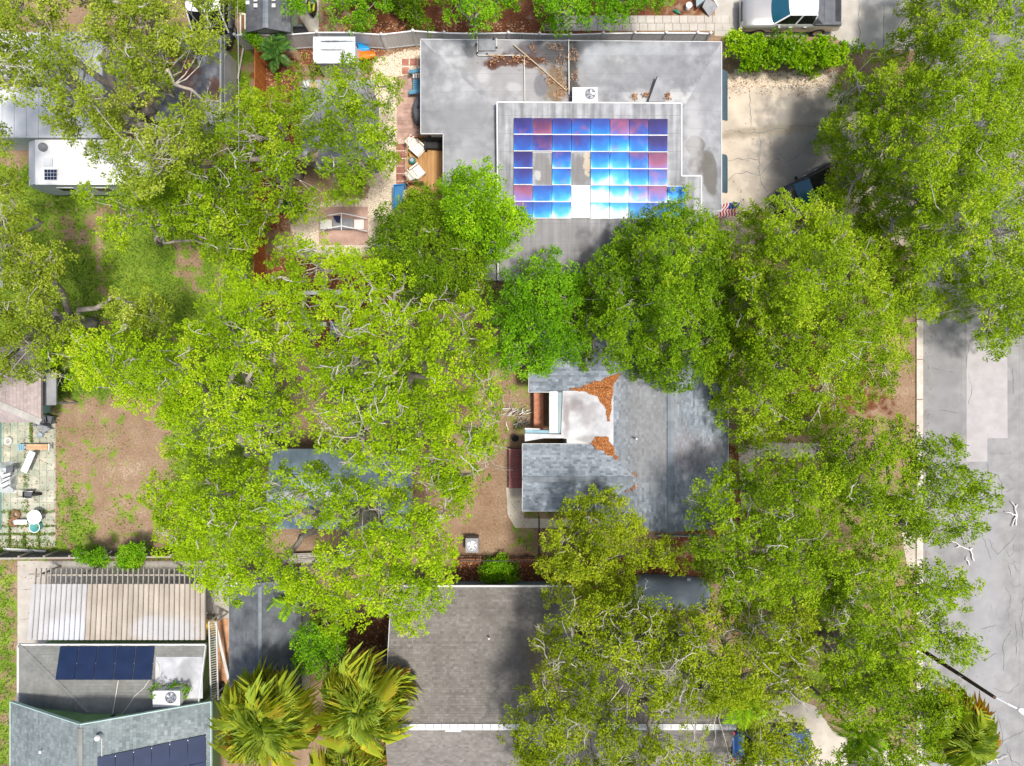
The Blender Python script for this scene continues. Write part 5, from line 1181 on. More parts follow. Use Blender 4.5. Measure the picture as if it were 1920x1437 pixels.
for k in range(6):
    p = A+(B-A)*((k+0.5)/6); MB().box((p.x, p.y, 0.62), (0.05, (A-B).length/6*0.94, 1.2)).obj('board', 'blue_trim', bg_)
pb = thing('pale_boards', 'weathered pale planks lying right of the blue gate', 'planks', tuple(W(638,618,0)))
for k in range(4): MB().prism(WL([(629+k*4.6,602),(633.2+k*4.6,602),(633.2+k*4.6,632-k*2),(629+k*4.6,634-k*2)], 0.5), 0.05).obj('plank', 'timber_grey', pb)
MB().prism([p-Vector((0,0,0.05)) for p in WL([(629,606),(647,606),(647,626),(629,626)], 0.5)], 0.4).obj('trestle', 'brown_wood', pb)
# black picket fence beside the shingled house
bf = thing('iron_fence', 'thin black metal fence making a corner in the back yard', 'fence', tuple(W(1010,1042,0)))
for a, b in ((W(1010,962,0), W(1010,1043,0)), (W(1010,1043,0), W(862,1042,0))):
    for z in (0.15, 1.15): MB().bar(a+Vector((0,0,z)), b+Vector((0,0,z)), 0.035, 0.035).obj('rail', 'iron', bf)
    n = int((b-a).length/0.13)
    for k in range(n+1):
        p = a+(b-a)*k/n; MB().box((p.x, p.y, 0.62), (0.02,0.02,1.24)).obj('picket', 'iron', bf)
sb = thing('sleeper_edging', 'dark timber sleepers edging the leafy bed', 'edging', tuple(W(930,1050,0)))
for k in range(5): MB().box(((W(862+k*30,1049,0)+W(891+k*30,1049,0))/2+Vector((0,0,0.1))).to_tuple(), (0.9,0.18,0.2)).obj('sleeper', 'brown_wood', sb)
# dark back fence bottom left
df = thing('board_fence', 'low dark board fence with pale top behind the ribbed patio roof', 'fence', tuple(W(160,1046,0)))
A, B = W(-60,1047,1.3), W(320,1043,1.3); A.z = B.z = 0
for j in range(3):
    for k in range(6):
        a, b = A+(B-A)*(k/6+0.002), A+(B-A)*((k+1)/6-0.002); MB().bar(a+Vector((0,0,0.25+j*0.4)), b+Vector((0,0,0.25+j*0.4)), 0.04, 0.34).obj('board', 'dark_wood', df)
MB().bar(A+Vector((0,-0.04,1.29)), B+Vector((0,-0.04,1.29)), 0.10, 0.05).obj('cap_rail', 'timber_grey', df)
for k in range(9):
    p = A+(B-A)*k/8; MB().box((p.x, p.y+0.06, 0.66), (0.1,0.1,1.32)).obj('post', 'timber_grey', df)

# ------------------------------------------------------------------ vehicles
mat('paint_silver', (0.40,0.39,0.37), (0.46,0.45,0.43), scale=0.8, rough=0.3, metal=0.5, coat=0.6)
mat('paint_white', (0.78,0.78,0.77), (0.84,0.84,0.83), scale=1, rough=0.3, coat=0.5)
mat('paint_black', (0.010,0.011,0.013), rough=0.25, coat=0.6)
mat('paint_blue', (0.015,0.06,0.20), (0.02,0.08,0.26), scale=1, rough=0.25, coat=0.6)
mat('car_glass', (0.012,0.09,0.14), rough=0.06, spec=0.8)  # glass tint plus the sky's blue reflection, put into the base colour
mat('tint_glass', (0.008,0.009,0.010), rough=0.1, spec=0.5)
mat('plastic_dark', (0.085,0.09,0.105), (0.12,0.125,0.14), scale=3, rough=0.6)
mat('tyre', (0.018,0.018,0.018), rough=0.85)
mat('rim', (0.45,0.43,0.40), rough=0.35, metal=0.7)
mat('lamp_red', (0.55,0.02,0.015), rough=0.2)
mat('lamp_clear', (0.70,0.72,0.74), rough=0.1)
def loft_section(w, zb, zt, crown=0.03):
    pts = [(-0.94*w, zb), (-w, zb+0.18), (-w, zt-0.20), (-0.965*w, zt-0.07), (-0.86*w, zt-0.01), (-0.5*w, zt+crown*0.7), (0, zt+crown)]
    return pts + [(-y, z) for y, z in pts[-2::-1]]
def vehicle(name, label, cat, loc, rz, L, wd, stations, paint, gh, zb=0.30, wheel_x=(0.31,-0.31), wr=0.36, extra=None, glass='car_glass'):
    """stations: (x/L, half width factor, top z); gh: greenhouse dict"""
    t = thing(name, label, cat, tuple(loc), None, rz); ORG[t.name] = (0,0,0); w = wd/2
    rows = [[Vector((x*L, y, z)) for y, z in loft_section(w*f, zb, zt)] for x, f, zt in stations]
    b = MB().grid(rows); b.f.append(list(range(len(rows[0])))); b.a.append(0.5)
    k = len(rows[0]); n = (len(rows)-1)*k; b.f.append([n+i for i in range(k)][::-1]); b.a.append(0.5)
    b.obj('body', paint, t, smooth=True)
    g = gh; zB, zR = g['zb'], g['zr']; wb, wr_ = g.get('wb', 0.88)*w, g.get('wr', 0.70)*w
    xf0, xf1, xr1, xr0 = [q*L for q in g['x']]          # windscreen base, roof front, roof rear, rear glass base
    def span(x, ww, z, bow): return [Vector((x+bow*(1-(y/ww)**2), y, z)) for y in np.linspace(-ww, ww, 9)]
    MB().grid([span(xf0, wb, zB, 0.16), span((xf0*0.45+xf1*0.55), (wb*0.4+wr_*0.6), zB*0.42+zR*0.58, 0.14), span(xf1, wr_, zR, 0.10)]).obj('windscreen', glass, t, smooth=True)
    MB().grid([span(xr1, wr_, zR, -0.06), span(xr0, wb, zB, -0.08)]).obj('rear_window', 'tint_glass', t, smooth=True)
    rf_ = [[Vector((x+bw*(1-(y/wr_)**2), y, zR+0.05*cr_*(1-(y/wr_)**2)+0.004)) for y in np.linspace(-wr_, wr_, 9)] for x, bw, cr_ in ((xf1,0.10,0.3),(xf1*0.8+xr1*0.2,0.08,0.9),((xf1+xr1)/2,0.02,1),(xf1*0.2+xr1*0.8,-0.04,0.9),(xr1,-0.06,0.3))]
    MB().grid(rf_).obj('roof', g.get('paint', paint), t, smooth=True)
    for s in (-1, 1):
        ed = [Vector((xf0, s*wb, zB)), Vector((xf1, s*wr_, zR)), Vector((xr1, s*wr_, zR)), Vector((xr0, s*wb, zB))]
        m1, m2 = (ed[1]*0.5+ed[2]*0.5), (ed[0]*0.45+ed[3]*0.55); m2.z = zB
        for q in ([ed[0], ed[1], m1, m2], [m2, m1, ed[2], ed[3]]):
            c = sum(q, Vector())/4; ins = [c+(p-c)*0.90+Vector((0,s*0.004,0)) for p in q]; MB().face(ins).obj('side_window', 'tint_glass', t)
        f = MB()
        for a, bq in ((ed[0],ed[1]),(ed[1],ed[2]),(ed[2],ed[3]),(m2,m1)): f.bar(a, bq, 0.07, 0.05)
        f.face(ed); f.obj('window_frame', g.get('paint', paint), t)
        for fx in wheel_x:
            ty = MB(); c = Vector((fx*L, s*(w-0.10), wr))
            prof = [(wr*0.62,-0.11),(wr*0.97,-0.11),(wr,-0.07),(wr,0.07),(wr*0.97,0.11),(wr*0.62,0.11)]
            rings = [[c+Vector((r*math.cos(a), zz, r*math.sin(a))) for a in np.linspace(0, 2*math.pi, 19)[:-1]] for r, zz in prof]
            ty.grid(rings, closed=True); wh = ty.obj('wheel', 'tyre', t, smooth=False)
            rm = MB().grid([[c+Vector((r*math.cos(a), s*zz, r*math.sin(a))) for a in np.linspace(0, 2*math.pi, 19)[:-1]] for r, zz in ((wr*0.62,0.10),(wr*0.55,0.07),(wr*0.2,0.06),(0.001,0.09))], closed=True); ORG[wh.name] = (0,0,0); rm.obj('rim', 'rim', wh)
        MB().box((0.47*L, s*w*0.68, stations[-2][2]-0.12), (0.16,0.34,0.14)).obj('headlight', 'lamp_clear', t)
        MB().box((-0.487*L, s*w*0.82, stations[1][2]-0.16), (0.10,0.22,0.24)).obj('tail_light', 'lamp_red', t)
        MB().box((xf0-0.12*L*0.4, s*(w+0.09), zB+0.08), (0.12,0.20,0.15)).obj('mirror', paint, t)
        for fx in (0.02, -0.13): MB().box((fx*L, s*(w+0.012), zB-0.12), (0.2,0.03,0.04)).obj('door_handle', 'lamp_clear', t)
    if extra: extra(t, L, w)
    return t
SED = [(-0.5,0.78,0.66),(-0.475,0.9,0.84),(-0.40,0.97,0.93),(-0.2,1,0.95),(0.1,1,0.94),(0.22,1,0.92),(0.36,0.98,0.84),(0.45,0.90,0.74),(0.488,0.80,0.64),(0.5,0.66,0.52)]
TRK = [(-0.5,0.93,1.10),(-0.49,0.97,1.18),(-0.2,1,1.20),(0.1,1,1.20),(0.2,1,1.20),(0.38,0.99,1.15),(0.45,0.95,1.06),(0.485,0.88,0.95),(0.5,0.78,0.80)]
def truck_bed(t, L, w):
    MB().box((-0.35*L, 0, 1.235), (0.27*L, 1.86*w, 0.05)).obj('bed_cover', 'plastic_dark', t)
    for k in range(2): MB().box((-0.265*L-k*0.085*L, 0, 1.268), (0.078*L, 1.5*w, 0.02)).obj('cover_panel', 'plastic_dark', t)
    MB().box((-0.452*L, 0, 1.264), (0.055*L, 1.55*w, 0.012)).obj('bed_opening', 'black', t)
    for s in (-1, 1):
        MB().box((-0.35*L, s*0.93*w, 1.26), (0.27*L, 0.10, 0.10)).obj('bed_rail', 'plastic_dark', t)
        MB().prism([Vector((-0.20*L, s*0.86*w, 1.80)), Vector((-0.20*L, s*0.95*w, 1.28)), Vector((-0.30*L, s*0.95*w, 1.28))], 0.03).obj('sail_panel', 'plastic_dark', t)
    MB().box((0.492*L, 0, 0.62), (0.14, 1.8*w, 0.22)).obj('bumper', 'paint_silver', t); MB().box((-0.497*L, 0, 0.62), (0.12, 1.8*w, 0.2)).obj('bumper', 'plastic_dark', t)
    MB().box((0.497*L, 0, 0.88), (0.05, 1.1*w, 0.22)).obj('grille', 'plastic_dark', t)
vehicle('pickup_truck', 'silver crew cab pickup with dark covered bed parked at the top edge', 'pickup', Vector((15.98, 21.30, 0)), math.pi, 5.6, 2.02, TRK, 'paint_silver', dict(x=(0.20,0.075,-0.195,-0.205), zb=1.20, zr=1.88, wb=0.92, wr=0.74, paint='paint_white'), zb=0.42, wr=0.40, extra=truck_bed)
vehicle('parked_car', 'black car with blue windscreen half hidden by the street tree, on the beige driveway', 'car', W(1514,362,0), R(208), 4.6, 1.82, SED, 'paint_black', dict(x=(0.20,0.05,-0.22,-0.37), zb=0.92, zr=1.44))
vehicle('parked_car', 'dark blue car under the olive oak in the lower right driveway', 'car', W(1440,1386,0), 0.02, 4.6, 1.82, SED, 'paint_blue', dict(x=(0.20,0.05,-0.22,-0.37), zb=0.92, zr=1.44))
VAN = [(-0.5,0.9,1.0),(-0.48,0.98,1.1),(-0.2,1,1.12),(0.2,1,1.12),(0.34,0.99,1.05),(0.44,0.93,0.98),(0.48,0.85,0.88),(0.5,0.75,0.7)]
vehicle('white_van', 'white van with black sloping windscreen beside the rusty shingle roof', 'van', W(411,12,0), R(-90), 5.3, 2.1, VAN, 'plastic_dark', dict(x=(0.40,0.26,-0.45,-0.485), zb=1.10, zr=2.1, wb=0.97, wr=0.88, paint='paint_white'), glass='tint_glass')
# car under a grey cover
mat('cover_grey', (0.230,0.270,0.324), (0.324,0.378,0.446), scale=1.2, rough=0.6, spec=0.3, bump=0.3, bscale=4)
cc = thing('covered_car', 'car wrapped in a blue grey fitted cover under the trees', 'covered car', tuple(W(1254,1108,0)), None, R(-3)); ORG[cc.name] = (0,0,0)
prof = [(-2.28,0.5,0.55),(-2.2,0.72,0.82),(-1.9,0.86,1.0),(-1.4,0.93,1.12),(-0.8,0.95,1.42),(-0.1,0.95,1.50),(0.6,0.95,1.44),(1.1,0.94,1.12),(1.7,0.90,0.98),(2.1,0.80,0.85),(2.25,0.6,0.6),(2.3,0.4,0.4)]
rows = []
for x, w, z in prof:
    rows.append([Vector((x, w*math.copysign(min(1, abs(math.cos(a))**0.6), math.cos(a))*(1-0.28*max(0, math.sin(a))**2*(z > 1.2)), 0.05+(z-0.05)*math.sin(a)**0.62 if math.sin(a) > 1e-6 else 0.05)) for a in np.linspace(math.pi, 0, 17)])
MB().grid(rows).face(rows[0][::-1]).face(rows[-1]).obj('cover', 'cover_grey', cc, smooth=True)
for s in (-1, 1):
    MB().box((0.85, s*1.0, 0.98), (0.2,0.16,0.14)).obj('mirror_bulge', 'cover_grey', cc)
MB().tube([(p[0], -p[1]*0.99, 0.1) for p in prof], 0.02, 5).obj('hem', 'cover_grey', cc)
# camper
rv = thing('camper', 'white travel camper with a small blue solar panel on its roof', 'camper', tuple(W(165,315,0)))
mat('camper_side', (0.42,0.44,0.45), (0.50,0.52,0.53), scale=1, rough=0.5)
zt = 2.75; p0, p1 = W(66,262,zt), W(282,345,zt); xl = W(47,300,zt-0.25).x
body = [Vector((xl+0.15,p1.y,0.55)), Vector((p1.x,p1.y,0.55)), Vector((p1.x,p0.y,0.55)), Vector((xl+0.15,p0.y,0.55))]
MB().grid([[Vector((xl+0.25,p1.y,0.5)), Vector((xl+0.25,p0.y,0.5))], [Vector((xl,p1.y,1.3)), Vector((xl,p0.y,1.3))], [Vector((xl+0.1,p1.y,2.35)), Vector((xl+0.1,p0.y,2.35))], [Vector((p0.x,p1.y,zt)), Vector((p0.x,p0.y,zt))]]).obj('front_cap', 'vinyl', rv)
MB().grid([[Vector((p0.x,p1.y,zt)), Vector((p0.x,p0.y,zt))], [Vector((p1.x,p1.y,zt)), Vector((p1.x,p0.y,zt))]]).grid([[Vector((p1.x,p1.y,zt)), Vector((p1.x,p0.y,zt))], [Vector((p1.x,p1.y,0.5)), Vector((p1.x,p0.y,0.5))]]).obj('roof', 'paint_white', rv)
for yy in (p1.y, p0.y):
    MB().face([Vector((xl+0.25,yy,0.5)), Vector((p1.x,yy,0.5)), Vector((p1.x,yy,zt)), Vector((p0.x,yy,zt)), Vector((xl+0.1,yy,2.35)), Vector((xl,yy,1.3))]).obj('side', 'camper_side', rv)
    s = -1 if yy == p1.y else 1
    for fx in (0.62,): 
        c = Vector((p0.x+(p1.x-p0.x)*fx, yy-s*0.1, 0.36)); MB().grid([[c+Vector((r*math.cos(a), zz, r*math.sin(a))) for a in np.linspace(0, 2*math.pi, 17)[:-1]] for r, zz in ((0.02,-0.09),(0.33,-0.1),(0.36,-0.05),(0.36,0.05),(0.33,0.1),(0.02,0.09))], closed=True).obj('wheel', 'tyre', rv)
for fx in (0.18, 0.5, 0.8):
    x = p0.x+(p1.x-p0.x)*fx; w_ = MB().box((x, p1.y-0.01, 1.75), (0.95,0.04,0.6)).obj('window', 'vinyl_white', rv); MB().box((x, p1.y-0.02, 1.75), (0.85,0.04,0.5)).obj('pane', 'tint_glass', w_)
MB().bar((p0.x,p1.y-0.02,zt-0.02), (p1.x,p1.y-0.02,zt-0.02), 0.06, 0.06).obj('roof_trim', 'vinyl_white', rv)
sp = MB().prism([p+Vector((0,0,0.07)) for p in WL([(84,318),(109,318),(109,339),(84,339)], zt)], 0.04).obj('solar_panel', 'vinyl_white', rv)
for r_ in range(3):
    for c_ in range(4): MB().prism([p+Vector((0,0,0.075)) for p in WL([(85+c_*5.9,319+r_*6.6),(90.4+c_*5.9,319+r_*6.6),(90.4+c_*5.9,325+r_*6.6),(85+c_*5.9,325+r_*6.6)], zt)], 0.01).obj('cell', 'module_dark', sp)
c = W(82,277,zt); MB().lathe((c.x,c.y,zt), [(0.24,0),(0.24,0.12),(0.18,0.2),(0.02,0.22)], 14).obj('roof_vent', 'ac_grey', rv)
for x, y in ((92,305),(180,280),(220,320)): c = W(x,y,zt); MB().box((c.x,c.y,zt+0.05), (0.45,0.45,0.1)).obj('roof_hatch', 'vinyl', rv)
tb = thing('dark_trailer', 'dark grey box trailer behind the right end of the camper', 'trailer', tuple(W(298,325,0)))
MB().prism(WL([(284,292),(304,292),(304,352),(284,352)], 1.8), 1.4).obj('box', 'plastic_dark', tb)
for k in range(7): MB().prism([p+Vector((0,0,0.012)) for p in WL([(285.5+k*2.6,293),(286.8+k*2.6,293),(286.8+k*2.6,351),(285.5+k*2.6,351)], 1.8)], 0.02).obj('rib', 'plastic_dark', tb)
for s in (-1,1): MB().tube([W(294,322+s*10,0)+Vector((0.3,0,0.3)), W(294,322+s*10,0)+Vector((0.45,0,0.3))], 0.3, 14).obj('wheel', 'tyre', tb)

# ------------------------------------------------------------------ machines on roofs and ground
def ac_unit(label, c, size, m, rz=0, fan=(0.2,0.0), fr=0.3, group=None):
    t = thing('air_conditioner', label, 'air conditioner', tuple(c), group, rz); ORG[t.name] = (0,0,0); L, w, h = size
    MB().box((0,0,h/2), (L,w,h)).obj('casing', m, t)
    MB().box((0,0,h+0.012), (L+0.02,w+0.02,0.03)).obj('top_plate', m, t)
    fx, fy = fan[0]*L, fan[1]*w
    MB().lathe((fx,fy,h+0.02), [(fr,0),(fr,0.05),(fr*0.9,0.05),(fr*0.88,0.012),(0.001,0.012)], 20, cap=False).obj('fan_ring', 'plastic_dark', t)
    f = MB()
    for k in range(5):
        a = k*2*math.pi/5; d = Vector((math.cos(a), math.sin(a), 0)); e = Vector((-math.sin(a), math.cos(a), 0)); f.face([Vector((fx,fy,h+0.045))+d*0.05, Vector((fx,fy,h+0.04))+d*fr*0.84-e*0.05, Vector((fx,fy,h+0.06))+d*fr*0.84+e*0.09, Vector((fx,fy,h+0.055))+d*0.05+e*0.05])
    f.obj('fan_blades', 'steel', t)
    g = MB()
    for q in (0.35,0.7,0.97): g.lathe((fx,fy,h+0.075), [(fr*q,0),(fr*q+0.012,0)], 20, cap=False)
    for k in range(4): a = k*math.pi/4; d = Vector((math.cos(a)*fr, math.sin(a)*fr, 0)); g.bar(Vector((fx,fy,h+0.078))-d, Vector((fx,fy,h+0.078))+d, 0.012, 0.008)
    g.obj('fan_guard', 'steel', t)
    for k in range(8): MB().box((-L/2-0.008, -w*0.4+k*w*0.8/7, h*0.5), (0.02,0.03,h*0.8)).obj('louvre', 'plastic_dark', t)
    return t
c = W(1097,177,3.7); ac_unit('white rooftop air conditioner beside the pipes on the flat grey roof', Vector((c.x,c.y,3.05)), (1.32,0.78,0.55), 'ac_white', fan=(0.22,0.05), fr=0.28)
c = W(314,1309,3.6); ac_unit('white rooftop air conditioner among weeds on the green grey house', Vector((c.x,c.y,2.95)), (1.42,0.86,0.75), 'ac_white', fan=(0.18,0.1), fr=0.30)
c = W(885,1023,0.85); ac_unit('grey ground air conditioner on the bare yard by the iron fence', Vector((c.x,c.y,0)), (0.72,0.80,0.85), 'ac_grey', fan=(0,0), fr=0.28)
rw = tree('roof_weeds', 'green weeds sprouting round the rooftop air conditioner, lower left', None, [[(284,1285),(352,1280),(358,1305),(345,1310),(342,1292),(296,1292),(286,1312),(282,1300)]], (318,1286), 3.4, 3.2, 'leaf_bright', 70, dens=1.0, spacing=0.22, cr=(0.10,0.17), sprigs=5, per=16, sr=(0.06,0.12), leaf=(0.07,0.035), twigs=0, tr=0.02, limbs=2, cat='weeds', lobes=0.02, low=0.0, fork=0.95)
ls = thing('leaning_panel', 'loose grey sheet panel lying tilted on the flat grey roof', 'panel', tuple(W(1238,170,3.0)))
a = [W(1232,144,3.25), W(1264,153,3.05), W(1248,191,3.0), W(1215,191,3.22)]; MB().prism(a, 0.05).obj('sheet', 'roof_felt', ls)
MB().bar(a[0]+Vector((0,0,0.01)), a[3]+Vector((0,0,0.01)), 0.05, 0.06).obj('edge', 'iron', ls)
for k, (x, y) in enumerate(((1190,183),(1211,178),(1252,182))):
    c = W(x,y,3.05); g = np.random.default_rng(k); n = 40; P = np.stack([c.x+g.normal(0,0.09,n), c.y+g.normal(0,0.09,n), np.full(n,3.09)+g.random(n)*0.05], 1); aa = g.uniform(0,6.28,n)
    ax = np.stack([np.cos(aa),np.sin(aa),g.uniform(-.4,.4,n)],1)*0.06; bx = np.stack([-np.sin(aa),np.cos(aa),g.uniform(-.4,.4,n)],1)*0.03
    stuff(link('leaf_litter', np_quads('leaf_litter', np.stack([P-ax,P-bx,P+ax,P+bx],1), 'litter', g.random(n), (0,0,0))))
dish = thing('satellite_dish', 'small white satellite dish on the garage roof corner', 'dish', tuple(W(440,1094,2.6)))
c = W(437,1092,2.9); MB().lathe((c.x,c.y,2.85), [(0.02,0),(0.16,0.03),(0.27,0.10),(0.29,0.13),(0.27,0.12),(0.1,0.03)], 18, cap=False).obj('reflector', 'vinyl_white', dish, smooth=True)
MB().tube([(c.x,c.y,2.6),(c.x,c.y,2.86)], 0.025, 6).obj('mast', 'steel', dish); MB().tube([(c.x+0.28,c.y,2.95),(c.x+0.1,c.y+0.1,3.2)], 0.015, 5).obj('arm', 'steel', dish); MB().box((c.x+0.1,c.y+0.1,3.2), (0.08,0.08,0.08)).obj('receiver', 'black', dish)

# ------------------------------------------------------------------ street lamp, cables, road litter
sl_ = thing('street_lamp', 'tall dark wooden lamp pole with a white arm over the road', 'street lamp', tuple(W(1672,1182,0)))
zt_ = 8.5; pt = W(1865,1308,zt_); pb_ = W(1672,1182,0); pb_.x, pb_.y = pt.x-0.02, pt.y+0.02
sl_.location = pb_; ORG[sl_.name] = tuple(pb_)
mat('pole_wood', (0.05,0.032,0.018), (0.10,0.065,0.04), scale=3, rough=0.9)
MB().tube([pb_, pb_+(pt-pb_)*0.5, pt], [0.13,0.105,0.082], 12).obj('pole', 'pole_wood', sl_)
ph = W(1912,1331,8.75); MB().tube([pt-Vector((0,0,0.25)), pt+(ph-pt)*0.5+Vector((0,0,0.05)), ph], 0.04, 8).obj('arm', 'vinyl_white', sl_)
d = (ph-pt).normalized(); d.z = 0; s = Vector((-d.y,d.x,0))
MB().grid([[ph+d*x+s*w*math.cos(a)+Vector((0,0,0.09*math.sin(a))) for a in np.linspace(0,2*math.pi,13)[:-1]] for x, w in ((-0.12,0.04),(0,0.12),(0.2,0.17),(0.42,0.16),(0.55,0.05))], closed=True).obj('lamp_head', 'vinyl_white', sl_, smooth=True)
for lab, x, y0, y1, z in (('thin grey overhead cable beside the rusty shingle roof, left of two', 417, -80, 340, 5.2), ('thin grey overhead cable over the grass strip, right of two', 443, -80, 360, 5.6)):
    a, b = W(x,y0,z), W(x+4,y1,z); MB().tube([a, (a+b)/2-Vector((0,0,0.25)), b], 0.016, 5)
    o = MB().tube([a+(b-a)*t-Vector((0,0,0.6*t*(1-t))) for t in np.linspace(0,1,9)], 0.016, 5).obj('overhead_cable', 'steel'); tag(o, lab, 'cable', 'overhead cables')
mat('dead_wood', (0.62,0.58,0.52), (0.78,0.75,0.70), scale=4, rough=0.9)
def dead_branch(label, segs, r=0.045, group='bare branches fallen on the road'):
    mb = MB(); g = np.random.default_rng(len(label))
    for sg in segs:
        P = [W(x,y,0.09+0.02*i) for i, (x, y) in enumerate(sg)]; Q = [P[0]]
        for i in range(len(P)-1):
            for t in (0.33,0.66,1.0): Q.append(P[i]+(P[i+1]-P[i])*t+Vector((g.normal(0,0.03),g.normal(0,0.03),0))*(t < 1))
        mb.tube(Q, [r*(1-0.6*k/len(Q)) for k in range(len(Q))], 6)
    tag(mb.obj('fallen_branch', 'dead_wood', smooth=True), label, 'branch', group)
dead_branch('forked bare white branch on the road, nearest the right border', [[(1905,985),(1907,965),(1904,952),(1896,940)],[(1906,966),(1884,960)],[(1906,968),(1897,988)],[(1904,952),(1908,946)]])
dead_branch('crooked bare white branch on the road below the hanging oak crown', [[(1826,1052),(1820,1032),(1800,1024),(1780,1010)],[(1800,1024),(1792,1026)],[(1782,1012),(1798,996)],[(1820,1032),(1824,1028)]])
dead_branch('small bare white twig on the road close to the kerb apron', [[(1818,1060),(1812,1050),(1814,1044)]], 0.035)
dead_branch('bare white twigs on the road at the bottom right corner', [[(1850,1432),(1868,1424),(1890,1418)],[(1868,1424),(1872,1432)]], 0.035)

# ------------------------------------------------------------------ back yard of the flat-roofed house
ws_ = thing('garden_shed', 'small shed with pale dented metal roof against the white fence', 'shed', tuple(W(626,95,0)))
q = WL([(587,69),(666,69),(666,119),(587,119)], 2.1); MB().prism(q, 0.06).obj('roof', 'metal_shed', ws_)
for k in range(9):
    yy = q[0].y+(q[2].y-q[0].y)*(k+0.5)/9; MB().bar((q[0].x+0.05,yy,2.105), (q[1].x-0.05,yy,2.105), 0.03, 0.025).obj('roof_rib', 'metal_shed', ws_)
wallbox(ws_, q[0].x+0.12, q[1].x-0.12, q[2].y+0.12, q[0].y-0.12, 2.03, 'vinyl')
mat('kayak_blue', (0.01,0.22,0.52), (0.02,0.28,0.58), scale=1, rough=0.35); mat('kayak_orange', (0.62,0.12,0.008), (0.75,0.20,0.01), scale=1, rough=0.35)
def kayak(label, a, b, wd, z, m, m2):
    t = thing('kayak', label, 'kayak', tuple((W(*a,0)+W(*b,0))/2), 'kayaks beside the garden shed'); A, B = W(*a,z), W(*b,z); d = (B-A); L = d.length; d.normalize(); s = Vector((-d.y,d.x,0)); rows = []
    for k in range(13):
        f = k/12; w = wd/2*max(0.06, math.sin(math.pi*min(max(f*0.94+0.03,0),1))**0.55); c = A+d*L*f
        rows.append([c+s*w*math.cos(an)+Vector((0,0,(0.14 if math.sin(an) > 0 else 0.22)*math.sin(an)*(0.5+w/wd))) for an in np.linspace(0,2*math.pi,13)[:-1]])
    MB().grid(rows, closed=True).obj('hull', m, t, smooth=True)
    c = A+d*L*0.5; rg = lambda r, z: [c+d*r*1.6*math.cos(an)+s*r*math.sin(an)+Vector((0,0,z)) for an in np.linspace(0,2*math.pi,17)[:-1]]
    MB().grid([rg(0.24,0.11),rg(0.24,0.17),rg(0.20,0.17),rg(0.19,0.13),rg(0.01,0.125)], closed=True).obj('cockpit', m2, t)
kayak('blue kayak sticking out beside the pale shed roof', (628,88), (693,92), 0.62, 0.5, 'kayak_blue', 'black')
kayak('orange kayak beside the pale shed, nearer the gravel', (630,101), (704,103), 0.7, 0.45, 'kayak_orange', 'kayak_orange')
mat('blue_paint', (0.06,0.19,0.29), (0.10,0.26,0.37), scale=2, rough=0.6)
bb = thing('garden_bench', 'blue slatted garden bench tucked under the flat roof edge', 'bench', tuple(W(785,155,0)))
def slat(t, pts, z, m, name, th=0.04): MB().prism([Vector((p.x,p.y,z)) for p in WL(pts, z)], th).obj(name, m, t)
for k in range(5): slat(bb, [(774,149+k*4.2),(803,147+k*4.2),(803,150.6+k*4.2),(774,152.6+k*4.2)], 0.45, 'blue_paint', 'seat_slat')
slat(bb, [(767,132),(803,126),(803,132),(767,138)], 0.95, 'blue_paint', 'top_rail', 0.1); slat(bb, [(767,170),(803,166),(803,173),(767,177)], 0.65, 'blue_paint', 'arm_rest', 0.06)
for k in range(6): slat(bb, [(774+k*5,139),(777+k*5,138.6),(777+k*5,146),(774+k*5,146.4)], 0.70, 'white_wall', 'back_slat', 0.3)
for x, y in ((770,136),(798,132),(770,173),(798,170)): c = W(x,y,0.3); MB().box((c.x,c.y,0.3), (0.08,0.08,0.6)).obj('leg', 'blue_paint', bb)
gr = thing('covered_grill', 'barbecue under a dark cover beside the flat roof edge', 'grill', tuple(W(789,215,0)))
rows = [[W(789,217,0)+Vector((w*math.cos(a)*1.0, l*math.sin(a), z)) for a in np.linspace(0,2*math.pi,15)[:-1]] for w, l, z in ((0.34,0.78,0.02),(0.36,0.80,0.5),(0.35,0.72,0.95),(0.25,0.5,1.15),(0.05,0.1,1.2))]
MB().grid(rows, closed=True).obj('cover', 'plastic_dark', gr, smooth=True)
for k in range(4): c = W(786,226+k*3.4,0.5); MB().box((c.x,c.y,0.9-k*0.03), (0.5,0.05,0.03)).obj('cover_strap', 'iron', gr)
# deck
mat('deck_wood', (0.38,0.20,0.075), (0.52,0.30,0.12), scale=2.2, stretch=(4,0.5,1), rough=0.75, rnd=0.14)
mat('cushion', (0.60,0.58,0.53), (0.68,0.66,0.61), scale=2, rough=0.85); mat('frame_white', (0.70,0.66,0.58), rough=0.6)
dk = thing('wooden_deck', 'honey coloured wooden deck in the corner of the flat-roofed house', 'deck', tuple(W(797,310,0)))
zd = 0.35
for k in range(22):
    x0 = 764+k*3.55; MB().prism([Vector((p.x,p.y,zd)) for p in WL([(x0,257),(x0+3.3,257),(x0+3.3,400),(x0,400)], zd)], 0.04).obj('plank', 'deck_wood', dk)
MB().prism([Vector((p.x,p.y,zd-0.05)) for p in WL([(765,258),(840,258),(840,399),(765,399)], zd)], 0.28).obj('joist_frame', 'brown_wood', dk)
for x0, x1, y in ((764,803,256),(757,794,341)):
    MB().bar(W(x0,y,1.15), W(x1,y,1.15), 0.09, 0.04).obj('top_rail', 'brown_wood', dk); MB().bar(W(x0,y+1,0.5), W(x1,y+1,0.5), 0.05, 0.06).obj('bottom_rail', 'brown_wood', dk)
    for k in range(9):
        p = W(x0+(x1-x0)*(k+0.5)/9, y, 1.1); MB().box((p.x,p.y,0.74), (0.05,0.05,0.78)).obj('baluster', 'brown_wood', dk)
MB().bar(W(763.5,256,1.15), W(763.5,345,1.15), 0.05, 0.04).obj('side_rail', 'deck_wood', dk)
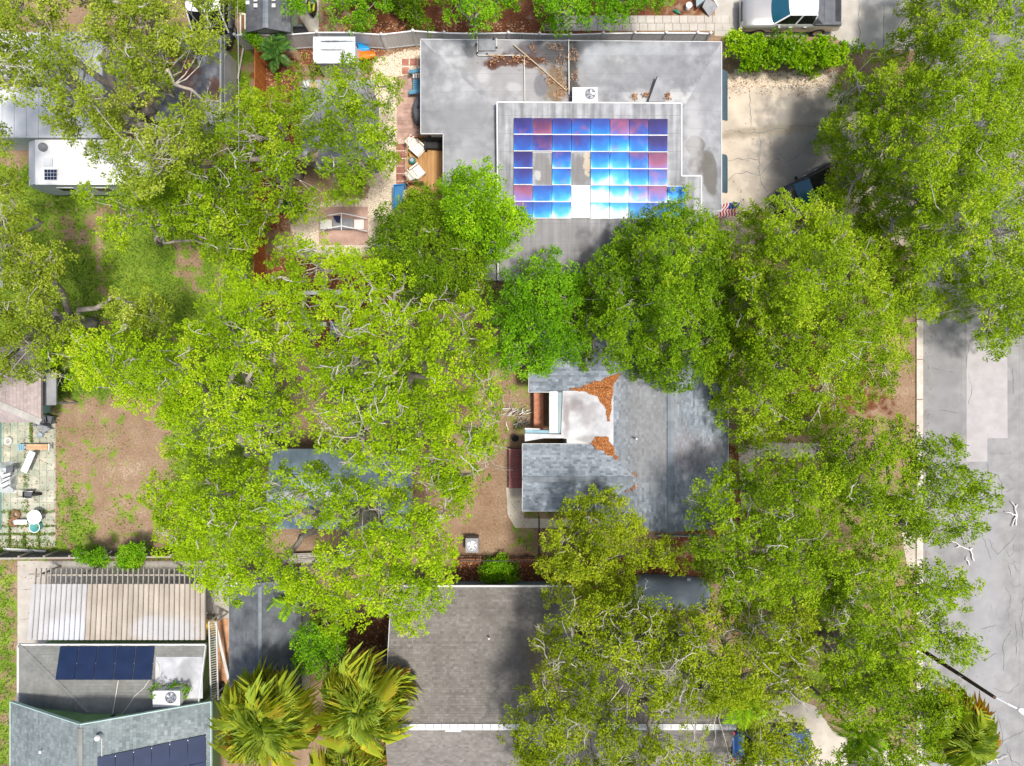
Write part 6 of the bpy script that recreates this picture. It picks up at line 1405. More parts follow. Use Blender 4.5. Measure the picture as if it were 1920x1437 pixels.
for y in (257,285,313,343): p = W(763.5,y,1.1); MB().box((p.x,p.y,0.56), (0.07,0.07,1.12)).obj('post', 'deck_wood', dk)
def lounge(label, c, rz, L):
    t = thing('lounge_chair', label, 'chair', (c.x,c.y,zd), 'white lounge chairs on the deck', rz); ORG[t.name] = (0,0,0)
    MB().box((0.08,0,0.36), (L*0.56,0.56,0.12)).obj('seat_cushion', 'cushion', t)
    M_ = Matrix.Translation((-L*0.28,0,0.42)) @ Matrix.Rotation(R(-50),4,'Y'); MB().box((0,0,0.28), (0.12,0.56,0.60), M=M_).obj('back_cushion', 'cushion', t)
    for s in (-1,1):
        MB().bar((-L*0.36,s*0.34,0.58), (L*0.38,s*0.34,0.56), 0.08, 0.04).obj('arm_rest', 'frame_white', t)
        for x in (-L*0.32, L*0.35): MB().box((x,s*0.34,0.29), (0.06,0.06,0.58)).obj('leg', 'frame_white', t)
    MB().box((0.0,0,0.27), (L*0.8,0.68,0.06)).obj('seat_frame', 'frame_white', t)
    MB().bar((-L*0.5,-0.3,0.86),(-L*0.5,0.3,0.86),0.05,0.05).obj('back_rail', 'frame_white', t)
lounge('longer white cushioned lounge chair, upper one on the deck', W(783,279,0.7), R(-42), 0.92)
lounge('shorter white cushioned lounge chair, lower one on the deck', W(783,323,0.7), R(38), 0.82)
mat('teal_glaze', (0.03,0.17,0.17), (0.05,0.24,0.23), scale=3, rough=0.25)
tt = thing('garden_stool', 'round teal ceramic stool between the two lounge chairs', 'stool', (W(773,302,0.6).x, W(773,302,0.6).y, zd))
MB().lathe((W(773,302,0.6).x,W(773,302,0.6).y,zd), [(0.13,0),(0.19,0.1),(0.21,0.24),(0.18,0.4),(0.15,0.44),(0.001,0.45)], 18).obj('drum', 'teal_glaze', tt, smooth=True)
MB().lathe((W(773,302,0.6).x,W(773,302,0.6).y,zd+0.452), [(0.11,0),(0.10,0.015),(0.001,0.016)], 16, cap=False).obj('top_disc', 'steel', tt)
bt = thing('black_sofa', 'black padded seat in the shaded corner of the deck', 'sofa', tuple(W(815,268,0)))
MB().prism(WL([(795,262),(836,262),(836,279),(797,277)], 0.8), 0.42).obj('seat', 'black', bt); MB().prism(WL([(795,255),(836,255),(836,262),(795,262)], 1.15), 0.75).obj('backrest', 'black', bt)
for x in (797,834): MB().prism(WL([(x-2,258),(x+2,258),(x+2,279),(x-2,279)], 0.98), 0.6).obj('arm_rest', 'black', bt)
for x, y in ((798,262),(834,262),(798,276),(834,276)): c = W(x,y,0.4); MB().box((c.x,c.y,0.37), (0.06,0.06,0.06)).obj('leg', 'iron', bt)
bs = thing('blue_screen', 'upright blue board screen between gravel and deck', 'screen', tuple(W(745,368,0)))
a, b = W(735,347,1.1), W(735,392,1.1); c = W(757,345,1.1)
for k in range(6):
    p = a+(b-a)*((k+0.5)/6); MB().box((p.x+0.1,p.y,0.56), (0.04,(a-b).length/6*0.95,1.1)).obj('board', 'kayak_blue', bs)
for k in range(4):
    p = a+(c-a)*((k+0.5)/4); MB().box((p.x+0.1,p.y,0.56), ((c-a).length/4*0.95,0.04,1.1)).obj('board', 'kayak_blue', bs)
mat('blue_flat', (0.03,0.14,0.30), (0.05,0.19,0.36), scale=1.5, rough=0.7)
MB().prism([Vector((p.x,p.y,0.9)) for p in WL([(738,350),(758,347),(752,388),(738,390)], 0.9)], 0.05).obj('top', 'blue_flat', bs)
# patio glider, paving and white chair
gp = struct(MB().prism([Vector((p.x,p.y,0.03)) for p in WL([(598,388),(690,388),(690,460),(598,460)])], 0.05).obj('square_patio', 'paver_pink'))
gl = thing('patio_swing', 'white framed garden swing seat with a navy cushion on brick paving', 'swing', tuple(W(642,420,0)))
for y0, y1 in ((404,412),(428,434)):
    MB().tube([W(600,y0+6,0.7), W(616,y0,1.5), W(640,y0-4,1.6), W(662,y0,1.5), W(688,y0+6,0.7)], 0.03, 6).obj('frame_arch', 'vinyl_white', gl)
    for x in (600,688): MB().tube([W(x,y0+6,0.7), Vector((W(x,y0+6,0).x, W(x,y0+6,0).y, 0))], 0.03, 6).obj('leg', 'vinyl_white', gl)
MB().tube([W(640,400,1.6), W(640,432,1.55)], 0.025, 6).obj('cross_bar', 'vinyl_white', gl)
for x0, x1 in ((600,622),(664,682)): MB().prism(WL([(x0,412),(x1,412),(x1,430),(x0,430)], 0.6), 0.08).obj('seat', 'cushion', gl)
mat('navy', (0.012,0.014,0.05), rough=0.8); MB().prism(WL([(624,405),(638,405),(636,418),(630,416)], 0.75), 0.1).obj('cushion', 'navy', gl)
MB().prism(WL([(624,410),(662,410),(662,430),(624,430)], 0.45), 0.04).obj('footboard', 'ac_grey', gl)
def chair(name, label, c, rz, m, sz=0.5, group=None, z=0.0):
    t = thing(name, label, 'chair', (c.x,c.y,z), group, rz); ORG[t.name] = (0,0,0)
    MB().box((0,0,0.43), (sz,sz,0.05)).obj('seat', m, t); M_ = Matrix.Translation((-sz/2,0,0.45)) @ Matrix.Rotation(R(-14),4,'Y'); MB().box((0,0,0.24), (0.04,sz,0.48), M=M_).obj('backrest', m, t)
    for sx in (-1,1):
        MB().bar((-sz*0.5,sx*sz*0.52,0.64),(sz*0.4,sx*sz*0.52,0.62),0.05,0.03).obj('arm_rest', m, t)
        for sy in (-1,1): MB().box((sx*sz*0.44,sy*sz*0.44,0.21), (0.04,0.04,0.42)).obj('leg', m, t)
    return t
chair('garden_chair', 'white garden chair at the edge of the shell gravel', W(714,456,0.5), R(150), 'vinyl_white', 0.62)
chair('garden_chair', 'second white chair half under the dark green tree', W(734,452,0.5), R(20), 'vinyl_white', 0.5)
# cream trough and poles on the grass strip
mat('cream', (0.58,0.54,0.44), (0.70,0.66,0.56), scale=3, rough=0.7)
tr_ = thing('cream_trough', 'long narrow cream trough with rusty inside, upper left', 'trough', tuple(W(455,50,0)))
MB().prism(WL([(450,26),(460,26),(460,75),(450,75)], 0.8), 0.05).obj('base', 'brown_wood', tr_)
for x0, x1, y0, y1 in ((449.5,452,25,75),(458,460.5,25,75),(452,458,25,28),(452,458,60,75)): MB().prism(WL([(x0,y0),(x1,y0),(x1,y1),(x0,y1)], 0.9), 0.35).obj('rim', 'cream', tr_)
for y in (30,70): c = W(455,y,0.3); MB().box((c.x,c.y,0.3), (0.25,0.06,0.6)).obj('leg', 'cream', tr_)
o = MB().tube([W(458,80,0.3), W(446,146,0.3)], 0.05, 8).tube([W(446,146,0.3), W(445.5,148,0.3)], 0.06, 8).obj('cream_pole', 'cream'); tag(o, 'cream pole lying on the grass strip below the trough', 'pole', 'cream poles')
o = MB().tube([W(430,232,0.3), W(458,268,0.35), W(456,292,0.3)], 0.045, 8).obj('cream_pole', 'cream'); tag(o, 'bent cream pole lying among the bushes', 'pole', 'cream poles')
# flag, rusty bench by the front wall
mat('flag_cloth', (0.7,0.7,0.7), rough=0.85); mat('flag_red', (0.50,0.015,0.03), rough=0.85); mat('flag_blue', (0.02,0.045,0.22), rough=0.85); mat('flag_white', (0.72,0.70,0.70), rough=0.85)
fl = thing('flag', 'striped flag with a blue corner on a short wall pole', 'flag', tuple(W(1352,392,0)))
pa, pb2 = W(1344,383,2.2), W(1386,379,2.45); MB().tube([pa, pb2], 0.02, 6).obj('pole', 'vinyl_white', fl)
u = (pb2-pa).normalized(); Lf = (pb2-pa).length*0.86; dn = Vector((-0.22,0.30,-0.80)).normalized(); dn2 = Vector((-0.12,-0.78,-0.62)).normalized()
def fpt(s, t): p = pb2-u*(s*Lf); return p + dn2*(t*0.85) + Vector((0,0,0.04*math.sin(t*7+s*3))) + Vector((0.06*math.sin(t*9),0,0))
for k in range(13):
    rows = [[fpt((k+e)/13, t) for t in np.linspace(0 if k > 6 else 0.0, 1, 8)] for e in (0.0, 1.0)]
    MB().grid(rows).obj('stripe', 'flag_red' if k % 2 == 0 else 'flag_white', fl)
MB().grid([[fpt(s, t)+Vector((0.004,-0.004,0.012)) for t in np.linspace(0,0.42,5)] for s in np.linspace(0,0.54,5)]).obj('canton', 'flag_blue', fl)
for i in range(4):
    for j in range(4): p = fpt(0.06+i*0.13, 0.05+j*0.1)+Vector((0.004,-0.004,0.02)); MB().box(tuple(p), (0.022,0.022,0.004)).obj('star', 'flag_white', fl)
mat('rust', (0.20,0.045,0.01), (0.36,0.10,0.02), scale=6, rough=0.9)
rs = thing('rusty_bench', 'rust coloured metal plant stand along the front wall', 'plant stand', tuple(W(1321,425,0)))
for y in (405,415,425,435,445): slat(rs, [(1317,y),(1325,y),(1325,y+7),(1317,y+7)], 0.5, 'rust', 'shelf_slat')
for y in (404,451): c = W(1321,y,0.3); MB().box((c.x,c.y,0.25), (0.3,0.05,0.5)).obj('leg', 'rust', rs)
slat(rs, [(1320,418),(1332,416),(1332,419),(1320,421)], 0.8, 'rust', 'arm', 0.03)
struct(MB().prism([Vector((p.x,p.y,0.02)) for p in WL([(1312,390),(1345,395),(1338,412),(1312,418)])], 0.04).obj('terracotta_step', 'terracotta'))
# things by the top driveway
gpx = thing('grey_board', 'large grey board leaning with one corner down by the slab path', 'board', tuple(W(1330,18,0)), 'grey boards by the slab path')
MB().prism([W(1326,-6,0.5), W(1346,12,0.25), W(1330,31,0.12), W(1317,13,0.4)], 0.05).obj('sheet', 'ac_grey', gpx); MB().bar(W(1335,-8,0.5), W(1346,12,0.27), 0.06, 0.06).obj('edge', 'vinyl_white', gpx)
gpy = thing('grey_board', 'smaller blue grey board with black edge, left of the large one', 'board', tuple(W(1312,5,0)), 'grey boards by the slab path')
MB().prism([W(1304,-20,0.6), W(1328,-14,0.6), W(1322,2,0.4), W(1306,15,0.3)], 0.05).obj('sheet', 'bluegrey_wall', gpy); MB().bar(W(1306,15.5,0.3), W(1324,1,0.4), 0.09, 0.10).obj('edge', 'black', gpy)
def bucket(label, px, py, r, h, m, rim, group=None, name='bucket'):
    t = thing(name, label, name, (W(px,py,h).x, W(px,py,h).y, 0), group); c = (W(px,py,h).x, W(px,py,h).y, 0.01)
    MB().lathe(c, [(r*0.8,0),(r,h),(r*0.92,h),(r*0.74,0.06),(0.001,0.06)], 18, cap=False).obj('body', m, t, smooth=True); MB().lathe((c[0],c[1],h), [(r*0.93,0.0),(r*1.06,0.0),(r*1.06,0.03),(r*0.93,0.03)], 18, cap=False).obj('rim', rim, t); return t
bucket('white bucket on mulch left of the grey boards', 1292, 10, 0.17, 0.35, 'vinyl_white', 'vinyl_white')
mat('green_plastic', (0.02,0.20,0.12), rough=0.4)
o = MB().tube([W(1263,19,0.1), W(1270,22,0.14), W(1276,26,0.1)], [0.05,0.09,0.03], 8).obj('hose_nozzle', 'green_plastic'); tag(o, 'small green garden tool lying on orange mulch', 'garden tool')
mat('yellow_plastic', (0.60,0.62,0.03), rough=0.4)
wc = thing('yellow_watercraft', 'small yellow and black pointed watercraft on pale paving, top edge', 'watercraft', tuple(W(584,12,0)))
rows = [[W(586-(1-f)*3,-12+f*42,0.35)+Vector((w*math.cos(a),0,0.22*math.sin(a))) for a in np.linspace(0,2*math.pi,13)[:-1]] for f, w in ((0,0.22),(0.25,0.30),(0.5,0.31),(0.75,0.27),(0.92,0.16),(1.0,0.03))]
MB().grid(rows, closed=True).obj('hull', 'black', wc, smooth=True)
MB().tube([W(580,4,0.62),W(580,16,0.62),W(583,25,0.6),W(588,20,0.62),W(589,6,0.62)], 0.07, 7).obj('rim', 'yellow_plastic', wc, smooth=True)
MB().box(tuple(W(585,0,0.62)), (0.22,0.5,0.16)).obj('seat', 'plastic_dark', wc); MB().tube([W(581,6,0.85),W(588,6,0.85)], 0.02, 6).obj('handlebar', 'vinyl_white', wc)
struct(sheet('pale_paving', [(560,-60),(597,-60),(598,58),(580,60),(560,30)], 0.012, 'slab_pale'))
bx = thing('black_bin', 'black lidded box with a grey tray beside the dark shed, at the fence', 'box', tuple(W(560,52,0)))
MB().prism(WL([(543,44),(567,44),(580,61),(551,61)], 1.0), 0.95).obj('bin', 'black', bx); MB().prism([p+Vector((0,0,0.01)) for p in WL([(547,44.5),(564,44.5),(569,50),(549,50)], 1.0)], 0.03).obj('tray', 'ac_grey', bx)
ld_ = thing('ladder', 'pale wooden ladder frame leaning behind the fence', 'ladder', tuple(W(1030,60,0)))
for x in (1021,1038): MB().bar(W(x,60,0.1), W(x+2,48,1.2), 0.08, 0.06).obj('stile', 'timber_grey', ld_)
for t in (0.2,0.6,0.95): MB().bar(W(1021+2*t,60-12*t,0.1+1.1*t), W(1038+2*t,60-12*t,0.1+1.1*t), 0.06, 0.05).obj('rung', 'timber_grey', ld_)

# ------------------------------------------------------------------ shingled house yard
rdk = thing('red_porch', 'dark red painted porch platform at the left end of the shingled house', 'porch', tuple(W(970,880,0)))
mat('red_paint', (0.14,0.014,0.016), (0.22,0.03,0.03), scale=2, rough=0.4, rnd=0.1)
for k in range(12): MB().prism([Vector((p.x,p.y,0.4)) for p in WL([(956,842+k*6.2),(990,842+k*6.2),(990,847.8+k*6.2),(956,847.8+k*6.2)], 0.4)], 0.05).obj('plank', 'red_paint', rdk)
MB().prism([Vector((p.x,p.y,0.34)) for p in WL([(956.5,842),(989,842),(989,916),(956.5,916)], 0.34)], 0.33).obj('skirt', 'black', rdk)
MB().prism([Vector((p.x,p.y,0.46)) for p in WL([(954,841),(957,841),(957,917),(954,917)], 0.46)], 0.44).obj('edge_board', 'red_paint', rdk)
pot = bucket('dark pot in the corner behind the porch', 966, 822, 0.2, 0.35, 'black', 'iron', name='pot')
sp_ = thing('stick_pile', 'heap of dry sticks and brush on the ground beside the brick step', 'brush pile', tuple(W(960,785,0)))
g = np.random.default_rng(77)
for k in range(26):
    x, y = 945+g.uniform(0,45), 765+g.uniform(0,40); a = g.normal(-0.5,0.7); L = g.uniform(8,26); MB().tube([W(x-L*math.cos(a)/2,y-L*math.sin(a)/2,0.05+g.random()*0.2), W(x+g.normal(0,2),y+g.normal(0,2),0.12+g.random()*0.2), W(x+L*math.cos(a)/2,y+L*math.sin(a)/2,0.05+g.random()*0.2)], [0.035,0.03,0.015], 5).obj('stick', 'dead_wood' if k % 2 else 'timber_grey', sp_)
wp = thing('timber_stack', 'stack of long grey boards behind the blue metal shed', 'boards', tuple(W(590,1046,0)))
for k in range(7):
    MB().bar(W(540+g.uniform(-4,4),1040+k*2.6,0.35+0.05*(k%2)), W(635+g.uniform(-6,6),1036+k*2.6+g.normal(0,2),0.35+0.05*(k%2)), 0.10, 0.05).obj('board', 'timber_grey', wp)
for x in (555,615): MB().bar(W(x,1036,0.15), W(x,1058,0.15), 0.12, 0.28).obj('bearer', 'brown_wood', wp)

# ------------------------------------------------------------------ patio of the green-grey house
pg = thing('patio_roof', 'ribbed beige patio cover on rafters along the green grey house', 'patio cover', tuple(W(215,1140,0)))
zs_, zn_ = 2.52, 2.28; nr = 34
for k in range(nr):
    xt, xb = 58+k*9.62, 50+k*9.85
    if k % 1 == 0 and k < nr: MB().bar(W(xt+9.7,1066,zn_-0.12), W(xb+9.8,1199,zs_-0.12), 0.045, 0.10).obj('rafter', 'timber_grey', pg)
    q = [W(xt+0.45,1095,zn_), W(xt+9.15,1095,zn_), W(xb+9.35,1200,zs_), W(xb+0.45,1200,zs_)]; e1, e2 = q[1]-q[0], q[2]-q[3]
    prof_ = [(0,-0.03),(0.05,0.0),(0.14,0.03),(0.86,0.03),(0.95,0),(1.0,-0.03)]
    MB().grid([[q[0]+e1*f+Vector((0,0,h)) for f, h in prof_], [q[3]+e2*f+Vector((0,0,h)) for f, h in prof_]]).obj('roof_sheet', 'sheet_pale' if k < 11 else 'sheet_beige', pg)
for y, z in ((1078,zn_-0.20),(1150,2.2)): MB().bar(W(54,y,z), W(388,y,z), 0.08, 0.12).obj('beam', 'timber_grey', pg)
for x in (70,150,230,310,370): c = W(x,1080,2.0); MB().box((c.x,c.y,1.0), (0.1,0.1,2.0)).obj('post', 'timber_grey', pg); MB().bar((c.x,c.y,1.6), (c.x+0.5,c.y,2.06), 0.05, 0.05).obj('brace', 'timber_grey', pg)
tl = thing('slatted_screen', 'pale slatted side screen between the house wall and tiled path', 'screen', tuple(W(400,1240,0)))
A, B = W(392,1166,2.0), W(396,1312,1.6); A2, B2 = W(406,1166,1.6), W(409,1312,1.2)
for a, b in ((A,B),(A2,B2)): MB().bar(a, b, 0.07, 0.07).obj('rail', 'white_wall', tl)
for k in range(32):
    f = (k+0.5)/32; MB().bar(A+(B-A)*f, A2+(B2-A2)*f+Vector((0,0.12,0)), 0.035, 0.03).obj('slat', 'white_wall', tl)
for a in (A, B, A2, B2): MB().box((a.x,a.y,a.z/2), (0.08,0.08,a.z)).obj('post', 'white_wall', tl)
MB().bar(A2+Vector((-0.05,0,0.05)), B2+Vector((0.25,0,-1.2)), 0.16, 0.05).obj('skirt', 'white_wall', tl)
mat('yellow_wood', (0.52,0.33,0.05), (0.66,0.45,0.10), scale=3, rough=0.7)
ys_ = thing('yellow_steps', 'yellow wooden steps beside the ribbed patio cover', 'steps', tuple(W(390,1178,0)))
for k in range(4): MB().prism([Vector((p.x,p.y,0.7-k*0.05)) for p in WL([(379,1161+k*8),(402,1161+k*8),(402,1168+k*8),(379,1168+k*8)], 0.7)], 0.06).obj('tread', 'yellow_wood', ys_)
for x in (380,401): MB().bar(W(x,1161,0.6), W(x,1194,0.4), 0.05, 0.2).obj('stringer', 'yellow_wood', ys_)
for x, y in ((380,1163),(401,1163),(380,1192),(401,1192)): c = W(x,y,0.3); MB().box((c.x,c.y,0.26), (0.06,0.06,0.52)).obj('leg', 'yellow_wood', ys_)
bucket('black plant pot on the tiled path, upper of two', 413, 1290, 0.22, 0.4, 'black', 'iron', 'black pots on the tiled path', 'pot'); bucket('black plant pot on the tiled path by the palm, lower of two', 415, 1308, 0.25, 0.42, 'black', 'iron', 'black pots on the tiled path', 'pot')

# ------------------------------------------------------------------ cluttered yard at the left edge
chair('dark_chair', 'dark folding chair under the pink roof corner, left of the pair', W(83,785,0.4), R(100), 'plastic_dark', 0.42, 'dark chairs by the pink roof'); chair('dark_chair', 'dark folding chair just right of the other one', W(94,787,0.4), R(80), 'plastic_dark', 0.42, 'dark chairs by the pink roof')
chair('grey_chair', 'grey garden chair with curved arms below the dark chairs', W(84,802,0.4), R(-60), 'ac_grey', 0.5)
bucket('small grey watering pot on mossy paving', 75, 816, 0.16, 0.25, 'bluegrey_wall', 'ac_grey', name='pot')
o = MB().lathe((W(16,827,0.1).x,W(16,827,0.1).y,0.03), [(0.14,0.0),(0.22,0.02),(0.25,0.10),(0.22,0.18),(0.14,0.16),(0.14,0.0)], 18, cap=False).obj('white_ring_planter', 'white_wall', smooth=True); tag(o, 'white ring shaped planter close to the teal wall', 'planter')
ct = thing('blue_crate', 'bright blue slatted crate at the end of the wooden bench', 'crate', tuple(W(40,839,0)))
for k in range(4): slat(ct, [(33+k*4,833),(36.2+k*4,833),(36.2+k*4,845),(33+k*4,845)], 0.35, 'blue_trim', 'slat', 0.03)
for y in (833,844): slat(ct, [(33,y),(49,y),(49,y+1.2),(33,y+1.2)], 0.36, 'blue_trim', 'side', 0.33)
wb_ = thing('wooden_bench', 'long orange wooden bench across the mossy paving', 'bench', tuple(W(70,839,0)))
mat('bench_wood', (0.46,0.27,0.14), (0.60,0.38,0.22), scale=4, rough=0.8, rnd=0.1)
for k in range(3): slat(wb_, [(49,833.5+k*3.5),(89,833.5+k*3.5),(89,836.6+k*3.5),(49,836.6+k*3.5)], 0.5, 'bench_wood', 'plank', 0.05)
slat(wb_, [(90,832.5),(92.5,832.5),(92.5,845),(90,845)], 0.55, 'white_wall', 'end_rail', 0.1)
for x, y in ((51,835),(51,843),(87,835),(87,843)): c = W(x,y,0.2); MB().box((c.x,c.y,0.22), (0.07,0.07,0.44)).obj('leg', 'brown_wood', wb_)
tbw = thing('white_table', 'long white folding table standing askew on the paving', 'table', tuple(W(52,867,0)))
MB().prism(WL([(55,845),(66,849.5),(49.5,888),(38.5,883)], 0.7), 0.05).obj('table_top', 'vinyl_white', tbw)
for x, y in ((56,850),(62,852),(42,881),(48,884)): c = W(x,y,0.35); MB().box((c.x,c.y,0.33), (0.04,0.04,0.66)).obj('leg', 'steel', tbw)
tp_ = thing('tarp_heap', 'rumpled white tarpaulin heap against the teal wall', 'tarp', tuple(W(12,895,0)))
g = np.random.default_rng(5); rows = []
for j in range(11):
    row = []
    for i in range(9):
        x, y = -14+i*5.6+g.normal(0,1), 866+j*5.8+g.normal(0,1); e = min(i, 8-i, j, 10-j); h = 0.05+min(e,2)*0.3+g.uniform(-0.12,0.12)*(e > 0); row.append(W(x,y,max(h,0.04)))
    rows.append(row)
MB().grid(rows[::-1]).obj('sheet', 'metal_white', tp_); 
for k in range(5): MB().bar(W(2+g.uniform(0,20),880+k*9,0.85), W(14+g.uniform(0,20),874+k*9,0.9), 0.05, 0.04).obj('stick', 'black', tp_)
MB().box(tuple(W(19,880,0.85)), (0.4,0.35,0.12)).obj('weight', 'plastic_dark', tp_)
bq = thing('dark_barrow', 'dark wheelbarrow with pale handles on the paving', 'wheelbarrow', tuple(W(58,928,0)))
MB().grid([[W(44+x,924+y,z) for x, y in ((0,0),(0,8),(14,9),(16,-1))] for z in (0.25,)] + [[W(42+x,922+y,0.5) for x, y in ((0,0),(0,11),(17,12),(20,-2))]], closed=True).obj('tray', 'plastic_dark', bq)
MB().prism(WL([(44,924),(60,923),(58,933),(44,932)], 0.28), 0.02).obj('tray_floor', 'plastic_dark', bq); MB().tube([W(69,927,0.25)-Vector((0,0.06,0)), W(69,927,0.25)+Vector((0,0.06,0))], 0.24, 14).obj('wheel', 'tyre', bq)
for y in (921,935): MB().bar(W(27,y,0.45), W(62,y+1,0.4), 0.04, 0.04).obj('handle', 'white_wall', bq)
rt = thing('round_table', 'round white table on the mossy paving beside the teal bucket', 'table', tuple(W(64,970,0)))
c = W(64,970,0.7); MB().lathe((c.x,c.y,0.66), [(0.40,0),(0.42,0.02),(0.42,0.04),(0.40,0.05),(0.001,0.05)], 24, cap=False).obj('table_top', 'vinyl_white', rt); MB().tube([(c.x,c.y,0.0),(c.x,c.y,0.66)], 0.05, 8).obj('pedestal', 'vinyl_white', rt)
for k in range(4): a = k*math.pi/2; MB().bar((c.x,c.y,0.04), (c.x+0.3*math.cos(a),c.y+0.3*math.sin(a),0.03), 0.05, 0.04).obj('foot', 'vinyl_white', rt)
mat('teal_plastic', (0.08,0.32,0.32), rough=0.4)
bucket('teal bucket with a black lining below the round white table', 65, 989, 0.30, 0.4, 'teal_plastic', 'vinyl_white')
o = MB().box(tuple(W(40,979,0.2)), (0.6,0.22,0.36)).box(tuple(W(40,979,0.4)), (0.64,0.26,0.05)).obj('white_box', 'vinyl_white'); tag(o, 'narrow white box left of the round table', 'box')
for lab, x, y in (('rusty tyre by the teal wall, upper of two', 30, 965), ('rusty tyre next to the narrow white box, lower of two', 26, 979)):
    MBt = MB().lathe((W(x,y,0.1).x,W(x,y,0.1).y,0.02), [(0.14,0.04),(0.24,0.0),(0.28,0.08),(0.24,0.17),(0.14,0.13),(0.14,0.04)], 18, cap=False); tag(MBt.obj('old_tyre', 'brown_wood', smooth=True), lab, 'tyre', 'old tyres in the left yard')
o = MB().bar(W(6,1029,0.1), W(86,1034,0.1), 0.12, 0.05).bar(W(8,1032,0.04), W(84,1036,0.04), 0.05, 0.06).obj('white_plank', 'white_wall'); tag(o, 'long white plank lying along the dark back fence', 'plank')

# ------------------------------------------------------------------ palms
mat('palm_leaf', (0.2,0.3,0.02), vramp=[(0,(0.30,0.45,0.10)),(0.5,(0.48,0.60,0.06)),(0.88,(0.70,0.70,0.05)),(1,(0.70,0.46,0.10))], rough=0.55, trans=0.48, spec=0.15)
mat('palm_green', (0.2,0.3,0.02), vramp=[(0,(0.16,0.34,0.01)),(0.6,(0.32,0.56,0.012)),(1,(0.48,0.66,0.03))], rough=0.5, trans=0.3, spec=0.15)
mat('palm_amber', (0.2,0.3,0.02), vramp=[(0,(0.36,0.36,0.01)),(0.5,(0.62,0.50,0.02)),(1,(0.66,0.36,0.03))], rough=0.5, trans=0.3, spec=0.15)
mat('palm_dark', (0.2,0.3,0.02), vramp=[(0,(0.02,0.07,0.02)),(0.6,(0.06,0.17,0.03)),(1,(0.15,0.28,0.03))], rough=0.45, trans=0.2, spec=0.2)
def fan_mesh(name, m, Rf, seed, lo, hi):
    g = np.random.default_rng(seed); mb = MB(); pl = Rf*0.54
    mb.tube([(0,0,0),(pl*0.5,0,0.06),(pl,0,0.05)], [0.03,0.02,0.014], 5, a=lo)
    for k in range(40):
        an = R(-122+244*k/39)+g.normal(0,0.07); L = Rf*0.47*(1-0.24*(abs(an)/2.1)**2)*g.uniform(0.74,1.1); d = Vector((math.cos(an),math.sin(an),0)); s = Vector((-d.y,d.x,0)); b = Vector((pl,0,0.05)); w = 0.0052*Rf*g.uniform(0.7,1.3); zz = 0.05*(1 if k%2 else -1)
        m1 = b+d*L*0.42+Vector((0,0,0.05+zz*0.4)); m2 = b+d*L*0.78+Vector((0,0,0.0)); tip = b+d*L*g.uniform(0.9,1.0)+s*g.normal(0,0.05)+Vector((0,0,-0.26*Rf*g.uniform(0.3,1.8))); v = float(np.clip(g.uniform(lo-0.12,hi+0.12),0,1))
        mb.face([b, m1-s*w, m2, m1+s*w], v); mb.face([m1-s*w*0.75, tip, m1+s*w*0.75, m2], min(1, v+0.22))
    return mb.mesh(name, m, attr=True)
def feather_mesh(name, m, Rf, seed, lo, hi):
    g = np.random.default_rng(seed); mb = MB(); rach = [Vector((t*Rf, 0, 0.35*Rf*math.sin(t*2.4)-0.25*t*t*Rf)) for t in np.linspace(0,1,9)]; mb.tube(rach, [0.03*(1-0.8*k/8) for k in range(9)], 5, a=hi)
    for k in range(30):
        t = 0.16+0.83*k/29; i = min(int(t*8),7); p = rach[i].lerp(rach[i+1], t*8-i); L = Rf*0.34*math.sin(math.pi*min(1,0.2+t*0.75))
        for s in (-1,1):
            d = Vector((0.62,s*0.8,-0.12+g.normal(0,0.08))).normalized(); w = Vector((0.03,-s*0.02,0)); v = float(g.uniform(lo,hi)); mb.face([p-w, p+d*L*0.5-w+Vector((0,0,0.03)), p+d*L+Vector((0,0,-0.10)), p+d*L*0.5+w+Vector((0,0,0.03))], v)
    return mb.mesh(name, m, attr=True)
def palm(name, label, px, py, z, meshes, n, seed, group, tr=0.16, spread=(8,96), scale=(0.8,1.1), bark='bark_grey', cat='palm', flowers=0):
    g = np.random.default_rng(seed); c = W(px,py,z); t = thing(name, label, cat, (c.x,c.y,0), group); ORG[t.name] = (0,0,0)
    MB().tube([(0,0,-0.02),(0,0,z*0.5),(0,0,z)], [tr*1.25,tr,tr*0.9], 9).obj('trunk', bark, t)
    for k in range(n):
        f = (k+0.5)/n; pol = spread[0]+(spread[1]-spread[0])*f**0.75+g.normal(0,11); az = k*2.39996+g.normal(0,0.25); me = meshes[0] if f < 0.35 else (meshes[1] if f < 0.78 else meshes[2]); s = g.uniform(*scale)
        e = (Matrix.Rotation(az,3,'Z') @ Matrix.Rotation(R(pol-90),3,'Y') @ Matrix.Rotation(g.normal(0,0.5),3,'X')).to_euler()
        link('frond', me, t, (0,0,z-0.25*f), e, (s,s,s*g.uniform(0.8,1.3)))
    for k in range(flowers):
        a = g.uniform(0, 6.28); rr = g.uniform(0.5, 1.5); p = np.array([[rr*math.cos(a)+g.normal(0,0.12), rr*math.sin(a)+g.normal(0,0.12), z+0.25-0.15*rr] for _ in range(3)])
        V, vals = leaf_arrays(p, np.array([0.35,0.3,0.25]), np.array([0.3,0.5,0.6]), g, 7, 26, (0.07,0.02), sr=(0.10,0.18)); V = V.astype(float)
        link('flower_spray', np_quads('flower_spray', V, 'palm_amber', vals, (0,0,0)), t)
    return t
F1, F2, F3 = fan_mesh('frond', 'palm_leaf', 2.0, 1, 0.0, 0.35), fan_mesh('frond', 'palm_leaf', 2.6, 2, 0.15, 0.62), fan_mesh('frond', 'palm_leaf', 2.75, 3, 0.35, 0.95)
GP = 'fan palms beside the brown roof'
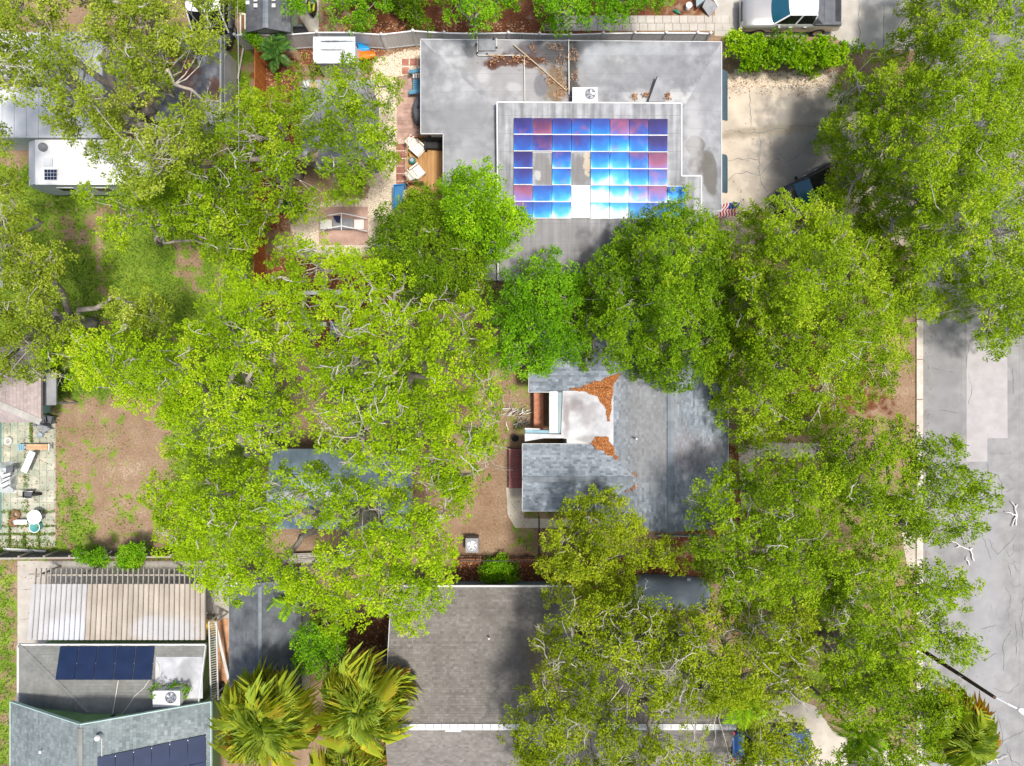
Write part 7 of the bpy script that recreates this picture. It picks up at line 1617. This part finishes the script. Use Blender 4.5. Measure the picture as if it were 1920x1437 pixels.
palm('fan_palm', 'yellow green fan palm with orange tips, left of the pair', 502, 1345, 6.0, (F1,F2,F3), 96, 1, GP, scale=(0.66,1.10), flowers=6, spread=(0,100))
palm('fan_palm', 'yellow green fan palm beside the white ridge line, right of the pair', 683, 1318, 5.6, (F1,F2,F3), 90, 2, GP, scale=(0.62,1.05), flowers=7, spread=(0,100))
palm('fan_palm', 'lowest yellow fan palm cut by the bottom edge of the picture', 655, 1440, 4.2, (F1,F2,F3), 56, 3, GP, scale=(0.55,0.85), flowers=3, spread=(0,98))
A1_, A2_, A3_ = fan_mesh('frond', 'palm_leaf', 2.0, 4, 0.0, 0.3), fan_mesh('frond', 'palm_leaf', 2.4, 5, 0.2, 0.6), fan_mesh('frond', 'palm_amber', 2.5, 6, 0.2, 1.0)
palm('fan_palm', 'fan palm with amber lower fronds leaning over the road, lower right', 1795, 1375, 6.0, (A1_,A2_,A3_), 70, 4, None, flowers=20, scale=(0.5,0.9), spread=(0,98))
G1, G2 = feather_mesh('frond', 'palm_green', 2.0, 7, 0.3, 1.0), feather_mesh('frond', 'palm_green', 2.3, 8, 0.1, 0.8)
palm('feather_palm', 'vivid green feather palm beside the curved driveway, lower right', 1612, 1380, 5.5, (G1,G2,G2), 20, 5, None, tr=0.09, spread=(25,92), scale=(0.6,0.8))
palm('feather_palm', 'green feather palm fronds between oaks, above the blue car', 1385, 1300, 6.8, (G2,G2,G2), 16, 6, None, tr=0.09, spread=(20,88), scale=(0.6,0.8))
D1 = feather_mesh('frond', 'palm_dark', 1.6, 9, 0.2, 1.0)
palm('cycad_plant', 'dark green spiky plant in front of the white fence', 518, 98, 1.6, (D1,D1,D1), 20, 7, None, tr=0.10, spread=(15,95), scale=(0.55,0.8), cat='plant')
palm('cycad_plant', 'dark green spiky plant near the mulch beside the brick paving', 548, 385, 1.0, (D1,D1,D1), 14, 8, None, tr=0.08, spread=(15,95), scale=(0.5,0.7), cat='plant')
palm('feather_palm', 'small green palm peeping out by the slate garage roof', 545, 1130, 3.0, (G2,G2,G2), 10, 9, None, tr=0.08, spread=(30,95), scale=(0.4,0.55))
